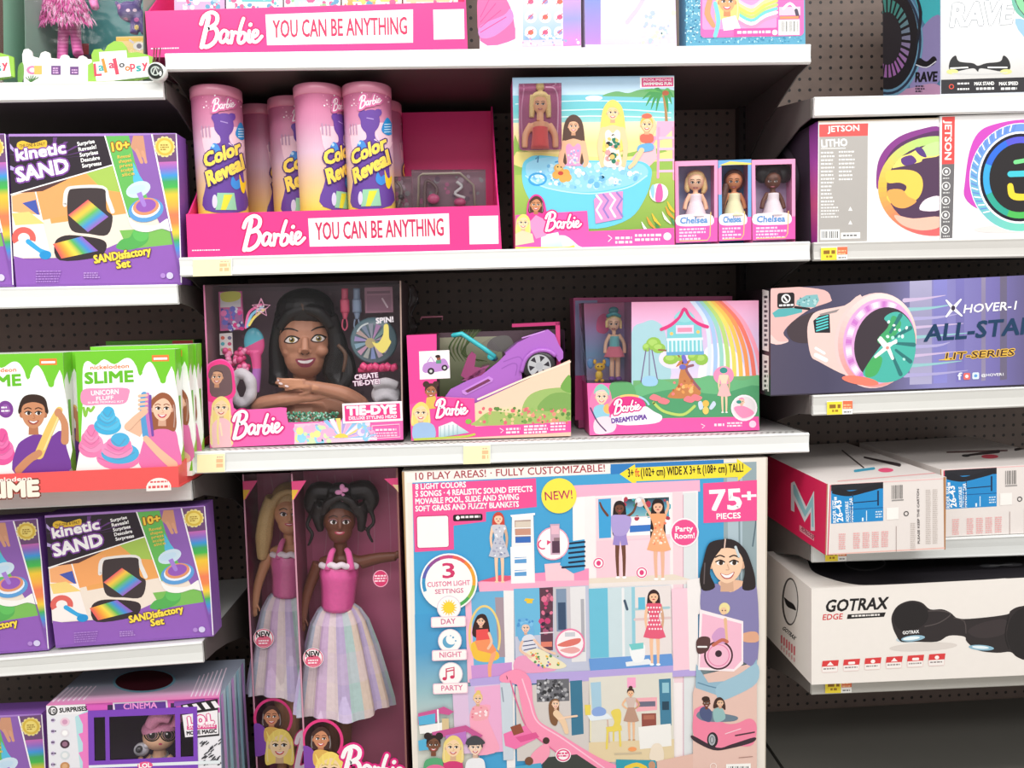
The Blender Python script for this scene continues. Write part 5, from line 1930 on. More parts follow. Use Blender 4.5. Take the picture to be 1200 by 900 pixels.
m.build('shooting_star_print', PRINT, r)

SK = (186, 132, 104)
YH = .125


def head_paint(a):
    for ex, ey, sgn in ((341.5, 399, -1), (373, 397.5, 1)):
        a.blob([(ex-9, ey+1), (ex-4, ey-5), (ex+3, ey-5.5), (ex+9, ey-2), (ex+6, ey+2.5), (ex, ey+4), (ex-6, ey+3.4)], (70, 42, 34))
        a.blob([(ex-7.5, ey+.6), (ex-3, ey-3.6), (ex+3, ey-4), (ex+7.5, ey-1), (ex+4, ey+2.2), (ex-3, ey+2.6)], 'f2ece6')
        a.ell(ex+.5, ey-.8, 3.4, 3.4, (150, 130, 60), 14); a.ell(ex+.5, ey-.8, 1.7, 1.8, '100c08', 10); a.ell(ex-.6, ey-2, .9, .9, 'ffffff', 8)
        a.line([(ex-8.5, ey+1), (ex-3.5, ey-4.4), (ex+3, ey-4.8), (ex+9.5, ey-2.4)], [1, 1.8, 1.8, 1.2], '100a0a', 4)
        if sgn < 0:
            a.line([(327, 393), (333, 386), (342, 385.5), (349, 388)], [.8, 2, 2, 1.2], '281814', 4)
        else:
            a.line([(365, 387.5), (372, 384), (381, 383.5), (387, 390)], [1.2, 2, 2, .8], '281814', 4)
    a.blob([(346, 421.6), (352, 420.2), (357.5, 421), (363, 419.8), (370, 420), (365, 428.4), (358, 430.6), (351, 429)], (150, 66, 84))
    a.blob([(349, 422.4), (357.5, 422.8), (367, 421.2), (363, 425), (357.4, 426), (352, 425.2)], 'f6f0ee')
    a.line([(353, 414), (355, 415.5)], 1.4, (74, 44, 32), 1); a.line([(360, 415), (362, 413.4)], 1.4, (74, 44, 32), 1)
    for x, y in ((325, 445.5), (329, 449.5), (336, 452.5)):
        a.ell(x, y, 2.6, 1.3, (236, 216, 220), 10, .3)


kH = kpx(YH)
body = [('b', 358, 396, 31, 37, 32, 0), ('b', 358, 417, 24, 26, 27, -.004), ('b', 358, 433, 13, 9, 14, -.014),
        ('t', [(357.5, 396, -.056), (357.5, 408, -.064), (357.5, 412, -.067)], [3.6, 4.4, 5]), ('b', 352.5, 412.5, 3.4, 3, 3.4, -.058), ('b', 362.5, 412.3, 3.4, 3, 3.4, -.058),
        ('b', 340, 412, 8.5, 7, 8, -.03), ('b', 376, 411, 8.5, 7, 8, -.03), ('b', 327, 402, 3.4, 7, 4, .0), ('b', 389, 400, 3.4, 7, 4, 0),
        ('t', [(357, 430, .01), (357, 455, .012), (356, 470, .012)], [14, 13, 18]), ('t', [(312, 486, .006), (335, 474, .012), (357, 470, .014), (385, 473, .012), (410, 480, .006)], [15, 17, 18, 17, 15]),
        ('t', [(357, 474, .01), (358, 495, .005), (360, 504, .005)], [30, 36, 38]),
        # arms folded under the chin
        ('t', [(308, 486, .0), (304, 476, -.03), (330, 469, -.055), (356, 465, -.06)], [13, 10, 8.5, 6.5]),
        ('t', [(356, 465, -.06), (366, 465.5, -.06), (378, 465, -.058)], [6.5, 5.4, 3]),
        ('t', [(412, 482, .0), (424, 476, -.03), (404, 462, -.055), (378, 455, -.066), (366, 453, -.07)], [13, 10, 9, 7, 6.6]),
        ('b', 360, 452, 10, 6, 5, -.071)]
for k, (dx, dy, ln) in enumerate(((0, -5.2, 34), (1, -2.4, 36), (2, .2, 32), (6, 2.4, 26))):
    x0, y0 = 358+dx*.3, 451.5+dy
    body.append(('t', [(x0, y0, -.074), (x0-ln*.4, y0-.5+dy*.05, -.078), (x0-ln*.75, y0-1.2+k*.9, -.077), (x0-ln, y0-2.6+k*2, -.072)], [2.6, 2.3, 2.1, 1.5]))
body.append(('t', [(366, 455, -.066), (360, 460, -.07), (350, 462, -.07)], [3, 2.4, 1.7]))
for k in range(4):
    body.append(('t', [(374, 464+k*1.2-2, -.06), (386, 463+k*1.4-2, -.062), (397, 465+k*1.2-2, -.06)], [2.3, 2.1, 1.5]))
hair = [('b', 358, 378, 36, 39, 30, .012), ('b', 358, 362, 33, 24, 30, -.004), ('t', [(330, 372, -.03), (325, 390, -.02), (323, 410, -.01), (326, 436, 0), (322, 452, -.005)], [8, 7, 8, 11, 8]),
        ('t', [(386, 370, -.03), (393, 390, -.02), (396, 412, -.012), (392, 436, -.006), (402, 456, -.02)], [9, 9, 13, 14, 8]), ('t', [(388, 404, .0), (404, 418, -.01), (408, 440, -.02), (398, 456, -.025)], [8, 10, 9, 6]),
        ('t', [(357, 362, -.05), (340, 368, -.046), (328, 384, -.034)], [5, 7, 6]), ('t', [(357, 362, -.05), (374, 366, -.048), (388, 382, -.034)], [5, 7, 6]),
        ('t', [(322, 430, 0), (330, 446, -.01), (340, 452, -.03)], [8, 9, 5])]
SH = doll('doll_bust', 'dark-haired smiling styling head with hands folded under her chin in the big clear box', 'doll', YH, SK, body, .0018, head_paint,
          [('hair', HAIR, (16, 13, 14), hair, .0022, 3),
           ('hair_streak', HAIR, (92, 66, 50), [('t', [(350, 345, -.036), (354, 356, -.05), (356, 364, -.056)], [2.4, 3, 2])]), ('hair_streak', HAIR, (92, 66, 50), [('t', [(396, 404, -.045), (405, 416, -.046), (402, 436, -.046)], [2, 2.4, 1.6])])], sm=5)
sq = MB(); rr = random.Random(6)
for k in range(330):
    x, y = rr.uniform(334, 396), rr.uniform(483, 502)
    p = at(x, y, YH-.052-.012*(1-((x-362)/32)**2)-rr.random()*.004)
    sq.blob(p, (.0024, .0012, .0024), rr.choice(['58b88a', '3c8c68', 'a8e8c8', '2a6a50', 'c8f4e0', '78d0a8']), 5, 3, smooth=False)
sq.build('sequin_top', PLASTIC, SH)


def acc(name, label, cat, mat, lst, Yq, col, fz=None, grp=None):
    m = MB()
    if fz:
        t = MB(); prims(t, lst, Yq, col); v, f = fuse(t, fz, 2)
        m.mesh(v, f, col)
    else:
        prims(m, lst, Yq, col)
    return m.build(name, mat, None, label, cat, grp)


YA = .09
# brush with two colours
m = MB(); kA = kpx(YA)
def brushcol(c):
    u, v = pj(c)
    return lin((92, 186, 206)) if v < 402+(u-298)*-.5 else (lin((232, 88, 152)) if v < 432 else lin((178, 110, 190)))
t = MB(); prims(t, [('b', 298, 402, 12, 18, 5, 0), ('t', [(299, 412, 0), (301, 430, 0), (300, 448, 0), (300, 460, 0)], [7, 5.2, 5.2, 4])], YA, 'ffffff')
v, f = fuse(t, .0016, 4); m.mesh(v, f, brushcol)
m.build('hair_brush', PLASTIC, None, 'turquoise and pink hair brush beside the styling head', 'hair brush')
acc('hair_tie', 'white ruffled hair scrunchie beside the pink brush', 'scrunchie', FABRIC, [('t', [(283+12*math.cos(i*math.pi/6), 455+17*math.sin(i*math.pi/6), 0) for i in range(13)], [6+1.2*(i % 2) for i in range(13)])], YA-.01, (214, 212, 216), .0022)
acc('hair_tie', 'pale grey fabric scrunchie above the pink sign on the right of the styling head', 'scrunchie', FABRIC, [('b', 452, 462, 17, 14, 9, 0), ('t', [(438, 452, -.006), (452, 448, -.01), (466, 452, -.006)], [5, 6, 5]), ('t', [(440, 470, -.01), (452, 464, -.012), (466, 470, -.01)], [4, 5, 4])], YA, (206, 204, 208), .0022)
acc('hair_clip', 'row of pink plastic hair clips right of the styling head', 'hair clip', PLASTIC, [('t', [(424+i*7, 428+(i % 2)*4, 0), (430+i*7, 432-(i % 2)*3, -.004)], [4.5, 4]) for i in range(6)]+[('t', [(420, 434, .004), (462, 432, .004)], [3, 3])], YA, (236, 72, 130))
acc('bead_strand', 'cluster of pink beads above the white scrunchie', 'beads', PLASTIC, [('b', 262+rr.uniform(0, 30), 409+rr.uniform(0, 26), 3.4, 3.4, 3.4, rr.uniform(-.006, .006), rr.choice([(236, 90, 150), (246, 150, 190), (210, 60, 120)])) for k in range(34)], YA, 'e85a96')
q = [at(256, 342, YA), at(283, 341, YA), at(286, 386, YA), at(258, 388, YA)]
m = MB(); m.slab(q, .006, (206, 96, 156)); a = plane_art(m, YA, -.03, .03)
a.rect(258, 343, 282, 360, (214, 210, 214)); a.blob([(260, 343), (280, 342), (281, 350), (270, 354), (260, 352)], (206, 206, 90)); a.rect(259, 362, 284, 385, (166, 110, 170))
a.dots(260, 362, 284, 386, 36, 1.4, 4, [(110, 110, 200), (230, 120, 180), (90, 70, 150), (220, 220, 240), (236, 60, 150)], 4)
m.build('sticker_sheet', PRINT, None, 'pink card of beads and bows at the upper left of the styling head', 'sticker sheet')
q = [at(257, 391, YA+.001), at(272, 390, YA+.001), at(273, 415, YA+.001), at(258, 416, YA+.001)]
m = MB(); m.slab(q, .003, (238, 234, 232)); a = plane_art(m, YA+.001, -.03, .03)
for i in range(3):
    for j in range(2):
        a.ell(261+j*8, 396+i*7, 2.4, 2.2, [(226, 110, 90), (120, 120, 150), (90, 190, 200), (210, 90, 130), (150, 200, 160), (236, 150, 120)][i*2+j], 10)
m.build('sticker_sheet', PRINT, None, 'small white sticker sheet below the bead card by the pink beads', 'sticker sheet')
for x, c, lb in ((404, (214, 90, 120), 'pink dye pen hanging upright above the spinning wheel'), (418, (140, 160, 186), 'grey blue dye pen hanging beside the pink one')):
    acc('dye_pen', lb, 'dye pen', PLASTIC, [('t', [(x, 338, 0), (x, 350, 0), (x, 352, 0), (x+.5, 366, 0)], [4, 4, 5.4, 5.4]), ('t', [(x+.5, 366, 0), (x+.5, 374, 0)], [4.4, 2]), ('t', [(x-2, 374, 0), (x-3, 382, 0), (x, 387, 0), (x+3, 382, 0), (x+2, 374, 0)], [1, 1, 1, 1, 1])], YA, c, None, 'dye pens in the styling head box')
m = MB(); c = at(438, 399, YA); m.lathe(c, [(0, -.006), (25*kA, -.004), (27*kA, 0), (27*kA, .008)], (110, 140, 150), axis='y', n=32)
a = plane_art(m, YA-.0066)
for k in range(14):
    g = k*2*math.pi/14
    a.poly([(436, 400), (436+21*math.cos(g), 400+21*math.sin(g)), (436+21*math.cos(g+.3), 400+21*math.sin(g+.3))], (140+(k % 3)*30, 176-(k % 2)*20, 170+(k % 4)*12))
a.ell(434, 402, 6, 6, (196, 180, 130)); a.line([(419, 388), (424, 382), (431, 379)], 2, 'e8f4f4', 3)
m.build('spin_wheel', PLASTIC, None, 'round blue grey spin art wheel right of the styling head', 'spin wheel')
q = [at(427, 337, YA+.01), at(460, 336, YA+.01), at(461, 366, YA+.01), at(428, 367, YA+.01)]
m = MB(); m.slab(q, .01, (170, 120, 140)); a = plane_art(m, YA+.01, -.03); a.rect(430, 341, 457, 344, (120, 80, 100)); a.rect(430, 346, 458, 364, (150, 104, 126)); a.line([(448, 350), (454, 360)], 2, 'e0c8d4', 1)
m.build('dye_tray', PLASTIC, None, 'dusty pink plastic tray at the top right inside the styling head box', 'tray')
# a twist of clear wrap on the pegs behind
m = MB(); m.tube([at(482, 334, .3), at(485, 350, .3), at(479, 368, .3), at(484, 384, .3), at(480, 396, .3)], [.006, .011, .008, .012, .004], (120, 116, 118), n=8, sub=4)
m.build('plastic_wrap', FILM, None, 'crumpled clear plastic strip hanging behind the styling head box', 'plastic wrap')

# ================================================================== purple jeep box
Y = .045
D = .13
JP = [(482, 516), (669, 506)]
bl, br = at(482, 516, Y), at(669, 506, Y)
bl.z, br.z = zC3(bl.x)+.0005, zC3(br.x)+.0005
r = thing('jeep_box', ((bl.x+br.x)/2, Y+D/2, bl.z), 'open-front pink box holding a purple toy jeep on a ramp', 'toy box')
m = MB()
e = Vector((0, D, 0))
tl = at(476.5, 393, Y); trb = at(655, 379, Y+.02)
H = tl.z
z1 = H
bk = [Vector((tl.x+.003, Y+D, z1)), Vector((br.x-.004, Y+D, z1)), br+e, bl+e]
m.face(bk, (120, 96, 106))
b = Art(m, lambda px, py, o: at(px, py, Y)+Vector((0, D-.0006-o, 0)))
b.grad([(512, 398), (590, 396), (594, 470), (512, 474)], [(206, 206, 176), (176, 190, 146), (146, 164, 116)])
for k in range(9):
    b.line([(540+k*3, 388), (536+k*2-abs(k-4)*3, 410+k), (532+k*5, 428)], [1, 2.4, .6], ((96, 122, 70), (130, 150, 90))[k % 2])
b.blob([(580, 398), (600, 396), (606, 412), (590, 416), (572, 410)], (150, 146, 142))
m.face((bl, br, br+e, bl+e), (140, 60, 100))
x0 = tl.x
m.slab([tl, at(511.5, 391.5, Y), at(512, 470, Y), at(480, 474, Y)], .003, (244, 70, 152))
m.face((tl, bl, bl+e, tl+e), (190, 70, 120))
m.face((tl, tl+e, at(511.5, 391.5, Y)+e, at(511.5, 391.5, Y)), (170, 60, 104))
# rear pink frame at the right
m.slab([at(600, 379.5, Y+.03), at(656, 377, Y+.03), at(656, 381, Y+.03), at(600, 383.5, Y+.03)], .004, (210, 60, 126))
m.slab([at(651, 378, Y+.03), at(656, 377.5, Y+.03), at(659, 505, Y+.03), at(654, 505, Y+.03)], .004, (222, 70, 134))
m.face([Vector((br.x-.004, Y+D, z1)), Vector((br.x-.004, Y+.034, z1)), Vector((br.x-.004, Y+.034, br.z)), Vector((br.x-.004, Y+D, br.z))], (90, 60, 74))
# front card with the ramp
fr = [(480, 474), (512, 465), (556, 467), (556, 473), (668, 421.5), (669, 506), (482, 516)]
w = [at(x, y, Y) for x, y in fr]
w[-1], w[-2] = bl, br
m.prism(w, .003, (244, 200, 178))
a = plane_art(m, Y, -.045, .03, bnd=[(476, 380), (669, 380), (669, 506.3), (482, 516.4)])
a.poly([(480, 474), (512, 465), (556, 467), (557, 500), (669, 492), (669, 507), (482, 517)], (246, 84, 164))
a.poly([(557, 473), (668, 421.5), (669, 492), (557, 499)], (246, 210, 184))
a.grad([(557, 480), (669, 470), (669, 492), (557, 499)], [(246, 214, 180), (226, 214, 150)])
a.blob([(612, 478), (622, 462), (645, 455), (669, 458), (669, 490), (618, 492)], (160, 190, 110))
a.blob([(630, 480), (645, 462), (669, 462), (669, 480)], (130, 170, 90)); a.blob([(657, 455), (662, 444), (668, 440), (670, 460)], (120, 170, 80))
a.blob([(560, 492), (575, 482), (600, 484), (640, 484), (669, 482), (669, 493), (560, 499)], (170, 190, 110))
a.dots(562, 478, 667, 496, 90, 1, 3, [(120, 160, 80), (236, 150, 130), (150, 190, 100), (246, 200, 150), (226, 110, 120), (96, 140, 70)], 4)
a.line([(560, 468), (620, 442), (668, 424)], 2.2, (250, 228, 208), 3)
a.rect(491.5, 411, 527, 444, 'fdf4f8')
J = (190, 140, 206)
a.blob([(496, 428), (503, 424), (510, 424), (520, 420), (525, 426), (524, 433), (498, 437)], J); a.ell(505, 435, 4, 4, '302830'); a.ell(521, 431, 3.6, 3.6, '302830'); a.ell(505, 435, 1.8, 1.8, 'd0d0d0'); a.ell(521, 431, 1.6, 1.6, 'd0d0d0')
a.line([(501, 424), (505, 418), (509, 424)], 1.2, J, 1); a.ell(514, 420, 2.4, 2.8, (150, 90, 70)); a.ell(513, 417.6, 3, 1.8, '302020'); a.rect(511, 422, 517, 426, (90, 150, 120))
a.portrait(505, 459, 7.6, (176, 112, 78), (70, 46, 40), 'buns', 'b8404a')
a.poly([(500, 466), (510, 464), (514, 478), (498, 480)], (226, 190, 90))
a.portrait(493, 484, 9.5, (250, 214, 170), (246, 216, 120), 'long', 'd0505a', hl=1.6)
a.blob([(484, 500), (494, 495), (508, 498), (509, 514), (486, 516)], (160, 190, 226))
a.grad([(514, 500), (530, 494), (550, 507), (514, 513)], ['f0f4f4', 'a8c8d0']); a.up()
for k in range(5):
    a.line([(516+k*5, 499-k*.4), (516+k*5, 512-k*.4)], .7, '88a8b4', 1, False)
a.line([(486, 515), (540, 512), (556, 509)], 2.6, (190, 206, 80), 3); a.ell(549, 494, 3.6, 3, (140, 190, 80))
a.script(509, 490, 548, 487, 22, 'ffffff', (224, 40, 130), 3.4)
a.line([(586, 502), (590, 504.5), (587, 507)], 1, 'fde0f0', 1); a.scribble(593, 503, 610, 2.6, 2, 4, 'fde0f0', 4, .1); a.scribble(614, 500, 642, 2.4, 3, 3.6, 'fde0f0', 5, .1); a.scribble(645, 496.5, 664, 2.2, 3, 3.6, 'fde0f0', 6, .1)
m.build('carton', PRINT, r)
# the jeep, nose up to the right
YJ = .085
m = MB()
LV = (176, 104, 200)
LVD = (150, 84, 178)


def jp(x, y, d=0.):
    return at(x, y, YJ+d)


def jprism(pts, d0, d1, col):
    m.prism([jp(x, y, d0) for x, y in pts], d1-d0, col)


side = [(521, 466), (528, 456), (548, 446), (564, 440), (584, 424), (596, 412), (606, 402), (630, 390), (642, 386), (650, 392), (655, 404), (660, 412), (660, 420), (655, 424), (650, 416), (640, 412), (626, 413), (616, 420), (611, 434), (612, 446), (585, 460), (556, 474), (540, 478), (522, 472)]
jprism(side, -.03, -.024, LV)
jprism(side, .045, .05, LV)
jprism([(521, 466), (528, 470), (556, 474), (612, 446), (600, 440), (560, 462)], -.024, .045, LVD)
jprism([(592, 414), (606, 402), (630, 390), (643, 386.5), (651, 393), (640, 400), (610, 416), (597, 424)], -.024, .045, LV)
jprism([(649, 394), (656, 406), (660, 414), (657, 422), (650, 412), (645, 402)], -.028, .046, (164, 92, 190))
jprism([(541, 446), (552, 440), (566, 430), (574, 428), (566, 436), (552, 446)], -.02, .04, (150, 70, 120))
jprism([(528, 462), (540, 452), (548, 446), (552, 452), (536, 466)], -.024, .045, LVD)
v = [jp(x, y, -.0305) for x, y in ((542, 458), (574, 441), (577, 446), (546, 462))]
m.prism([jp(x, y, -.031) for x, y in ((541, 458), (573, 441), (578, 444), (577, 447), (546, 463), (542, 461))], .001, (206, 140, 226))
m.prism([jp(x, y, -.0318) for x, y in ((545, 458), (572, 444), (575, 446), (548, 460))], .0008, (120, 50, 90))
a = Art(m, lambda px, py, o: at(px, py, YJ-.030-o))
a.line([(590, 424), (607, 418), (612, 422)], 1, LVD, 3); a.line([(588, 432), (600, 426), (606, 428), (604, 440)], 1, LVD, 3); a.line([(612, 396), (638, 388)], 1.4, (210, 150, 230), 1)
m.tube([jp(611, 436, -.031), jp(616, 421, -.033), jp(627, 412, -.034), (jp(641, 411, -.033)), jp(651, 417, -.031)], .0045, LV, n=8, sub=4)
car = thing('toy_jeep', (jp(585, 474)), 'purple toy jeep with turquoise roll bar tilted up a printed ramp', 'toy car')
m.build('body', PLASTIC, car)
m = MB()
for d in (-.024, .042):
    m.tube([jp(531, 393, d), jp(541, 391, d), jp(553, 399, d), jp(568, 409, d), jp(580, 418, d)], .0048, (58, 190, 200), n=8)
m.tube([jp(531, 393, -.024), jp(531, 393, .042)], .0042, (58, 190, 200), n=8)
m.tube([jp(575, 418, -.026), jp(580, 420, .045)], .007, (58, 190, 200), n=8)
m.build('roll_bar', PLASTIC, car)
m = MB(); c = jp(632, 429, -.034); kj = kpx(YJ-.034)
R = 20*kj
m.lathe(c, [(R*.7, -.002), (R*.93, 0), (R, .005), (R, .02), (R*.9, .025)], (38, 34, 38), axis='y', n=36, rmod=lambda a_, h: 1+.02*(int(a_*12) % 2))
m.build('wheel', PLASTIC, car)
m = MB(); m.lathe(c, [(R*.66, -.003), (R*.7, .002)], (206, 206, 212), axis='y', n=32)
a = Art(m, lambda px, py, o: at(px, py, YJ-.0371-o))
a.ell(632, 429, 12.2, 12.2, (70, 66, 74))
for k in range(6):
    g = k*math.pi/3+.3
    a.poly([(632+3*math.cos(g-.9), 429+3*math.sin(g-.9)), (632+12.6*math.cos(g-.24), 429+12.6*math.sin(g-.24)), (632+12.6*math.cos(g+.24), 429+12.6*math.sin(g+.24)), (632+3*math.cos(g+.9), 429+3*math.sin(g+.9))], (226, 226, 230))
a.ell(632, 429, 4.4, 4.4, (214, 214, 220)); a.ring(632, 429, 13.6, 13.6, 1.6, (220, 220, 226))
hub = m.build('hub_cap', CHROME, car)
m = MB()
for d0, col in ((-.02, (150, 60, 110)), (.012, (150, 60, 110))):
    m.prism([jp(x, y, d0) for x, y in ((540, 440), (548, 418), (553, 412), (558, 416), (556, 430), (570, 432), (566, 440), (548, 446))], .022, col)
m.build('seat', PLASTIC, car)
m = MB(); m.blob(jp(643, 396, -.022), (.008, .006, .01), (236, 236, 240)); m.build('headlight', PLASTIC, car)
m = MB()
q = [jp(574, 396, -.01), jp(587, 410, -.01), jp(574, 421, -.01), jp(560, 405, -.01)]
m.slab(q, .001, 'ffffff'); m.build('windscreen', FILM, car)
m = MB(); m.tube([at(493, 375, .16), at(494, 371.5, .16), at(519, 371, .16), at(518, 375, .16)], .002, (190, 120, 140), n=6)
m.build('hang_tab', PLASTIC, r)

# ================================================================== tree house box
Y = .05
D = .075
TQ = [(684, 355), (889, 352), (890, 504), (691, 510)]
q = quad(*TQ, Y, zx(zC3))
tl, tr, br, bl = q
e = Vector((0, D, 0))
r = thing('treehouse_box', ((bl.x+br.x)/2, Y+D/2, bl.z), 'pastel tree house playset box with rainbow, right end of the perforated shelf', 'toy box')
m = MB()
WR, WB = 740, 449


def P(x, y):
    return at(x, y, Y)


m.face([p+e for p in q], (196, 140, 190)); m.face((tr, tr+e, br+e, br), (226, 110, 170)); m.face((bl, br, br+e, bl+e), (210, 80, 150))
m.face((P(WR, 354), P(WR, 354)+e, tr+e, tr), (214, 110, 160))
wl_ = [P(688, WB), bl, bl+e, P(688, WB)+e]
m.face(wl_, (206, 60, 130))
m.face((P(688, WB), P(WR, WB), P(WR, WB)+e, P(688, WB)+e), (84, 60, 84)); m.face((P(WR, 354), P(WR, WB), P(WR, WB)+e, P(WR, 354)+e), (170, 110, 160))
b = Art(m, lambda px, py, o: at(px, py, Y)+Vector((0, D-.0006-o, 0)))
b.grad([(684, 356), (740, 354), (740, 449), (688, 449)], [(236, 130, 180), (176, 150, 206), (130, 180, 220), (200, 170, 214)])
b.blob([(708, 372), (718, 368), (722, 384), (716, 392), (706, 388)], (226, 90, 150))
for l in ([(WR, 354), (889, 352), (890, 504), (WR, 508)], [(688, WB), (WR, WB), (WR, 508), (691, 510)]):
    z = [P(*p) for p in l]
    for p, s_ in zip(z, l):
        if s_[1] > 500:
            p.z = zC3(p.x)+.0005
    m.face(z, (246, 150, 196))
a = plane_art(m, Y, -.025, .02, bnd=[(WR, 354), (889, 352), (890, 504.3), (WR, 508.3)])
a.grad([(WR, 354), (889, 352), (890, 455), (WR, 460)], [(244, 170, 206), (226, 190, 226), (206, 206, 238), (244, 214, 236)])
a.blob([(740, 390), (754, 378), (768, 376), (780, 392), (784, 450), (740, 452)], (170, 210, 220))
a.blob([(826, 410), (845, 402), (862, 412), (872, 430), (868, 450), (820, 452)], (252, 236, 246)); a.ell(790, 420, 18, 12, (250, 226, 240))
# rainbow
for k, c in enumerate(('f8a0b8', 'f07a6a', 'f49a5c', 'f6c45c', 'e8dc6c', 'b8d87c', '9cd4c8', 'a8c8f0', 'd8e4fa')):
    x = 848-k*4.4
    a.line([(x-4, 350), (x+22-k*1, 376), (x+38-k*2.4, 410), (x+44-k*3.4, 444)], 4.8, c, 5)
a.grad([(742, 446), (889, 440), (890, 500), (742, 506)], [(120, 180, 120), (84, 156, 106), (70, 140, 96)])
a.blob([(740, 456), (770, 444), (800, 452), (830, 440), (870, 446), (890, 440), (890, 470), (740, 476)], (110, 184, 130))
a.blob([(740, 470), (790, 456), (840, 462), (890, 452), (890, 490), (740, 492)], (84, 160, 112))
# tree
a.blob([(792, 430), (800, 420), (796, 440), (794, 452), (784, 462), (784, 466), (800, 467), (812, 464), (821, 462), (818, 452), (808, 440), (806, 428), (812, 420), (800, 426)], (200, 130, 80))
a.line([(812, 428), (804, 432), (812, 446), (820, 456)], 3, (150, 96, 110), 4)
a.dots(788, 446, 812, 464, 22, 1.2, 3, [(236, 160, 90), (246, 190, 120), (180, 100, 60), (240, 130, 130)], 3)
for x, y, rx, ry in ((766, 403, 9, 8), (772, 408, 8, 6), (758, 407, 5, 5), (786, 421, 9, 6), (822, 421, 8, 7), (796, 418, 6, 5), (812, 418, 6, 5)):
    a.ell(x, y, rx, ry, (150, 196, 84), 14); a.ell(x-1, y-1.5, rx*.6, ry*.5, (176, 214, 110), 12)
a.line([(772, 410), (790, 412), (796, 418)], 2, (150, 110, 70), 3)
a.line([(757, 410), (751, 448)], 1.1, (120, 90, 140), 1); a.line([(764, 410), (771, 448)], 1.1, (120, 90, 140), 1); a.line([(761, 408), (761, 440)], .8, (120, 90, 140), 1)
a.blob([(752, 446), (757, 441), (766, 441), (771, 446), (768, 452), (755, 452)], (160, 206, 236))
# house
TQc = (130, 206, 214)
a.poly([(782, 385), (802, 365), (822, 383), (824, 414), (781, 416)], TQc)
a.up()
for k in range(9):
    a.rect(782+k*4.8, 398, 784+k*4.8, 413, (220, 240, 246), 0, False)
a.rect(781, 412, 825, 416, (110, 170, 214)); a.rect(781, 396, 824, 399, (226, 240, 246)); a.rect(792, 381, 813, 391, (226, 214, 236)); a.rect(794, 384, 811, 389, (246, 150, 180))
a.ell(787, 391, 2, 2, (246, 200, 110)); a.ell(818, 389, 2, 2, (246, 200, 110)); a.blob([(790, 372), (802, 362), (814, 372), (802, 378)], (150, 214, 220))
a.line([(775, 386), (786, 381), (796, 372), (802, 362), (808, 371), (818, 379), (829, 383)], [4, 4, 3.4, 4, 3.4, 4, 4], (224, 60, 130), 4)
a.line([(801, 418), (803, 424)], 5, (120, 110, 200), 1); a.ell(800, 430, 4, 3, (110, 110, 200))
# printed small doll, seesaw, pet
a.ell(848, 440, 12, 11, (244, 150, 190)); a.figure(848, 430, 484, (250, 210, 176), (246, 190, 206), (250, 216, 190), (246, 190, 190), 'none', 'down', True)
a.ell(848, 434, 4.5, 3.5, (60, 150, 140))
a.line([(766, 472), (778, 482), (800, 486), (814, 476)], 3.2, (190, 214, 110), 5)
for x, y in ((768, 466), (778, 470), (808, 468), (816, 466)):
    a.blob([(x-7, y+1), (x-3, y-4), (x+2, y-3), (x+7, y), (x+2, y+4)], (240, 130, 140))
a.ell(827, 473, 4, 4, (240, 190, 90)); a.ell(827, 481, 3.6, 4.6, (244, 206, 110)); a.blob([(818, 472), (822, 470), (824, 478), (820, 480)], (206, 220, 240)); a.blob([(831, 478), (836, 470), (839, 474), (834, 480)], (206, 220, 240))
a.bnd = [(688, 449), (WR, WB), (WR, 354), (889, 352), (890, 504.3), (691, 510.3)]
a.bnd = None
a.poly([(691, 500), (780, 490), (889, 488), (890, 504), (691, 510)], (246, 92, 170))
a.poly([(688, 449), (720, 449), (720, 508), (691, 510)], (246, 110, 180)); a.blob([(716, 449), (740, 449), (745, 470), (728, 476), (716, 466)], (100, 170, 110))
a.blob([(691, 470), (696, 456), (704, 450), (714, 456), (717, 474), (710, 484), (694, 482)], (244, 130, 180))
a.portrait(705, 465, 8.5, (250, 214, 184), (250, 200, 206), 'none', 'e06a6a'); a.blob([(696, 462), (698, 454), (705, 450), (713, 456), (714, 464), (708, 457), (700, 458)], (140, 210, 190))
a.blob([(696, 478), (706, 474), (714, 480), (712, 492), (698, 492)], (150, 206, 226)); a.ell(713, 479, 6, 6, (244, 190, 110))
a.blob([(697, 492), (712, 488), (722, 496), (718, 506), (698, 508)], (250, 220, 230)); a.line([(692, 478), (700, 494), (710, 505)], 1.6, (90, 60, 110), 3)
a.ell(735, 478, 22, 14.5, (228, 60, 140), 30, -.1); a.ring(737, 478, 25, 16, 2.4, lambda t: lin(('f6a0b0', 'f6d07c', 'a8d8e8')[int(t*2.99)]), 32, 190, 350)
a.blob([(716, 488), (724, 482), (746, 482), (756, 476), (766, 482), (776, 488), (768, 496), (726, 498)], 'f4f0fb')
a.script(718, 486, 751, 481, 17, 'ffffff', (220, 40, 130), 3)
a.text('DREAMTOPIA', 717, 496, 758, 491, 5.4, (110, 70, 160), .06)
a.ell(872, 478, 15.5, 15.5, 'fdf2f8'); a.ell(872, 478, 13.6, 13.6, (236, 226, 230)); a.portrait(869, 471, 4, (250, 210, 176), (244, 150, 190), 'none'); a.blob([(860, 478), (872, 476), (884, 484), (870, 490)], (244, 150, 190)); a.ell(866, 471, 3, 2, (60, 150, 140))
a.line([(822, 497), (826, 499), (823, 501.6)], 1, 'fde0f0', 1); a.scribble(837, 498, 849, 3, 1, 4, 'fde0f0', 4, .1); a.scribble(852, 496, 871, 2, 2, 3.2, 'fde0f0', 5, .1); a.ell(882, 497, 4.2, 4.2, 'fdd8ec')
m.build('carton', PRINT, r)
m = MB()
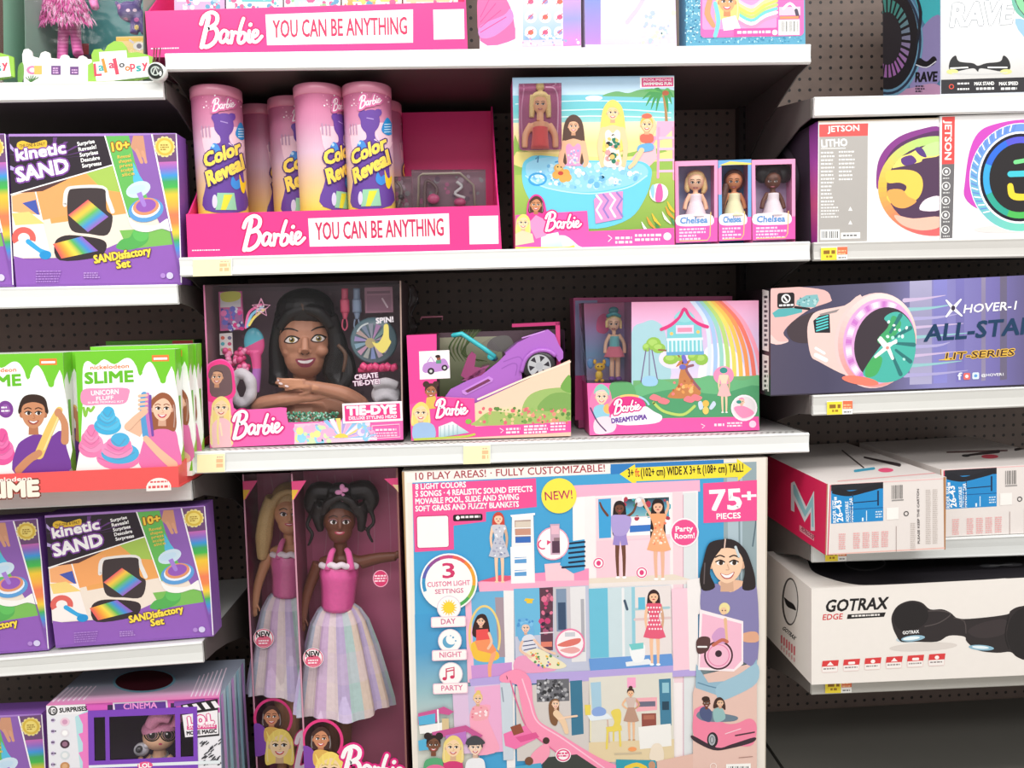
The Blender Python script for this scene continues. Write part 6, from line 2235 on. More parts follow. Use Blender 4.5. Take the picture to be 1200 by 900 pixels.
m.slab([at(684, 355, Y-.001), at(739, 354, Y-.001), at(739, 448, Y-.001), at(688, 449, Y-.001)], .0008, 'ffffff')
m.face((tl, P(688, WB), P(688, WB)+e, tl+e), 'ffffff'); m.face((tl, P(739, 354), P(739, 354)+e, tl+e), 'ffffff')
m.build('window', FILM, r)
YD = .092
dl = doll('small_doll', 'small blonde doll with teal headband in the window of the tree house box', 'doll', YD, (248, 206, 170),
          [('b', 719, 379, 7.6, 8.6, 7, 0), ('t', [(719, 387, 0), (720, 391, 0)], [2.4, 2.4]), ('t', [(720, 392, 0), (720, 402, 0), (720, 412, 0)], [5, 5, 6.5]), ('t', [(715, 392, 0), (710, 402, -.002), (709, 414, -.004)], [2.4, 2.2, 2.2]),
           ('t', [(725, 392, 0), (731, 402, -.002), (732, 414, -.004)], [2.4, 2.2, 2.2]), ('t', [(717, 412, 0), (717, 430, 0), (717, 442, 0)], [3.4, 3, 2.8]), ('t', [(724, 412, 0), (724, 430, 0), (724, 442, 0)], [3.4, 3, 2.8])], .0011,
          face_paint(719, 380, 8.6, None, w=.9),
          [('hair', HAIR, (246, 222, 150), [('b', 719, 375, 9, 8, 7.4, .005), ('t', [(711, 376, .002), (711, 384, .002)], [2, 1.6]), ('t', [(727, 376, .002), (727.5, 385, .002)], [2, 1.6])], .0011, 2),
           ('headband', PLASTIC, (50, 150, 156), [('b', 719, 364, 6, 4.6, 4, .002), ('t', [(711, 371, -.004), (719, 367.5, -.009), (727, 371, -.004)], [2, 2.4, 2])]),
           ('top', FABRIC, (120, 206, 206), [('t', [(720, 394, -.0005), (720, 408, -.001)], [5.6, 6.2])]), ('skirt', FABRIC, (240, 130, 150), [('t', [(720, 406, 0), (720, 413, 0), (720, 418, 0)], [7, 11, 13])]),
           ('shoe', PLASTIC, (130, 70, 170), [('b', 717, 444, 4, 3, 4.4, -.004)]), ('shoe', PLASTIC, (130, 70, 170), [('b', 725, 444, 4, 3, 4.4, -.004)])])
acc('toy_pet', 'tiny yellow toy creature with blue ears at the doll feet in the tree house box', 'toy animal', PLASTIC, [('b', 703, 430, 6.4, 5, 5, 0, (240, 196, 40)), ('b', 702, 440, 4.6, 6, 4, 0, (246, 206, 60)), ('b', 697, 424, 2, 3, 2, 0, (240, 190, 40)), ('b', 708, 424, 2, 3, 2, 0, (240, 190, 40)),
    ('b', 692, 426, 4, 6, 1.6, .004, (90, 150, 206)), ('b', 712, 424, 4, 6, 1.6, .004, (90, 150, 206)), ('b', 699, 446, 2.4, 2, 3, -.002, (240, 196, 40)), ('b', 706, 446, 2.4, 2, 3, -.002, (240, 196, 40)), ('b', 701, 429.4, .9, .9, .9, -.009, (40, 24, 10)), ('b', 705, 429.4, .9, .9, .9, -.009, (40, 24, 10))], YD-.005, (240, 196, 40))
# another one behind it
q = quad((672, 349), (858, 347), (862, 492), (678, 496), .15, zx(zC3))
m = MB(); m.slab(q, .07, (186, 80, 130)); a = plane_art(m, .15, -.02); a.rect(674, 352, 700, 440, (150, 150, 190)); a.rect(674, 440, 700, 492, (210, 70, 140))
m.build('treehouse_box', PRINT, None, 'second pink tree house box standing behind the front one, only its left edge showing', 'toy box')
# ================================================================== tall doll boxes
def tall_box(px, Y, label, zb):
    q = [at(*p, Y) for p in px]
    q[2].z = q[3].z = zb
    D = .105
    e = Vector((0, D, 0))
    tl, tr, br, bl = q
    r = thing('tall_doll_box', ((bl.x+br.x)/2, Y+D/2, zb), label, 'toy box', None)
    m = MB()
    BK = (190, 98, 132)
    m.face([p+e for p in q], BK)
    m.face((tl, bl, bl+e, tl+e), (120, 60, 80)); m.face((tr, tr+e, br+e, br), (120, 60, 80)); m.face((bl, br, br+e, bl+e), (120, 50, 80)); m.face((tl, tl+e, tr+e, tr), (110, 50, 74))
    return r, m, q, e


def tall_art(m, q, e, px, Y, full):
    x0 = px[0][0]
    b = Art(m, lambda x, y, o: at(x, y, Y)+Vector((0, e.y-.0006-o, 0)))
    b.grad([(x0+8, 560), (x0+118, 556), (x0+124, 800), (x0+18, 800)], [(196, 104, 138), (206, 110, 148), (176, 96, 128)])
    for k in range(5):
        b.line([(x0+18+k*22, 570), (x0+30+k*20, 640), (x0+22+k*22, 700)], 1.2, (206, 130, 160), 4)
    a = plane_art(m, Y, -.03, .04, bnd=[pj(p) for p in q])
    L = lambda y: x0+(y-px[0][1])*(px[3][0]-px[0][0])/(px[3][1]-px[0][1])
    a.line([(L(556)+.8, 556), (L(1000)+.8, 1000)], 1.8, (206, 150, 170), 1)
    a.line([(L(556)+px[1][0]-px[0][0]-1, 550), (L(1000)+px[2][0]-px[3][0]-1, 1000)], 2.4, (150, 100, 96), 1)
    w = px[1][0]-px[0][0]
    a.poly([(x0, 564), (x0+18, 563), (x0+4, 585), (x0+.8, 586)], (240, 80, 140)); a.poly([(x0+.8, 574), (x0+9, 574), (x0+3, 585), (x0+1, 586)], (250, 200, 70))
    if full:
        a.poly([(x0+w-16, 561), (x0+w, 560), (x0+w+1, 576)], (240, 80, 140)); a.poly([(x0+w-6, 568), (x0+w+1, 568), (x0+w+1, 577)], (250, 220, 170))
        a.ell(446, 678, 9, 10, (214, 60, 110)); a.ring(446, 678, 9, 10, .9, 'f4b0c8', 26); a.scribble(439, 675, 453, 1.8, 3, 3, 'fbd8e4', 3, .2)
    return a


def badge(a, x, y):
    a.ell(x, y, 12, 11.6, 'f6eef0'); a.ring(x, y, 11.4, 11, 1.1, (226, 80, 120), 26); a.ell(x, y+3.2, 9, 6.4, (226, 100, 130))
    a.text('NEW', x-8.5, y-1, x+8, y-2, 6.4, '201418', .04); a.scribble(x-6, y+3, x+6, 1.6, 2, 3, 'fdeef2', 4, .1)


def corner(a, x, y, s=1.):
    """ring with two portraits at the foot of the box"""
    a.ring(x, y, 24*s, 25*s, 3.4*s, (228, 60, 130), 34, 150, 400)
    a.portrait(x-2*s, y-2*s, 10.5*s, (206, 140, 104), (70, 42, 38), 'long', 'c84a50', hl=1.2)
    a.blob([(x-24*s, y+8*s), (x-10*s, y+12*s), (x-6*s, y+40*s), (x-26*s, y+44*s)], (130, 70, 170))
    a.blob([(x-10*s, y+12*s), (x+6*s, y+12*s), (x+14*s, y+22*s), (x-8*s, y+30*s)], (226, 180, 90))
    a.portrait(x+8*s, y+33*s, 15*s, (248, 214, 170), (246, 216, 110), 'long', 'd05058', hl=1.6)
    for k in range(4):
        a.line([(x-4*s+k*5*s, y+26*s), (x-8*s+k*8*s, y+16*s)], [3*s, 1*s], (250, 224, 120), 1)


TP1 = [(341, 553), (466, 548), (481, 1004), (362, 1010)]
TP2 = [(284, 556), (401, 552), (416, 970), (304, 975)]
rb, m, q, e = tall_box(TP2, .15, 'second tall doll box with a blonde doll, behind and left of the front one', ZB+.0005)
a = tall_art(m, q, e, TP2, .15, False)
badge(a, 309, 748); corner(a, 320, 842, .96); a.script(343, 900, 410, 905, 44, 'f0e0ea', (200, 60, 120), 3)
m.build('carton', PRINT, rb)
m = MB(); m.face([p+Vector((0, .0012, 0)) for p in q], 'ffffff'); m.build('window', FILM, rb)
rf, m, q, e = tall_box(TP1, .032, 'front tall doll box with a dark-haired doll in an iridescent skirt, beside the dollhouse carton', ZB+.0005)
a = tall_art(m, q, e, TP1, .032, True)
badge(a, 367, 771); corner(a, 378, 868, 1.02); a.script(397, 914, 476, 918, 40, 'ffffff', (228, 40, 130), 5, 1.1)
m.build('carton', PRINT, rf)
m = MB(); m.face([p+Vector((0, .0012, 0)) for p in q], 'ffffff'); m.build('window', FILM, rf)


def tall_doll(cx, cy, Y, s, label, skin, hair, hairc, dress, lip):
    def X(x, y):
        return cx+(x-397)*s, cy+(y-612)*s

    def T(pts, rad):
        return ('t', [(*X(x, y), d) for x, y, d in pts], [r*s for r in rad])

    def Bq(x, y, rx, rz, ry, d):
        return ('b', *X(x, y), rx*s, rz*s, ry*s, d)
    body = [Bq(398, 608, 19, 22, 19, 0), Bq(398.5, 622, 14.5, 15, 16, -.004), T([(398.5, 610, -.03), (398.5, 617, -.036), (398.5, 620, -.036)], [2.4, 2.6, 2.8]), T([(399, 630, .006), (399, 658, .008)], [8, 8.6]),
            T([(377, 662, .008), (399, 657, .006), (420, 660, .008)], [9, 11, 9]), T([(398, 660, .004), (397, 690, .004), (396, 708, .004), (396, 730, .004)], [20, 18, 15, 20]),
            T([(374, 660, .008), (364, 684, .004), (358, 704, -.004), (355, 724, -.012)], [8.4, 6.6, 5.6, 4.6]), Bq(354.5, 727, 4.6, 5.4, 3.6, -.013), *[T([(351.6+i*1.9, 730, -.014), (351+i*2, 735+(i in (1, 2)), -.016), (351.6+i*2, 739+(i in (1, 2))*1.6, -.0145)], [1.25, 1.15, .9]) for i in range(4)], T([(358, 726, -.016), (360.4, 731, -.019), (360, 734.4, -.02)], [1.4, 1.25, 1]),
            T([(423, 659, .008), (444, 654, .004), (464, 652, -.004)], [8.4, 6.8, 5.4]), Bq(466, 650, 4.4, 5, 4, -.006),
            T([(387, 730, .004), (388, 800, .002), (389, 860, 0), (389, 936, 0)], [13, 11, 9, 6.5]), T([(405, 730, .004), (405, 800, .002), (404, 860, 0), (404, 936, 0)], [13, 11, 9, 6.5]),
            Bq(389, 944, 8, 6, 12, -.012), Bq(404, 944, 8, 6, 12, -.012)]
    fx, fy = X(398, 612)
    hx = []
    for h in hair:
        hx.append(T(*h[1:]) if h[0] == 't' else Bq(*h[1:]))

    def paint(a):
        face_paint(fx, fy, 20*s, None, lip)(a)
        a.ring(fx-8*s, fy-.5*s, 5.4*s, 3.6*s, .9*s, mixc(skin, 'e0a0b0', .4), 14, 180, 360); a.ring(fx+8*s, fy-.5*s, 5.4*s, 3.6*s, .9*s, mixc(skin, 'e0a0b0', .4), 14, 180, 360)
    d = doll('tall_fashion_doll', label, 'doll', Y, skin, body, .0016, paint,
             [('hair', HAIR, hairc, hx, .0024, 3), ('bodice', SATIN, dress, [T([(398, 662, .0), (397.5, 672, -.001), (397, 690, -.001), (396, 711, 0)], [20.5, 23, 20.6, 19.4])]),
              ('halter', FABRIC, dress, [T([(384, 668, -.03), (388, 650, -.02), (391, 644, -.008)], [4, 3.6, 3]), T([(412, 668, -.03), (409, 650, -.02), (406, 644, -.008)], [4, 3.6, 3])]),
              ('ruffle', FABRIC, (244, 232, 240), [T([(376+k*6, 662+(k % 2)*2, -.0355+.0019*(k-3.5)**2) for k in range(8)], [3.6]*8)])], sm=5)
    # long skirt with folds
    mk = MB()
    k = kpx(Y)*s
    n = 72
    base = at(*X(396, 708), Y)
    rr_ = random.Random(5)
    pal = ['d8b8dc', 'b8c8d8', 'e4d0b8', 'f0e0dc', 'b4d8d0', 'e8b8cc', 'c4b4dc', 'e8e4c8', 'b0c4d0']
    pc = [lin(pal[rr_.randrange(len(pal))]) for i in range(24)]
    lv = [(0, 19), (6, 26), (20, 34), (50, 42), (85, 50), (118, 57), (128, 58)]
    V = []
    for h, rad in lv:
        for i in range(n):
            g = 2*math.pi*i/n
            f = 1+.075*math.sin(g*12)*min(1, h/40)+.03*math.sin(g*5+1)
            dip = (3.5*math.sin(g*4+.6))*(h/128)
            V.append(base+Vector((rad*f*k*math.cos(g)-.004*h/128*0, rad*f*k*.56*math.sin(g), -(h+dip)*k)))
    for li in range(len(lv)-1):
        for i in range(n):
            j = (i+1) % n
            c = pc[(i//3) % 24]
            c2 = mixc(c, 'e8d4e8', .35 if li % 2 else .1)
            mk.face((V[li*n+i], V[(li+1)*n+i], V[(li+1)*n+j], V[li*n+j]), c2, True)
    mk.build('skirt', SATIN, d)
    return d


d1 = tall_doll(397, 612, .088, 1., 'tall dark-skinned doll with pink halter bodice and iridescent skirt in the front box', (112, 66, 48),
               [('b', 398, 594, 23, 24, 19, .01), ('t', [(377, 592, -.018), (372, 604, -.014), (376, 622, -.004)], [9, 7, 4]), ('t', [(419, 592, -.018), (424, 604, -.014), (423, 622, -.004)], [9, 7, 4]),
                ('t', [(386, 576, 0), (370, 576, 0), (364, 592, 0), (368, 600, 0)], [11, 11, 8, 5]), ('t', [(412, 576, 0), (428, 574, 0), (436, 586, 0), (430, 598, 0)], [11, 12, 9, 6]), ('b', 398, 574, 15, 9, 12, .004),
                ('t', [(366, 600, -.004), (360, 615, -.008), (366, 626, -.008), (361, 640, -.008)], [3, 2.4, 2.4, 1.6]), ('t', [(434, 596, -.004), (438, 612, -.008), (431, 622, -.008), (437, 636, -.008)], [3, 2.4, 2.4, 1.6]),
                ('t', [(398, 582, -.03), (384, 590, -.03), (378, 602, -.022)], [4, 5, 4]), ('t', [(398, 582, -.03), (412, 588, -.03), (419, 602, -.022)], [4, 5, 4])], (30, 24, 26), (236, 96, 168), 'b8485c')
m = MB(); prims(m, [('b', 397, 577, 4.4, 3, 3, -.03), ('b', 404, 574, 4.4, 3, 3, -.03), ('b', 402, 583, 3, 5, 3, -.031), ('b', 401, 571, 3, 4, 3, -.03)], .088, (226, 150, 196)); m.build('hair_bow', FABRIC, d1)
d2 = tall_doll(338, 603, .2, .93, 'tall blonde doll with pink bodice, half hidden in the rear tall box', (206, 150, 112),
               [('b', 398, 594, 23, 24, 19, .01), ('t', [(377, 590, -.018), (370, 612, -.012), (366, 640, -.006), (364, 668, -.004)], [9, 10, 11, 6]), ('t', [(419, 590, -.018), (426, 612, -.012), (430, 640, -.006), (432, 668, -.004)], [9, 10, 11, 6]),
                ('t', [(398, 582, -.03), (384, 588, -.03), (376, 602, -.022)], [4, 5, 5]), ('t', [(398, 582, -.03), (412, 588, -.03), (420, 602, -.022)], [4, 5, 5])], (206, 176, 120), (224, 110, 166), 'c05060')

# ================================================================== big dollhouse carton
Y = 0.
HQ = [(471, 553), (899.5, 536), (897, 1000), (488, 1008)]
q = quad(*HQ, Y)
q[2].z = q[3].z = ZB+.0005
m = MB()
m.slab(q, .15, (240, 232, 222))
a = plane_art(m, Y, -.035, .02, bnd=[pj(p) for p in q], step=9e-6)
R = a.rect
# corrugated left edge
a.line([(472, 553), (481, 900), (484, 1000)], 3.2, (176, 140, 100), 1); a.line([(475.5, 553), (484, 900), (487, 1000)], 3, (246, 238, 226), 1)
a.line([(898.5, 536), (897, 900)], 1.6, (206, 196, 180), 1)
a.poly([(483, 558), (886.5, 541), (887, 900), (887, 1000), (495, 1004), (490, 900)], (72, 164, 214))
a.grad([(486, 720), (560, 716), (562, 900), (490, 900)], [(70, 160, 212), (84, 160, 206), (150, 190, 200), (206, 210, 200), (214, 214, 206)])
# the room beyond, right column
a.poly([(848, 543), (886.5, 541), (887, 800), (812, 806), (812, 780), (848, 700)], (150, 170, 176))
a.poly([(852, 560), (870, 560), (870, 690), (854, 690)], (176, 196, 206)); a.line([(866, 560), (867, 700)], 2, (130, 150, 158), 1); a.line([(880, 600), (886, 606), (882, 640)], 1.6, (90, 110, 120), 3)
# title
a.poly([(476, 554.5), (715, 541), (715.4, 555), (476.5, 566)], 'f7efea')
a.text('10 PLAY AREAS! · FULLY CUSTOMIZABLE!', 487, 562.5, 709, 552.5, 8.4, (168, 60, 72), .012)
a.poly([(715.5, 544), (848, 538.5), (848, 546), (715.8, 556)], (52, 128, 196))
a.poly([(726, 555.5), (744, 544), (744.5, 548), (863.5, 542.5), (863.5, 537.5), (881, 549.5), (865, 563.5), (864.5, 559), (745.5, 564), (745.5, 569)], (248, 226, 60))
a.text('3+ ft (102+ cm) WIDE X 3+ ft (108+ cm) TALL!', 736, 559, 871, 552.8, 9.5, '201c18', .02)
a.rect(744, 549, 750.5, 558, (248, 226, 60)); a.text('ft', 744.4, 558, 749.6, 557.8, 8.5, (226, 90, 60), .02)
# pink list
PKL = (240, 84, 150)
a.poly([(483, 567), (628, 560.5), (629, 594), (569.5, 600), (569.5, 611), (531.5, 616), (532, 644), (486, 647)], PKL)
for i, (t, x1) in enumerate((('8 LIGHT COLORS', 546), ('5 SONGS · 4 REALISTIC SOUND EFFECTS', 624), ('MOVABLE POOL, SLIDE AND SWING', 608), ('SOFT GRASS AND FUZZY BLANKETS', 608))):
    y0 = 573.6+i*8.6
    a.text(t, 487, y0, x1, y0-(x1-487)*.046, 6.4, 'ffffff', .034)
R(488, 604, 526, 642, (200, 50, 110), 3); R(489, 605, 525.4, 641.4, 'fbf8f6', 2.5)
R(531, 602.6, 565.5, 610.4, '241c20', 2); a.ell(536.5, 606.8, 2.3, 2.3, 'ffffff'); a.scribble(540, 606, 563, 2.6, 1, 3, 'f0e8ec', 3, .05)
# 75+
a.poly([(824, 566.5), (887, 562.5), (887, 610), (824.5, 613)], PKL)
a.text('75', 833, 598, 869, 596, 23, 'ffffff', .034, wide=True); a.text('+', 870, 588, 886, 587.4, 13, 'ffffff', .05, wide=True); a.text('PIECES', 840, 608.4, 868, 607, 6.4, 'ffffff', .034)
# ---------------- dollhouse shell
a.poly([(671, 569), (820, 562.5), (820.4, 576), (672, 583)], (250, 182, 208))
a.poly([(684, 582), (818, 575), (818, 900), (688, 900), (684, 690)], 'f6eef0')
# party room
a.poly([(698, 584), (785, 580), (785, 676), (699, 680)], (250, 214, 222))
a.poly([(701, 585), (716, 584), (716, 630), (702, 631)], (66, 164, 218)); a.poly([(716, 583.5), (730, 583), (730, 632), (716, 632)], 'f0e4e8')
a.poly([(729, 582.5), (786, 580), (786, 626), (730, 628)], 'fdf8f8')
a.grad([(731, 585), (784, 582.5), (784, 604), (731, 606)], [(40, 60, 70), (90, 150, 180), (130, 190, 200)])
a.dots(731, 584, 784, 608, 34, 1.6, 4, [(60, 130, 110), (40, 60, 50), (80, 170, 200), (226, 214, 214), (180, 60, 80), (70, 170, 190)], 4)
a.poly([(738, 616), (766, 614.6), (766, 622), (738, 624)], (60, 120, 200)); a.line([(734, 606), (770, 605)], 1, 'e8d8dc', 1)
a.poly([(699, 634), (785, 629), (785, 677), (699, 680)], (248, 206, 218)); a.poly([(728, 634), (785, 631), (785, 676), (728, 678)], (252, 216, 226))
a.ell(750, 588, 6, 6, (220, 214, 220)); a.ell(748.5, 586, 2.4, 2.4, 'ffffff')
# white posts
for x in (685, 786):
    a.poly([(x, 582-(x > 700)*4), (x+12, 581-(x > 700)*4), (x+12.5, 900), (x+1, 900)], 'f8f0f0')
a.poly([(788, 577), (800, 576.4), (801, 800), (790, 800)], (244, 214, 222)); a.poly([(800, 578), (816, 577), (817, 900), (801, 900)], (226, 230, 232))
a.line([(800.5, 580), (801, 900)], 1, (214, 170, 186), 1)
a.poly([(671, 583), (685, 582), (686, 700), (672, 700)], 'fbf6f4')
a.poly([(686, 678), (790, 673), (812, 680), (690, 688)], (236, 222, 206))
a.poly([(686, 684), (812, 679), (812, 684), (688, 689)], (240, 230, 226))
# printed dolls in the party room
a.line([(712, 604), (706, 596), (703, 589)], [3, 2.6, 2], (110, 66, 50))
a.figure(726, 588, 678, (112, 70, 54), (40, 28, 30), (176, 156, 216), (160, 140, 206), 'long', 'none', hl=.36, shoes='fdfdfd')
a.line([(734, 606), (742, 600), (746, 590)], [3, 2.6, 2.2], (112, 70, 54)); a.blob([(716, 606), (722, 604), (732, 604), (740, 608), (734, 626), (719, 626)], (178, 160, 218))
a.line([(764, 606), (757, 594), (753, 586)], [3.4, 3, 2.4], (240, 186, 156)); a.line([(779, 604), (783, 594), (782, 588)], [3.4, 3, 2.4], (240, 186, 156))
a.figure(771, 586, 680, (240, 186, 156), (40, 28, 30), (246, 170, 120), (246, 176, 130), 'long', 'none', True, hl=.42, shoes='fdfdfd')
a.dots(763, 612, 780, 638, 24, .8, 1.8, ['fde0c0', 'f08060', 'fff0e0'], 3)
for x, y in ((701.5, 660), (752, 671), (706, 716), (738, 742), (718, 815)):
    a.ell(x, y, 7, 7, 'fdf6f8'); a.ring(x, y, 6.2, 6.2, 1.3, (230, 70, 130), 22); a.ell(x, y, 2.6, 3, (230, 70, 130))
a.ell(802, 624, 17, 17, 'fdf2f6'); a.ell(802, 624, 15.2, 15.2, (238, 84, 146)); a.text('Party', 792, 623, 812, 622, 6, 'ffffff', .034); a.text('Room!', 791, 631.4, 814, 630.4, 6, 'ffffff', .034)
# terrace: red haired doll, cabinet, stairs
a.poly([(560, 682), (582, 676), (690, 666), (690, 690), (562, 694)], (248, 150, 190)); a.poly([(562, 681), (586, 674), (610, 676), (590, 682)], (226, 90, 120))
a.poly([(638, 661), (672, 658), (673, 684), (640, 684)], (252, 206, 216)); a.poly([(561, 682), (690, 680), (690, 690), (562, 696)], (250, 176, 204))
a.poly([(600, 604.5), (625, 603), (627, 683), (599, 684)], 'f4f2f4'); a.poly([(599, 606), (627, 603.6), (627, 601), (598, 603.6)], 'fdfbfc')
a.poly([(603, 610), (622, 609), (622, 636), (604, 637)], (176, 150, 140))
for k in range(3):
    a.rect(604, 611+k*9, 622, 618+k*9, ((220, 206, 190), (206, 150, 130), (60, 110, 190))[k]); a.line([(603, 619+k*9), (623, 618.4+k*9)], 1.2, 'fbf8f8', 1)
a.poly([(598, 641), (624, 639), (626, 682), (599, 684)], 'fbf9fa'); R(603, 653, 617, 660, (96, 160, 214)); R(603, 668, 617, 675, (96, 160, 214)); a.line([(603, 655), (617, 654)], 1.6, 'fbf9fa', 1); a.line([(603, 670), (617, 669)], 1.6, 'fbf9fa', 1)
a.figure(584, 601, 683, (246, 206, 176), (206, 74, 60), (206, 206, 216), (196, 198, 212), 'long', 'down', True, hl=.2, shoes=(246, 206, 176))
a.dots(577, 618, 592, 652, 26, .8, 1.6, ['a8a8c0', 'f0f0f8', '8890b0'], 3)
a.poly([(665, 635), (685, 632), (685, 668), (672, 672), (656, 662)], (72, 164, 214))
for k in range(6):
    a.line([(667-(k == 5)*8, 637+k*5.6), (685, 635+k*5.6)], 2.4, (30, 44, 70), 1)
a.ell(648, 637, 19, 19.5, (244, 170, 190)); a.ell(648, 637, 17.6, 18, 'fdf8f9'); a.ring(636, 638, 6, 6, 1.6, (226, 70, 120), 18, 60, 250); a.poly([(641, 633), (641, 639), (646, 635)], (226, 70, 120))
R(645, 614, 656, 650, (206, 170, 190)); R(646, 616, 655, 626, (236, 190, 206)); R(647, 634, 656, 648, (90, 60, 80)); R(649, 630, 656, 634, (150, 120, 130))
a.ell(655, 581, 20.6, 20.6, (248, 232, 80), 36); a.text('NEW!', 639, 586.4, 671, 584, 9.8, (206, 70, 100), .012)
# ---------------- middle floor
a.poly([(548, 694), (598, 692), (600, 796), (550, 800)], (110, 180, 220)); a.poly([(545, 697), (552, 697), (556, 800), (548, 800)], (248, 190, 212))
a.poly([(590, 692), (602, 692), (604, 900), (594, 900)], 'f4f0f0'); a.poly([(552, 780), (600, 776), (600, 794), (553, 796)], (206, 150, 214)); a.poly([(580, 700), (590, 700), (592, 770), (584, 770)], (170, 150, 160))
a.poly([(602, 690), (690, 686), (692, 786), (604, 790)], (196, 200, 220)); a.poly([(602, 690), (632, 689), (634, 744), (604, 746)], (110, 186, 224))
a.poly([(632, 689), (648, 688), (648, 762), (634, 763)], (96, 60, 76)); a.dots(633, 692, 647, 740, 22, 1.6, 4, [(206, 70, 120), (226, 120, 150), (60, 40, 60), (170, 90, 120)], 5); R(634, 752, 647, 758, (226, 130, 110)); a.line([(633, 742), (648, 741)], 1.4, 'e8d8e0', 1)
a.poly([(648, 688), (668, 687), (670, 770), (650, 770)], (206, 200, 206)); R(652, 690, 664, 740, (130, 150, 176)); R(654, 706, 663, 738, (60, 80, 110))
a.poly([(668, 688), (686, 687), (687, 775), (670, 776)], (232, 230, 232)); R(681, 702, 685, 764, (176, 176, 184))
a.blob([(604, 772), (620, 768), (645, 776), (650, 786), (606, 788)], (240, 160, 196)); a.poly([(622, 706), (614, 704), (616, 701), (626, 702)], (240, 200, 60)); R(617, 704, 624, 707, (240, 200, 60))
# pink armchair girl
a.ring(568, 745, 19, 36, 2.6, (240, 210, 130), 30, 150, 390); a.blob([(552, 758), (556, 752), (570, 758), (583, 764), (584, 772), (570, 776), (556, 772)], (246, 196, 70))
a.blob([(554, 745), (556, 728), (562, 720), (570, 722), (574, 740), (570, 748)], (60, 36, 34)); a.line([(564, 760), (578, 764), (574, 780), (574, 793)], [6, 6, 4.6, 3.4], (246, 170, 130)); a.poly([(558, 738), (572, 737), (574, 750), (558, 752)], (236, 84, 84)); a.poly([(556, 751), (574, 749), (582, 762), (576, 766), (560, 762)], (246, 150, 100))
a.portrait(563.5, 728, 5.4, (246, 200, 170), (70, 40, 36), 'none', 'c84050'); a.blob([(558, 727), (560, 721), (567, 721), (569, 728), (564, 724)], (60, 36, 34))
a.line([(573, 742), (576, 752), (572, 760)], 3, (246, 200, 170))
# blue haired girl on mat
a.blob([(606, 742), (607, 728), (614, 724), (622, 728), (626, 740), (622, 752), (610, 752)], (110, 180, 226)); a.dots(607, 726, 624, 734, 16, 1.4, 2.6, [(130, 196, 236), (80, 150, 210)], 3)
a.blob([(612, 748), (624, 744), (630, 760), (614, 768)], (226, 226, 236)); a.line([(613, 752), (626, 750)], 1.2, (70, 80, 120), 1); a.line([(613, 757), (627, 755)], 1.2, (70, 80, 120), 1); a.line([(614, 762), (628, 759)], 1.2, (70, 80, 120), 1)
a.blob([(616, 766), (630, 760), (646, 768), (664, 780), (650, 784), (628, 778)], (240, 230, 196)); a.dots(622, 764, 656, 782, 30, .9, 1.8, [(90, 150, 90), (230, 120, 110), (240, 190, 80), (120, 110, 190)], 4)
a.line([(612, 752), (610, 762), (622, 770)], 3, (240, 200, 176)); a.line([(626, 750), (636, 760), (650, 766)], 3, (240, 200, 176)); a.portrait(616, 736, 5.4, (246, 206, 180), (110, 180, 226), 'none', 'c84050')
a.ell(668, 754, 17.5, 17.5, (240, 130, 170)); a.ell(668, 754, 15.6, 15.6, 'fbf2f4'); a.blob([(653, 756), (666, 750), (680, 748), (678, 754), (664, 758)], (226, 120, 110)); a.blob([(656, 762), (672, 758), (680, 762), (670, 766)], (236, 170, 170)); R(662, 741, 674, 746, (206, 206, 214))
# bathroom
a.poly([(690, 690), (786, 686), (787, 782), (692, 786)], (150, 206, 222)); a.poly([(690, 690), (712, 689), (713, 770), (692, 771)], (110, 194, 220)); a.poly([(712, 689), (740, 688), (741, 772), (714, 773)], (206, 224, 230)); a.line([(730, 690), (731, 776)], 3, 'f0f0f2', 1)
a.poly([(744, 688), (786, 686), (787, 770), (745, 772)], (236, 226, 224)); a.line([(744, 714), (784, 712)], 3, (170, 206, 214), 1); a.line([(744, 726), (785, 724)], 3, (226, 200, 200), 1); R(748, 700, 756, 714, (100, 190, 220)); a.line([(732, 704), (735, 714)], 3, (70, 90, 110), 1)
a.poly([(690, 772), (787, 766), (790, 782), (692, 788)], (106, 156, 220)); a.poly([(733, 776), (760, 772), (766, 778), (734, 781)], 'eef2f6')
a.blob([(738, 757), (752, 755), (756, 758), (754, 774), (742, 775)], 'f6f8fa'); a.poly([(737, 755), (754, 753), (754, 760), (740, 762)], (120, 206, 206))
a.figure(766, 692, 780, (246, 196, 160), (56, 34, 36), (230, 90, 120), (232, 96, 126), 'long', 'down', True, hl=.22, shoes='fdfdfd')
a.up()
for i in range(5):
    for j in range(6):
        a.ell(759.5+i*3.4+(j % 2)*1.6, 712+j*5, 1.2, 1.3, 'fde8ee', 6, 0, False)
# floor band and lift tower
a.poly([(550, 796), (604, 790), (690, 786), (818, 778), (818, 792), (690, 798), (604, 802), (552, 806)], (186, 168, 226))
a.poly([(787, 690), (812, 689), (815, 784), (789, 786)], (250, 208, 222)); a.poly([(805, 680), (821, 677), (822, 718), (818, 720), (818, 786), (808, 786)], 'f4efee')
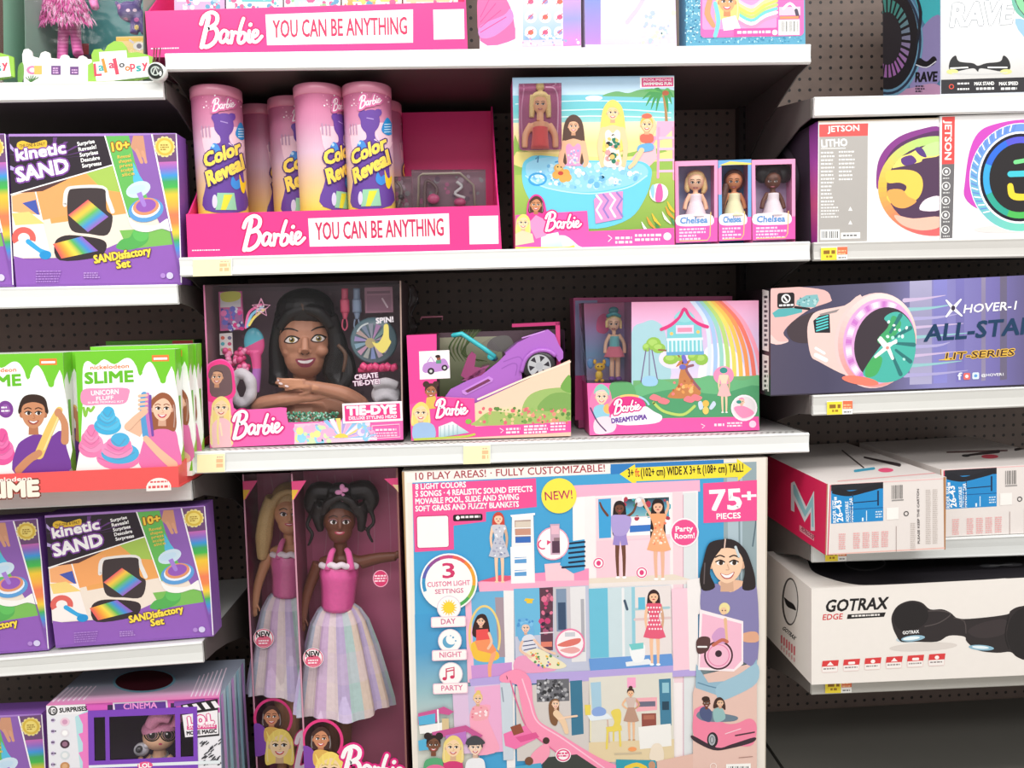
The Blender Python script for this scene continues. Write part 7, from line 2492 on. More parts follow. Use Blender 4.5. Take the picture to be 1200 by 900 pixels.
# ---------------- ground floor
a.poly([(530, 806), (592, 801), (596, 880), (534, 884)], (226, 196, 226)); a.poly([(552, 806), (592, 802), (596, 880), (556, 884)], (240, 176, 214)); a.poly([(548, 805), (556, 804), (562, 884), (552, 884)], (206, 196, 226))
a.poly([(604, 804), (690, 798), (690, 888), (606, 892)], (214, 206, 202)); a.poly([(668, 798), (682, 797), (684, 860), (670, 862)], (60, 120, 150))
R(629, 796, 667, 822, (110, 110, 116)); a.dots(630, 797, 666, 822, 60, 1, 3, [(70, 70, 76), (170, 170, 174), (206, 206, 210), (50, 50, 54)], 6)
a.poly([(690, 794), (788, 788), (790, 884), (692, 890)], (226, 222, 210)); a.poly([(690, 870), (790, 866), (790, 890), (690, 894)], (230, 210, 170))
a.poly([(772, 796), (786, 795), (787, 850), (774, 850)], (70, 130, 160)); a.poly([(745, 818), (770, 817), (770, 832), (746, 834)], (244, 176, 186)); R(748, 822, 768, 828, (110, 110, 130)); R(752, 836, 769, 852, (150, 80, 70)); R(754, 838, 767, 843, (180, 110, 90)); a.poly([(748, 852), (786, 848), (787, 874), (750, 878)], 'f4f2ee')
R(776, 800, 784, 812, (150, 200, 214)); R(776, 822, 784, 832, (40, 70, 90)); a.rect(735, 794, 745, 806, (250, 170, 206))
a.poly([(692, 800), (704, 799), (705, 830), (694, 831)], (170, 206, 226))
# pink lady on chair
a.blob([(552, 832), (574, 826), (572, 842), (580, 862), (584, 880), (556, 884), (552, 860)], (250, 170, 196)); a.blob([(553, 830), (562, 826), (572, 830), (571, 842), (554, 844)], (244, 170, 180)); a.dots(553, 829, 571, 842, 18, 1, 1.8, ['fde8ec', 'e87a94'], 3); a.portrait(560, 819, 6, (246, 206, 170), (236, 204, 120), 'up', 'c84050')
a.poly([(586, 800), (600, 799), (602, 890), (590, 891)], (206, 216, 226)); a.line([(588, 806), (590, 822)], 1.6, (150, 160, 176), 1)
# table and yellow chair, kitchen doll
a.poly([(688, 838), (712, 836), (718, 842), (692, 845)], 'e8f0f6'); a.blob([(694, 832), (702, 828), (710, 832), (708, 838), (696, 839)], (140, 170, 226)); a.line([(692, 845), (692, 868)], 1.6, 'f0e8c0', 1); a.line([(712, 844), (714, 870)], 1.6, 'd8b8a8', 1)
Yc = (236, 214, 96)
a.blob([(716, 834), (726, 831), (728, 842), (724, 856), (716, 856), (720, 846)], Yc); a.poly([(710, 852), (728, 850), (729, 856), (711, 858)], Yc); a.line([(712, 856), (711, 877)], 2.4, Yc, 1); a.line([(726, 855), (727, 874)], 2.4, Yc, 1); a.line([(719, 856), (719, 868)], 1.8, Yc, 1); a.poly([(685, 826), (692, 826), (692, 838), (686, 838)], Yc)
a.figure(739, 807, 868, (240, 190, 150), (70, 44, 38), (214, 190, 180), (190, 150, 130), 'bun', 'hip', True, shoes=(206, 160, 120))
a.blob([(762, 880), (766, 872), (774, 872), (778, 882), (776, 892), (762, 890)], (240, 226, 206)); a.ell(741, 878, 5, 2.6, (246, 160, 100)); a.rect(720, 882, 752, 884, (206, 190, 160))
# slide
a.line([(590, 795), (604, 793), (614, 800), (618, 826), (626, 850), (650, 868), (690, 896), (720, 912)], [10, 17, 17, 14, 16, 20, 26, 30], (250, 150, 184), 6)
a.line([(612, 796), (620, 820), (630, 846), (660, 866), (708, 900)], 1.6, (255, 200, 220), 6); a.line([(598, 798), (608, 830), (620, 856), (650, 880), (684, 906)], 1.6, (226, 110, 154), 6)
a.poly([(590, 860), (616, 850), (628, 866), (604, 878), (592, 874)], (244, 120, 176)); a.poly([(604, 864), (628, 858), (632, 864), (610, 870)], (226, 90, 150)); a.poly([(598, 852), (610, 848), (614, 858), (602, 862)], (150, 80, 60))
a.blob([(643, 826), (648, 820), (654, 822), (655, 836), (652, 850), (645, 846)], (130, 90, 60)); a.line([(652, 836), (660, 846), (664, 858)], [8, 7, 5], (240, 206, 170)); a.line([(656, 842), (668, 840), (676, 839)], 2.4, (246, 210, 180)); a.portrait(651, 825, 5, (246, 206, 176), (140, 100, 70), 'none', 'c84050')
# dark pool and reader
a.poly([(636, 888), (676, 884), (700, 900), (690, 960), (636, 940)], (60, 66, 62)); a.ell(660, 885, 9, 8, 'fdf6f8'); a.ring(660, 885, 8, 7, 1.6, (230, 70, 130), 22); a.scribble(654, 883, 666, 2, 2, 3, (230, 70, 130), 3, .1)
a.blob([(622, 886), (634, 874), (642, 872), (644, 884), (634, 896), (624, 898)], (250, 160, 186)); a.ell(640, 868, 4, 4, (70, 50, 46)); a.poly([(604, 898), (634, 894), (636, 910), (604, 914)], (80, 170, 206)); a.ell(620, 892, 5, 5, (120, 80, 60))
a.poly([(722, 890), (768, 891), (772, 910), (722, 910)], (50, 160, 180)); a.line([(734, 900), (746, 896), (756, 900)], 5, (240, 206, 70), 3); a.ell(764, 897, 4, 5, (200, 150, 120))
a.poly([(770, 892), (887, 868), (887, 1000), (770, 1000)], (230, 190, 176))
# ---------------- girl with the house, right
a.poly([(818, 792), (870, 780), (887, 776), (887, 900), (812, 900), (812, 812)], (232, 196, 184))
a.blob([(822, 690), (834, 684), (856, 686), (876, 686), (887, 690), (888, 772), (870, 775), (826, 730)], (136, 130, 178)); a.blob([(842, 684), (856, 694), (872, 684), (866, 680), (848, 680)], (236, 190, 160))
a.portrait(852, 660, 23, (246, 206, 174), (44, 36, 38), 'none', (246, 206, 174), teeth=False)
a.blob([(829, 640), (836, 634), (850, 632), (862, 634), (874, 645), (881, 662), (885, 678), (884, 690), (870, 690), (873, 668), (868, 650), (856, 640), (849, 634), (846, 642), (836, 656), (832, 672), (838, 688), (824, 692), (820, 678), (824, 658)], (44, 36, 38))
a.line([(850, 632), (849, 642)], 1.6, (220, 190, 176), 1); a.line([(862, 641), (866, 652)], 3, (200, 214, 220), 1); a.line([(826, 660), (825, 684)], 1.4, (100, 90, 92), 3)
a.blob([(844, 671.6), (852, 673.6), (860.6, 670), (857, 677.4), (848.6, 678)], (190, 90, 90)); a.blob([(845, 672.2), (852, 674.2), (859.8, 670.8), (855.6, 676.4), (849.4, 676.8)], 'ffffff')
a.poly([(816, 778), (830, 800), (872, 796), (887, 772), (887, 800), (850, 818), (815, 806)], (150, 186, 206)); a.line([(818, 800), (846, 806), (872, 790)], 1.4, (100, 140, 166), 4); a.blob([(840, 804), (866, 790), (887, 778), (887, 800), (860, 816), (843, 820)], (160, 196, 214))
a.blob([(868, 744), (880, 740), (888, 742), (888, 752), (872, 752)], (226, 170, 140))
a.poly([(820, 714), (871, 728), (871, 778), (860, 787), (818, 785)], 'fbeef2'); a.poly([(823, 719), (869, 731), (869, 774), (860, 784), (820, 782)], (246, 190, 212))
a.ring(842, 768, 17, 17, 2, (70, 40, 50), 30); a.ring(842, 768, 13, 13, 1, (230, 130, 170), 26); a.ell(842, 766, 4, 4, (60, 40, 50)); a.blob([(816, 752), (822, 746), (832, 748), (830, 762), (818, 766)], (90, 60, 60)); a.line([(818, 758), (828, 758)], 2, 'f0f0f0', 1)
a.blob([(834, 746), (842, 736), (850, 738), (852, 752), (840, 754)], (214, 160, 206)); a.line([(850, 726), (851, 740), (852, 752)], [4, 3, 3], (236, 190, 150)); a.line([(836, 756), (846, 750), (852, 752)], 4, (200, 110, 90)); a.ell(849, 713, 6.4, 6.8, (240, 224, 160)); a.ell(848, 716, 4, 4.4, (240, 200, 160))
for x, y in ((846.5, 715.4), (850, 715.4)):
    a.ell(x, y, .8, .8, '302018', 6)
# pink car
a.blob([(813, 836), (816, 830), (828, 828), (846, 846), (862, 848), (878, 842), (886, 848), (886, 862), (880, 874), (858, 874), (840, 877), (820, 870), (812, 858)], (244, 136, 166))
a.blob([(812, 862), (840, 876), (858, 872), (884, 864), (882, 870), (856, 877), (836, 879), (813, 868)], (60, 44, 54)); a.ell(835, 867, 6.4, 9, (44, 40, 46)); a.ell(834.4, 867, 4, 6.6, (176, 180, 186)); a.ring(834.4, 867, 2.6, 4.4, 1, (110, 114, 120), 16)
a.blob([(816, 838), (824, 832), (846, 836), (864, 840), (860, 845), (836, 846), (822, 844)], (110, 130, 146)); a.blob([(820, 832), (826, 828), (834, 834), (832, 846), (822, 842)], (80, 90, 130)); a.blob([(836, 832), (846, 830), (850, 842), (838, 846)], (150, 190, 190))
a.portrait(828, 824, 5, (110, 70, 54), (40, 28, 30), 'none', 'a04050'); a.ell(827, 819, 4.6, 3, (60, 40, 36)); a.blob([(836, 830), (838, 820), (844, 817), (849, 822), (850, 832), (844, 828)], (70, 46, 40)); a.portrait(844, 824, 4.4, (240, 196, 160), (70, 46, 40), 'none', 'c04050')
a.line([(850, 860), (868, 854)], 1.2, 'fbd0dc', 3); a.line([(862, 862), (884, 858)], 1.6, (70, 50, 60), 1)
R(851, 895, 880, 915, 'fbfaf6'); a.up()
for k in range(12):
    a.rect(854+k*2, 898, 854.4+k*2+(k % 3)*.4, 915, '303030', 0, False)
a.ring(836, 898, 4, 4, .8, 'fdf0ea'); a.line([(866, 888), (882, 886.6)], .7, (160, 120, 110), 1)
# ---------------- light settings dial
def dial(t):
    cs = [(226, 110, 80), (240, 150, 70), (232, 90, 110), (200, 80, 140), (140, 80, 160), (120, 96, 180), (60, 110, 190), (56, 150, 200)]
    return lin(cs[int(t*7.99)])
a.ell(526, 682, 33.5, 33.5, 'fdfaf8', 40)
a.ring(526, 682, 31.6, 31.6, 4, lambda t: lin(((240, 170, 60), (150, 190, 80), (80, 170, 90), (226, 100, 70), 'fdfaf8', 'fdfaf8', (60, 150, 200), (96, 100, 180), (150, 80, 150), (206, 80, 130), (232, 100, 90), (240, 140, 60))[int(t*11.99)]), 36, -30, 330)
a.text('3', 519, 677.5, 533, 676.7, 17, (214, 60, 110), .02)
a.text('CUSTOM LIGHT', 501, 688, 551, 685.4, 5.6, (226, 110, 150), .02); a.text('SETTINGS', 510, 696, 543, 694.4, 5.2, (226, 110, 150), .02)
for y, t, x0, x1 in ((712, 'DAY', 517, 534), (751, 'NIGHT', 514, 540), (790, 'PARTY', 515, 540)):
    dx = (y-712)*.03
    a.ell(526+dx, y, 14, 14, (230, 214, 224)); a.ell(526+dx, y, 13, 13, 'fdfbfa')
    R(505+dx, y+10.4, 546+dx, y+23, (246, 206, 220), 2); R(506+dx, y+11.4, 545+dx, y+22, 'fdf8f6', 2)
    a.text(t, x0+dx, y+19.6, x1+dx, y+18.6, 6, (226, 120, 156), .02)
a.up()
for k in range(16):
    g = k*math.pi/8
    a.line([(526+6*math.cos(g), 712+6*math.sin(g)), (526+9.6*math.cos(g), 712+9.6*math.sin(g))], [2, .4], (248, 206, 60), 1, False, False)
a.ell(526, 712, 6.6, 6.6, (248, 214, 60))
a.ell(526, 752, 7.4, 7.4, (100, 170, 206)); a.ell(529, 749, 6.4, 6.4, 'fdfbfa'); a.ell(531, 747, 1.2, 1.2, (100, 170, 206)); a.ell(534, 751, 1, 1, (100, 170, 206)); a.ell(528, 745, .8, .8, (100, 170, 206))
a.line([(523, 795), (523, 784), (532, 782), (532, 793)], 1.6, (214, 60, 100), 1); a.ell(521, 795.4, 2.6, 2, (214, 60, 100)); a.ell(530, 793.4, 2.6, 2, (214, 60, 100)); a.line([(523, 787), (532, 785)], 1.4, (214, 60, 100), 1)
# ---------------- lower left group
a.poly([(490, 836), (512, 831), (520, 828), (532, 834), (526, 838), (514, 836), (512, 846), (490, 849)], (206, 90, 150)); a.poly([(490, 840), (510, 836), (510, 848), (491, 850)], (90, 180, 220)); a.poly([(491, 851), (522, 846), (524, 858), (492, 860)], 'f6f4f2'); R(518, 842, 526, 856, (220, 196, 150)); a.line([(513, 832), (514, 856)], 2, 'fdfbf9', 1)
a.poly([(506, 858), (546, 850), (566, 862), (560, 866), (548, 858), (508, 866)], (200, 90, 150)); a.poly([(490, 868), (506, 864), (507, 878), (491, 880)], (90, 180, 220)); a.poly([(522, 862), (546, 857), (547, 872), (524, 874)], (190, 120, 200))
for (x, y, r_, sk_, hr, st_) in ((508, 873, 9, (120, 80, 60), (46, 32, 32), 'buns'), (557, 876, 8.6, (246, 214, 190), (60, 56, 60), 'short'), (531, 876, 10.5, (248, 212, 172), (240, 214, 130), 'long')):
    a.blob([(x-12, 902), (x-8, 890), (x+8, 889), (x+12, 902), (x+12, 930), (x-12, 930)], ((90, 170, 120) if st_ == 'buns' else (240, 240, 244) if st_ == 'short' else (214, 60, 120)))
    a.portrait(x, y, r_, sk_, hr, st_, 'c84a50', hl=1.7)
a.blob([(548, 866), (557, 862), (566, 867), (567, 872), (547, 873)], (70, 70, 76)); a.ell(510, 903, 12, 7, (240, 110, 160))
m.build('dollhouse_carton', PRINT, None, 'huge dollhouse carton printed with a three storey pink dollhouse, bottom middle', 'toy box')
# ================================================================== right bay
# ------------------------------------------------------------------ dark wheel hoverboard box (top)
Y = .02
q = quad((1102, -110), (1345, -118), (1345, 104), (1102, 110), Y, zx(zR1))
m = MB()
D = .21
m.slab(q, D, (190, 196, 206))
s = flank(m, q, D)
s.poly([(1000, -160), (1110, -160), (1110, 160), (1000, 160)], (84, 128, 160))
s.blob([(1070, -20), (1090, -30), (1104, -10), (1104, 30), (1086, 30), (1076, 10)], (70, 190, 200)); s.blob([(1080, 34), (1104, 20), (1104, 90), (1070, 110), (1068, 80)], (150, 140, 190)); s.blob([(1030, 96), (1060, 104), (1090, 98), (1104, 104), (1104, 130), (1020, 140)], (196, 150, 186))
s.ell(1040, 48, 42, 66, (110, 160, 190), 40); s.ell(1040, 45, 36, 60, (26, 26, 34), 40); s.ring(1040, 47, 40, 64, 3, (40, 56, 80), 40)
s.up()
for k in range(30):
    g = k*2*math.pi/30
    c = mixc((70, 150, 140), (170, 110, 180), min(1, max(0, .5+.6*math.sin(g))))
    s.poly([(1040+14*math.cos(g-.06), 45+27*math.sin(g-.06)), (1040+27*math.cos(g-.085), 45+46*math.sin(g-.085)), (1040+27*math.cos(g+.05), 45+46*math.sin(g+.05)), (1040+14*math.cos(g+.03), 45+27*math.sin(g+.03))], c)
s.ell(1040, 45, 17, 31, (40, 38, 46), 30)
s.line([(1072, -10), (1079, 14), (1076, 44), (1074, 56)], [2, 4, 3, 1], (30, 34, 46), 4)
s.text('RAVE', 1073, 96, 1098, 95, 11, '15151c', .04, .1)
s.scribble(1073, 101, 1084, 1.6, 3, 3, '303040', 3)
s.blob([(1074, 76), (1078, 68), (1086, 72), (1094, 66), (1098, 70), (1094, 76), (1086, 78)], (24, 24, 30)); s.line([(1074, 76), (1086, 79), (1097, 72)], 1.2, 'e8e8f0', 3)
a = plane_art(m, Y, -.02, .0, bnd=[pj(p) for p in q])
a.grad([(1103, -108), (1345, -116), (1345, 100), (1103, 108)], [(190, 196, 204), (214, 217, 220), (232, 233, 232), (196, 194, 192)])
a.text('RAVE', 1114, 31, 1185, 27, 26, 'fbfbfc', .04, .2, out=(150, 156, 164), ow=.02); a.scribble(1120, 52, 1178, 8, 1, 4, (214, 216, 218), 6, .05)
a.blob([(1184, -40), (1210, -60), (1260, -50), (1260, 20), (1225, 28), (1200, 22), (1186, 4)], (110, 180, 160)); a.ell(1222, -10, 34, 36, (60, 70, 70)); a.ring(1222, -10, 33, 35, 8, (130, 200, 150), 30); a.blob([(1190, 22), (1230, 30), (1280, 24), (1280, 60), (1210, 50)], (150, 190, 220))
a.blob([(1112, 80), (1114, 70), (1120, 65), (1124, 72), (1140, 74), (1146, 77), (1156, 74), (1172, 72), (1176, 65), (1182, 70), (1184, 80), (1176, 84), (1150, 80), (1146, 84), (1140, 80), (1118, 84)], (40, 40, 42))
a.line([(1114, 80), (1134, 79)], 1.6, 'f4f4f0', 1); a.line([(1158, 79), (1180, 79)], 1.6, 'f4f4f0', 1); a.ell(1116, 84, 7, 3, (214, 214, 140)); a.ell(1179, 84, 7, 3, (214, 214, 140)); a.line([(1116, 86), (1150, 87), (1180, 85)], 1.2, (200, 200, 200), 3)
a.poly([(1103, 93.5), (1345, 86), (1345, 104), (1103, 110)], (44, 42, 46))
a.ring(1115, 101.5, 3, 3, 1, (226, 80, 60), 16); a.scribble(1122, 98, 1136, 2, 1, 3, 'f0f0f0', 3, .1); a.scribble(1122, 104.5, 1136, 2, 1, 3, 'f0f0f0', 4, .1)
for x0, x1, t1, t2 in ((1142, 1165, 'MAX STAND', '8+'), (1171, 1193, 'MAX SPEED', 'UP TO 9 MPH'), (1203, 1230, 'MAX RANGE', 'UP TO 6 MI')):
    a.text(t1, x0, 100, x1, 99.4, 3.8, 'f4f4f2', .034); a.scribble(x0+2, 104, x1, 2.6, 1, 3, 'f4f4f2', int(x0), .1)
m.build('hoverboard_box', PRINT, None, 'hoverboard box with a big dark wheel on its side, top right shelf', 'hoverboard box')

# ------------------------------------------------------------------ grey panel box
Y = .006
JQ = [(959, 142), (1100.5, 138), (1101, 281), (958, 284)]
q = quad(*JQ, Y, zx(zR2))
m = MB()
m.slab(q, .2, (246, 244, 242))
s = flank(m, q, .2)
s.poly([(850, 100), (970, 100), (970, 300), (850, 300)], (66, 56, 70)); s.grad([(948, 138), (962, 138), (962, 290), (951, 290)], [(120, 60, 140), (190, 90, 190), (214, 90, 140), (150, 50, 150)], True); s.ell(905, 215, 34, 52, (50, 44, 54)); s.ring(905, 215, 32, 50, 8, (90, 84, 96))
a = plane_art(m, Y, -.02, .0, bnd=[pj(p) for p in q])
a.line([(959, 142), (1100, 138)], 3, (206, 186, 160), 1)
a.poly([(960, 146), (1017.5, 144.5), (1017, 159), (960, 160.5)], (238, 92, 90)); a.text('JETSON', 970, 154.6, 1007, 153, 6.6, 'fff6f2', .034)
a.poly([(960, 160.5), (1017, 159), (1016, 283), (959, 284)], (178, 174, 170))
a.text('LITHO', 963, 172.4, 993, 170.8, 8.4, 'ffffff', .034); a.rect(962, 173.4, 991, 174.3, 'f4f4f2')
a.scribble(962, 179, 978, 1.8, 14, 4.4, 'f6f4f2', 3, .25); a.scribble(983, 178, 1002, 1.8, 8, 4.6, 'f6f4f2', 4, .25); a.scribble(962, 240, 990, 1.6, 5, 3.6, 'eceae8', 6, .6)
a.poly([(994, 247), (999, 247), (996.5, 242)], 'f6f4f2'); a.poly([(994, 263), (999, 263), (996.5, 258)], 'eceae8')
R = a.rect
R(961.5, 269, 984, 281, 'fbfbfa'); R(985.5, 272.5, 1008, 279.5, 'fbfbfa'); a.up()
for k in range(9):
    R(963+k*2.2, 271, 963.8+k*2.2+(k % 3)*.3, 279, '606060', 0, False)
a.scribble(988, 276, 1005, 2, 1, 3, '707070', 3, .1)
CX, CY = 1096, 218
a.blob([(1028, 222), (1028, 195), (1036, 176), (1054, 160), (1080, 151), (1101, 149), (1101, 170), (1060, 176), (1040, 200)], (138, 62, 140)); a.blob([(1036, 196), (1044, 178), (1062, 164), (1101, 153), (1101, 170), (1060, 176)], (92, 50, 96))
a.ell(CX, CY, 67, 58, (242, 190, 80), 44)
a.ring(CX, CY, 67, 58.5, 11, lambda t: mixc(mixc('f4c050', 'f0686a', max(0, math.sin(t*2*math.pi))), 'b8dc80', max(0, -math.sin(t*2*math.pi))), 60)
a.ell(CX, CY, 57, 49, (84, 58, 86), 44)
a.blob([(1046, 196), (1056, 184), (1066, 180), (1078, 174), (1101, 168), (1101, 182), (1082, 186), (1078, 190), (1052, 196)], (248, 228, 120)); a.blob([(1082, 172), (1101, 166), (1101, 181), (1084, 182)], (196, 226, 150)); a.blob([(1056, 186), (1068, 182), (1074, 190), (1060, 194)], (96, 60, 130)); a.blob([(1072, 174), (1080, 173), (1086, 184), (1078, 182)], (90, 60, 130))
a.blob([(1038, 202), (1050, 199), (1070, 200), (1080, 208), (1081, 222), (1074, 234), (1058, 240), (1044, 238), (1039, 230), (1050, 228), (1060, 224), (1062, 218), (1054, 214), (1040, 214)], (248, 206, 90)); a.blob([(1040, 224), (1056, 222), (1064, 230), (1074, 236), (1060, 244), (1046, 240)], (244, 170, 90))
a.blob([(1078, 246), (1084, 234), (1101, 230), (1101, 246)], (244, 230, 240)); a.blob([(1048, 252), (1070, 256), (1101, 254), (1101, 266), (1080, 270), (1058, 264)], (246, 190, 170))
m.build('hoverboard_box', PRINT, None, 'white hoverboard box with red header and grey spec panel on the right middle shelf', 'hoverboard box')

# ------------------------------------------------------------------ big neon wheel box
Y = .006
JQ = [(1101.5, 136), (1325, 129), (1325, 272), (1101.8, 281)]
q = quad(*JQ, Y, zx(zR2))
m = MB()
m.slab(q, .2, (248, 246, 246))
a = plane_art(m, Y, -.03, .0, bnd=[pj(p) for p in q])
a.poly([(1104, 137), (1119, 136.5), (1118.5, 192), (1103.6, 192.5)], (238, 80, 78)); a.poly([(1103.6, 192.5), (1118.5, 192), (1116, 279), (1102.6, 279.6)], (112, 110, 112))
a.text('JETSON', 1107.6, 141, 1107.2, 187, 7.6, 'fff6f2', .034)
for k in range(5):
    y = 201+k*17
    a.ring(1109-k*.3, y, 5, 5, 1, 'f0f0f0', 18); a.ell(1109-k*.3, y, 1.8, 2.2, 'f0f0f0'); a.scribble(1105, y+8, 1113, 1.4, 1, 2, 'd8d8d8', k, .1)
CX, CY = 1196, 208
a.blob([(1131, 232), (1131, 212), (1136, 178), (1146, 156), (1164, 146), (1200, 140), (1250, 142), (1262, 190), (1256, 240), (1190, 250), (1150, 246)], (206, 76, 190)); a.ell(1185, 268, 44, 5, (226, 222, 220))
a.ell(CX, CY, 60, 64, 'f6f4fa', 48)
a.ring(CX, CY, 59, 63, 9, lambda t: mixc((110, 150, 226), (120, 214, 190), .5+.5*math.sin(t*2*math.pi+.4)), 60); a.ring(CX, CY, 50, 54, 3, 'fbfaff', 48); a.ring(CX, CY, 47.6, 51.6, 4, (26, 24, 40), 48)
a.ring(CX, CY, 44, 48, 8, lambda t: lin(((80, 190, 90), (50, 170, 150), (60, 170, 226), (50, 110, 220), (90, 90, 214), (214, 90, 190), (240, 120, 110), (190, 200, 60))[int(t*7.99)]), 56, 60, 420)
for k in range(26):
    g = math.pi*(.75+k*.028)
    a.line([(CX+52*math.cos(g), CY+56*math.sin(g)), (CX+58*math.cos(g+.06), CY+62*math.sin(g+.06))], 1.6, ('f4f8ff', '6a90d8')[k % 2], 1)
a.ell(CX, CY, 36.5, 40.5, (38, 34, 36), 44)
a.line([(1184, 204), (1212, 203)], 7, (70, 200, 216), 1); a.line([(1184, 218), (1186, 228), (1194, 231), (1212, 230)], [7, 8, 8, 7], (248, 214, 60), 4); a.line([(1190, 190), (1212, 186)], 5, (120, 214, 140), 1)
m.build('hoverboard_box', PRINT, None, 'white hoverboard box with neon ringed black wheel and vertical red header strip', 'hoverboard box')

# ------------------------------------------------------------------ long purple hoverboard box
Y = .006
HQ2 = [(903, 338), (1425, 311), (1425, 441), (903, 463)]
q = quad(*HQ2, Y, zx(zR3))
m = MB()
m.slab(q, .2, (52, 46, 58))
s = flank(m, q, .2)
s.poly([(800, 300), (910, 300), (910, 480), (800, 480)], (36, 32, 36))
for y0, y1 in ((341, 412), (417, 459)):
    s.poly([(893.5, y0-2), (901, y0), (901, y1), (893.5, y1-2)], (236, 232, 230)); s.scribble(895.6, y0+7, 900, 3, int((y1-y0)/6), 5.6, '403c40', y0, .2)
a = plane_art(m, Y, -.045, .0, bnd=[pj(p) for p in q])
a.grad([(903, 338), (1425, 311), (1425, 441), (903, 463)], [(84, 78, 100), (76, 72, 98), (92, 88, 116), (140, 136, 196), (120, 112, 176), (84, 78, 96), (66, 60, 70), (84, 78, 110), (70, 66, 90)], False)
for x, w, c in ((1066, 26, (176, 172, 206)), (1094, 16, (140, 138, 210)), (1120, 10, (126, 120, 190)), (1150, 5, (150, 140, 170)), (1172, 8, (110, 102, 126))):
    y = 333-(x-903)*.05
    a.grad([(x, y-2), (x+w, y-3), (x+w, y+125), (x, y+126)], [c, mixc(c, (100, 96, 140), .4), c])
for k in range(9):
    a.line([(1060, 352+k*11), (1082+k % 3*8, 350+k*11), (1108+(k*37) % 30, 346+k*11)], [5, 3, .6], ((206, 186, 220), (150, 200, 206), (176, 170, 216))[k % 3], 3)
PKH = (232, 186, 182)
a.blob([(904, 338), (930, 336), (966, 340), (974, 350), (972, 354), (950, 362), (930, 376), (918, 390), (924, 400), (905, 402), (903, 370)], PKH)
a.blob([(903, 392), (912, 400), (924, 400), (916, 403), (903, 402)], 'f0d0cc')
a.blob([(922, 388), (930, 376), (952, 366), (975, 366), (978, 380), (972, 396), (950, 402), (930, 400)], (72, 60, 66))
a.poly([(905, 367), (912, 362), (940, 360), (940, 366), (920, 371), (908, 372)], (90, 176, 180)); a.poly([(934, 352), (945, 346), (958, 345), (960, 352), (955, 360), (942, 360), (933, 357)], (130, 186, 190)); a.line([(932, 360), (948, 362)], 3, (40, 36, 40), 1)
a.dots(936, 348, 957, 359, 20, .8, 1.8, [(176, 214, 214), (90, 140, 146)], 3)
a.blob([(946, 388), (950, 372), (960, 364), (990, 358), (1012, 350), (1012, 440), (992, 440), (960, 424), (950, 416)], (240, 206, 200)); a.poly([(953, 376), (960, 370), (972, 368), (973, 390), (955, 390)], (40, 40, 46))
a.up()
for k in range(5):
    a.line([(957, 374+k*3.4), (970, 370+k*3.4)], 1.8, (90, 206, 206), 1, False)
a.poly([(960, 368), (984, 362), (980, 366), (962, 370)], (150, 140, 140)); a.line([(956, 408), (966, 414)], 3, 'ffffff', 1); a.line([(956, 416), (968, 422)], 5, 'fdf6f2', 1)
a.ell(1026, 399, 48, 56, (240, 206, 204), 44, .12); a.ring(1028, 399, 46, 55, 8, lambda t: mixc((250, 226, 222), (240, 150, 150), .5+.5*math.sin(t*2*math.pi)), 50, 0, 360, .12); a.ell(1030, 400, 42, 50, (226, 170, 222), 40, .12)
a.ring(1032, 402, 41, 49, 7, lambda t: mixc('fbeefa', (206, 120, 206), .5+.5*math.sin(t*38)), 60, 110, 290, .12)
a.ell(1037, 404, 36, 44, (62, 52, 60), 40, .1)
a.blob([(1016, 428), (1012, 440), (1030, 448), (1050, 446), (1066, 434), (1073, 410), (1070, 384), (1058, 368), (1046, 366), (1036, 374), (1050, 384), (1040, 396), (1030, 408)], (76, 184, 170))
a.blob([(1028, 398), (1040, 384), (1046, 370), (1056, 378), (1050, 392), (1036, 404)], (70, 170, 110)); a.blob([(1014, 432), (1024, 418), (1034, 420), (1028, 438), (1016, 442)], (76, 176, 100))
for k in range(5):
    g = -1.1+k*.5
    a.line([(1037+14*math.cos(g), 404+16*math.sin(g)), (1037+34*math.cos(g+.1), 404+41*math.sin(g+.1))], [3, 5], (48, 120, 120), 1)
a.dots(1040, 374, 1072, 444, 14, 1.4, 2.6, ['f4fcfa', 'b8f0e4', 'e0fff8'], 4, lambda x, y: ((x-1037)/35)**2+((y-404)/43)**2 < 1)
a.line([(1030, 398), (1038, 408), (1040, 404), (1050, 401)], [3, 4.4, 4.4, 3], 'fdfdfb', 1); a.line([(1032, 396), (1040, 406), (1046, 420)], [3.4, 5, 3.4], 'fdfdfb', 1); a.line([(1026, 418), (1038, 408), (1050, 399)], [3.4, 5, 3], 'fdfdfb', 1); a.ell(1040, 407.6, 2, 2, (226, 150, 140))
a.ell(1008, 446, 22, 5, (246, 130, 110), 20, .2)
R = a.rect
R(911, 343, 931, 361, (34, 30, 32), 3); a.ring(921, 350, 5.4, 5.4, 1.6, 'f4f4f4', 20); a.line([(919, 348), (922, 352)], 2, 'f4f4f4', 1); a.scribble(913, 358, 930, 2.2, 1, 3, 'f4f4f4', 3, .05)
a.line([(1109, 352), (1116, 360), (1116, 362), (1109, 371)], [2, 4, 4, 2], 'fbfbfc', 1); a.line([(1126, 351), (1118, 360), (1118, 362), (1127, 370)], [2, 4, 4, 2], 'fbfbfc', 1); a.ell(1117, 361, 2.4, 3, (60, 50, 70))
a.text('HOVER-1', 1129, 367, 1190, 362.6, 9.6, 'fbfbfc', .02, .25)
a.text('ALL-STAR', 1083, 400, 1212, 390.4, 18.5, (20, 58, 92), .034, .22)
for c, b in (((248, 200, 70), .1), ((70, 40, 40), .02)):
    a.text('LIT-SERIES', 1108, 421.4, 1188, 416.4, 7.4, c, b, .25, wide=True)
a.line([(1100, 422), (1112, 421)], [.5, 2], (248, 200, 70), 1)
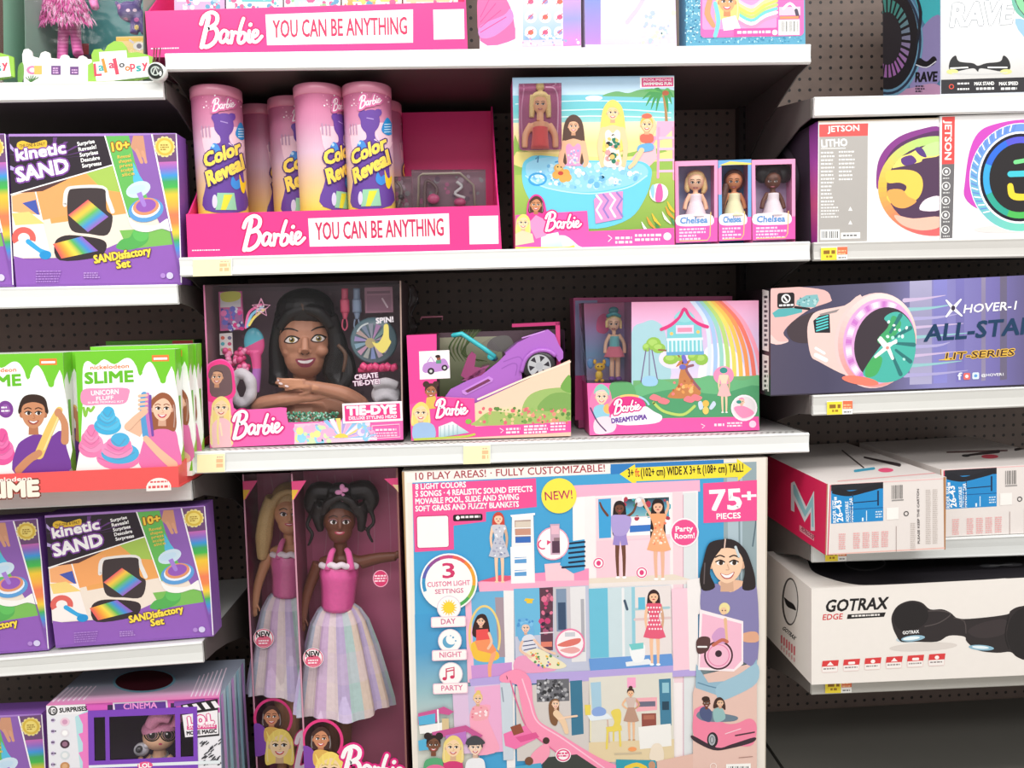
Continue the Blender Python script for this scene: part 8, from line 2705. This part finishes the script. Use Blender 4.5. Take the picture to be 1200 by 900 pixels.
a.text('f', 1122.6, 445, 1127.6, 444.8, 8, 'eaf0fb', .034); R(1129, 437, 1137, 445, (232, 110, 106), 1.6); R(1139.4, 436.4, 1147.4, 444.4, (220, 236, 250), 1.6); a.ell(1133, 441, 2, 2, 'fbeeee'); a.ell(1143.4, 440.4, 2, 1.8, (100, 160, 220)); a.text('@HOVER1', 1150, 441.4, 1176, 440, 3, 'f0f0f6', .034)
m.build('hoverboard_box', PRINT, None, 'long purple hoverboard box showing a pink and green wheel on the right shelf', 'hoverboard box')


# ------------------------------------------------------------------ scooter cartons
def scooter(px, Y, D, label, vis):
    q = quad(*px, Y, zx(zR4))
    m = MB()
    W_ = (232, 224, 220)
    m.slab(q, D, W_)
    a = plane_art(m, Y, -.05, .0, bnd=[pj(p) for p in q])
    (x0, y0), (x1, y1), _, (xb, yb) = px
    def P(u, v):
        return x0+u, y0+v-u*.055
    def rc(u0, v0, u1, v1, c):
        a.poly([P(u0, v0), P(u1, v0), P(u1, v1), P(u0, v1)], c)
    a.line([P(0, 0), (xb, yb)], 2.4, (176, 130, 96), 1); a.line([P(4.2, 2), (xb+3, yb-2)], 1.2, (220, 60, 96), 1); a.line([P(x1-x0-2, 0), (x1-1, yb-9)], 3, (176, 126, 84), 1)
    rc(3, 1, x1-x0-4, 2, (240, 190, 190)); rc(2, 82, x1-x0-2, 83.4, (236, 190, 180))
    rc(5, 2, 66, 47, (36, 140, 206)); rc(5, 1.5, 66, 9, (36, 36, 44))
    a.blob([P(6, 10), P(14, 5), P(26, 10), P(40, 8), P(60, 3), P(64, 8), P(44, 13), P(26, 16), P(10, 13)], (30, 30, 38))
    a.line([P(30, 14), P(31, 24), P(60, 23)], 1.2, (24, 50, 84), 1); a.line([P(60, 12), P(60, 28)], 2, (24, 50, 84), 1)
    a.text('26-43"', *P(19, 45), *P(16, 16), 7, 'ffffff', .034)
    for k, (u, v0, v1) in enumerate(((9, 46, 20), (24, 46, 22), (29, 46, 18))):
        a.text(('RIDER SIZE', 'ADJUSTABLE', 'HANDLE BAR')[k], *P(u+2, v0), *P(u+1, v1), 3.6, 'f0f8fc', .03)
    rc(28, 24, 29, 46, (24, 90, 150)); rc(29, 31, 66, 31.8, (24, 90, 150)); rc(46, 34, 47, 46, (220, 240, 250)); rc(41, 42, 43, 46, (230, 244, 250))
    a.scribble(*P(57, 36), x0+65, 1.4, 3, 3, 'd8ecf8', 3, .1)
    a.up()
    for k in range(7):
        a.poly([P(76+k*2, 6), P(76.8+k*2+(k % 3)*.3, 6), P(76.8+k*2+(k % 3)*.3, 22), P(76+k*2, 22)], (130, 126, 124))
    rc(76, 23, 90, 24.4, (150, 146, 144)); rc(70, 32, 84, 46, (246, 242, 238)); a.ring(*P(93, 40), 3, 3, 1, (50, 50, 50), 14)
    rc(81, 54, 81.6, 84, (160, 140, 136)); a.text('PLEASE KEEP THE CARTON', *P(109, 76), *P(108, 12), 2.4, (90, 84, 84), .03)
    for u in (98, 116, 124):
        a.scribble(*P(u, 52 if u < 100 else 14), x0+u+6, 1.2, 14 if u < 100 else 28, 2.3, (206, 196, 190), u, .1)
    for k in range(5):
        a.scribble(*P(14+k*11+(k > 0)*6, 60), x0+22+k*11+(k > 0)*6, 1.4, 8, 2.4, (236, 176, 176), k+4, .1)
    # top of the carton
    Z = max(q[0].z, q[1].z)
    t = top_art(m, q[0].z+.002) if False else None
    return m, a, q


SQ1 = [(969, 567), (1109, 559), (1108, 643.5), (967, 653)]
m, a, q = scooter(SQ1, -.075, .4, '', True)
zt_ = (q[0].z+q[1].z)/2


def on_top(q, D):
    """point on the sloping top face under a pixel"""
    p0, e1, e2 = q[0], q[1]-q[0], Vector((0, 1, 0))
    n = e1.cross(e2).normalized()

    def mp(px, py, o):
        d = ray(px, py)
        return CAM+d*((p0-CAM).dot(n)/d.dot(n))+Vector((0, 0, 1))*o
    return mp


def topbnd(q, D):
    e = Vector((0, D, 0))
    return [pj(q[0]+e), pj(q[1]+e), pj(q[1]), pj(q[0])]


t = Art(m, on_top(q, .4), bnd=topbnd(q, .4))
t.line([(987, 528), (1012, 548)], 1.6, (70, 60, 60), 1); t.line([(1013, 536), (1054, 545)], [2, 4], (60, 50, 54), 3); t.line([(1040, 524), (1100, 552)], [1.6, 3], (196, 60, 70), 3); t.line([(1060, 540), (1084, 543)], 2, (60, 60, 64), 1); t.ell(1038, 551, 9, 2.6, (236, 90, 130)); t.line([(1002, 552), (1024, 549)], 3, (70, 160, 190), 1); t.line([(982, 564), (1100, 554)], 1, (236, 170, 170), 1)
s = flank(m, q, .4)
s.poly([(820, 500), (980, 500), (980, 680), (820, 680)], (226, 40, 92))
Mw = (150, 206, 214)
s.poly([(927, 566), (931, 564), (945, 594), (954, 575), (955, 622), (950, 622), (950, 600), (943, 612), (931, 586), (931, 600), (927, 598)], (226, 230, 236)); s.poly([(929.5, 568), (931.5, 568), (944, 598), (953, 580), (953.6, 618), (951.4, 617), (951, 594), (943.4, 606), (930, 578)], Mw)
s.poly([(937, 615), (954, 627), (954, 634), (937, 622)], (236, 170, 180)); s.text('MONGOOSE', 938, 621, 953, 632, 4.4, (150, 60, 80), .03)
m.build('scooter_carton', PRINT, None, 'white scooter carton with pink-red side sticking out past the shelf edge', 'scooter carton', 'scooter cartons')
SQ2 = [(1102, 550), (1262, 541), (1262, 622), (1104, 630)]
m, a, q = scooter(SQ2, .004, .33, '', False)
t = Art(m, on_top(q, .33), bnd=topbnd(q, .33))
t.line([(1110, 530), (1180, 528)], 2, (120, 90, 90), 1); t.line([(1130, 534), (1170, 529)], [2, 4], (60, 50, 54), 3); t.ell(1160, 535, 10, 2.4, (226, 80, 100)); t.ell(1132, 534, 5, 1.6, (50, 50, 54)); t.line([(1190, 527), (1200, 525)], 3, (40, 40, 44), 1)
m.build('scooter_carton', PRINT, None, 'second white scooter carton set back at the right, blue panel partly covered', 'scooter carton', 'scooter cartons')

# ------------------------------------------------------------------ long white hoverboard box
Y = -.045
GQ = [(951, 690), (1390, 667), (1390, 776), (951, 800)]
q = quad(*GQ, Y, zx(zR5))
m = MB()
D = .24
m.slab(q, D, (240, 234, 228))
t = Art(m, on_top(q, D), bnd=topbnd(q, D))
t.blob([(930, 640), (945, 655), (951, 668), (966, 676), (996, 684), (1030, 685.5), (1150, 679.6), (1182, 678), (1200, 684), (1400, 680), (1400, 600), (940, 600)], (38, 36, 40))
t.ring(1014, 660, 24, 9, 1.6, (110, 108, 112), 40); t.ell(1160, 663, 12, 2, (90, 90, 94)); t.ell(1186, 661.6, 12, 2, (90, 90, 94)); t.line([(1160, 663), (1186, 661.6)], 1, (140, 140, 140), 1)
s = flank(m, q, D)
s.ell(926, 705, 9.6, 28, (70, 66, 66), 30); s.ell(926.5, 705, 8, 26, (226, 222, 218), 30); s.blob([(919, 700), (924, 704), (930, 708), (933, 715), (929, 714), (922, 710)], (30, 28, 30))
s.text('GOTRAX', 916.6, 737, 931, 750, 4, '201c1e', .034)
for k in range(6):
    s.line([(916+k*3, 745+k*2.6), (916+k*3, 753+k*2.8)], 1.8, (226, 110, 120), 1); s.line([(916+k*3, 757+k*2.8), (916+k*3, 761+k*2.8)], 1.2, (226, 150, 156), 1)
a = plane_art(m, Y, -.05, .0, bnd=[pj(p) for p in q])
a.text('GOTRAX', 967, 717, 1039, 713.4, 13.4, '1c1a1c', .034, .25)
a.text('EDGE', 964, 726.6, 987, 725.4, 6.4, (214, 60, 66), .02, .2)
a.poly([(993.6, 720), (1038, 717.6), (1036, 722.8), (992.4, 725.4)], '1c1a1c'); a.scribble(998, 722, 1031, 2, 1, 3, 'f0ece8', 3, .02)
BKH = (46, 40, 42)
a.ell(1082, 758, 40, 5, (222, 214, 208)); a.ell(1066, 749, 16, 4, (196, 212, 220))
a.blob([(1046, 734), (1045, 722), (1052, 710), (1066, 704), (1080, 706), (1090, 714), (1104, 714), (1114, 718), (1124, 725), (1150, 724), (1180, 720), (1184, 716), (1194, 711), (1215, 710), (1232, 726), (1230, 758), (1206, 773), (1192, 770), (1184, 764), (1168, 765), (1146, 762), (1133, 752), (1130, 746), (1112, 745), (1098, 752), (1070, 752), (1056, 752), (1050, 744)], BKH)
a.blob([(1048, 730), (1050, 714), (1066, 706), (1082, 710), (1088, 722), (1080, 734), (1060, 740)], (34, 30, 32)); a.line([(1088, 716), (1104, 716), (1114, 720), (1100, 730), (1084, 734)], 1.2, (84, 76, 76), 4); a.blob([(1134, 740), (1150, 730), (1178, 726), (1178, 742), (1150, 748)], (58, 50, 52)); a.line([(1118, 724), (1130, 728), (1132, 742)], 1.2, (80, 72, 72), 3); a.line([(1182, 722), (1178, 744), (1182, 760)], 1.6, (28, 24, 26), 3)
a.ell(1202, 742, 22, 30, (32, 28, 30), 30)
a.text('GOTRAX', 1058, 743.4, 1077, 741.8, 3.6, 'f4f4f4', .034); a.ell(1070, 748, 14, 3.4, (150, 190, 210), 18, -.05); a.ell(1068, 748, 10, 2, 'f0fafd', 16, -.05); a.ell(1150, 759, 15, 3.2, (140, 184, 206), 18, .12); a.ell(1149, 758.6, 10, 1.8, 'e8f6fc', 16, .12)
for k in range(6):
    x, y = 963+k*25, 780-k*1.55
    a.rect(x, y-5.5, x+19, y+8, (236, 206, 202), 2); a.rect(x+.6, y+1, x+18.4, y+7.4, 'f6f0ec', 1); a.poly([(x, y+1.4), (x+1, y-5.4), (x+20, y-6.6), (x+19, y+.4)], (220, 64, 66)); a.scribble(x+2, y+4, x+17, 1.6, 1, 2, (150, 140, 140), k, .1)
    if k % 3 == 0:
        a.poly([(x+6, y), (x+10, y-4.6), (x+14, y-.4)], 'fdf4f2')
    elif k % 3 == 1:
        a.rect(x+6, y-3, x+14, y, 'fdf4f2', 1)
    else:
        a.ell(x+10, y-1.8, 2.6, 2.2, 'fdf4f2')
m.build('hoverboard_box', PRINT, None, 'long white hoverboard box picturing a black hoverboard, lowest right shelf', 'hoverboard box')
bpy.context.view_layer.update()
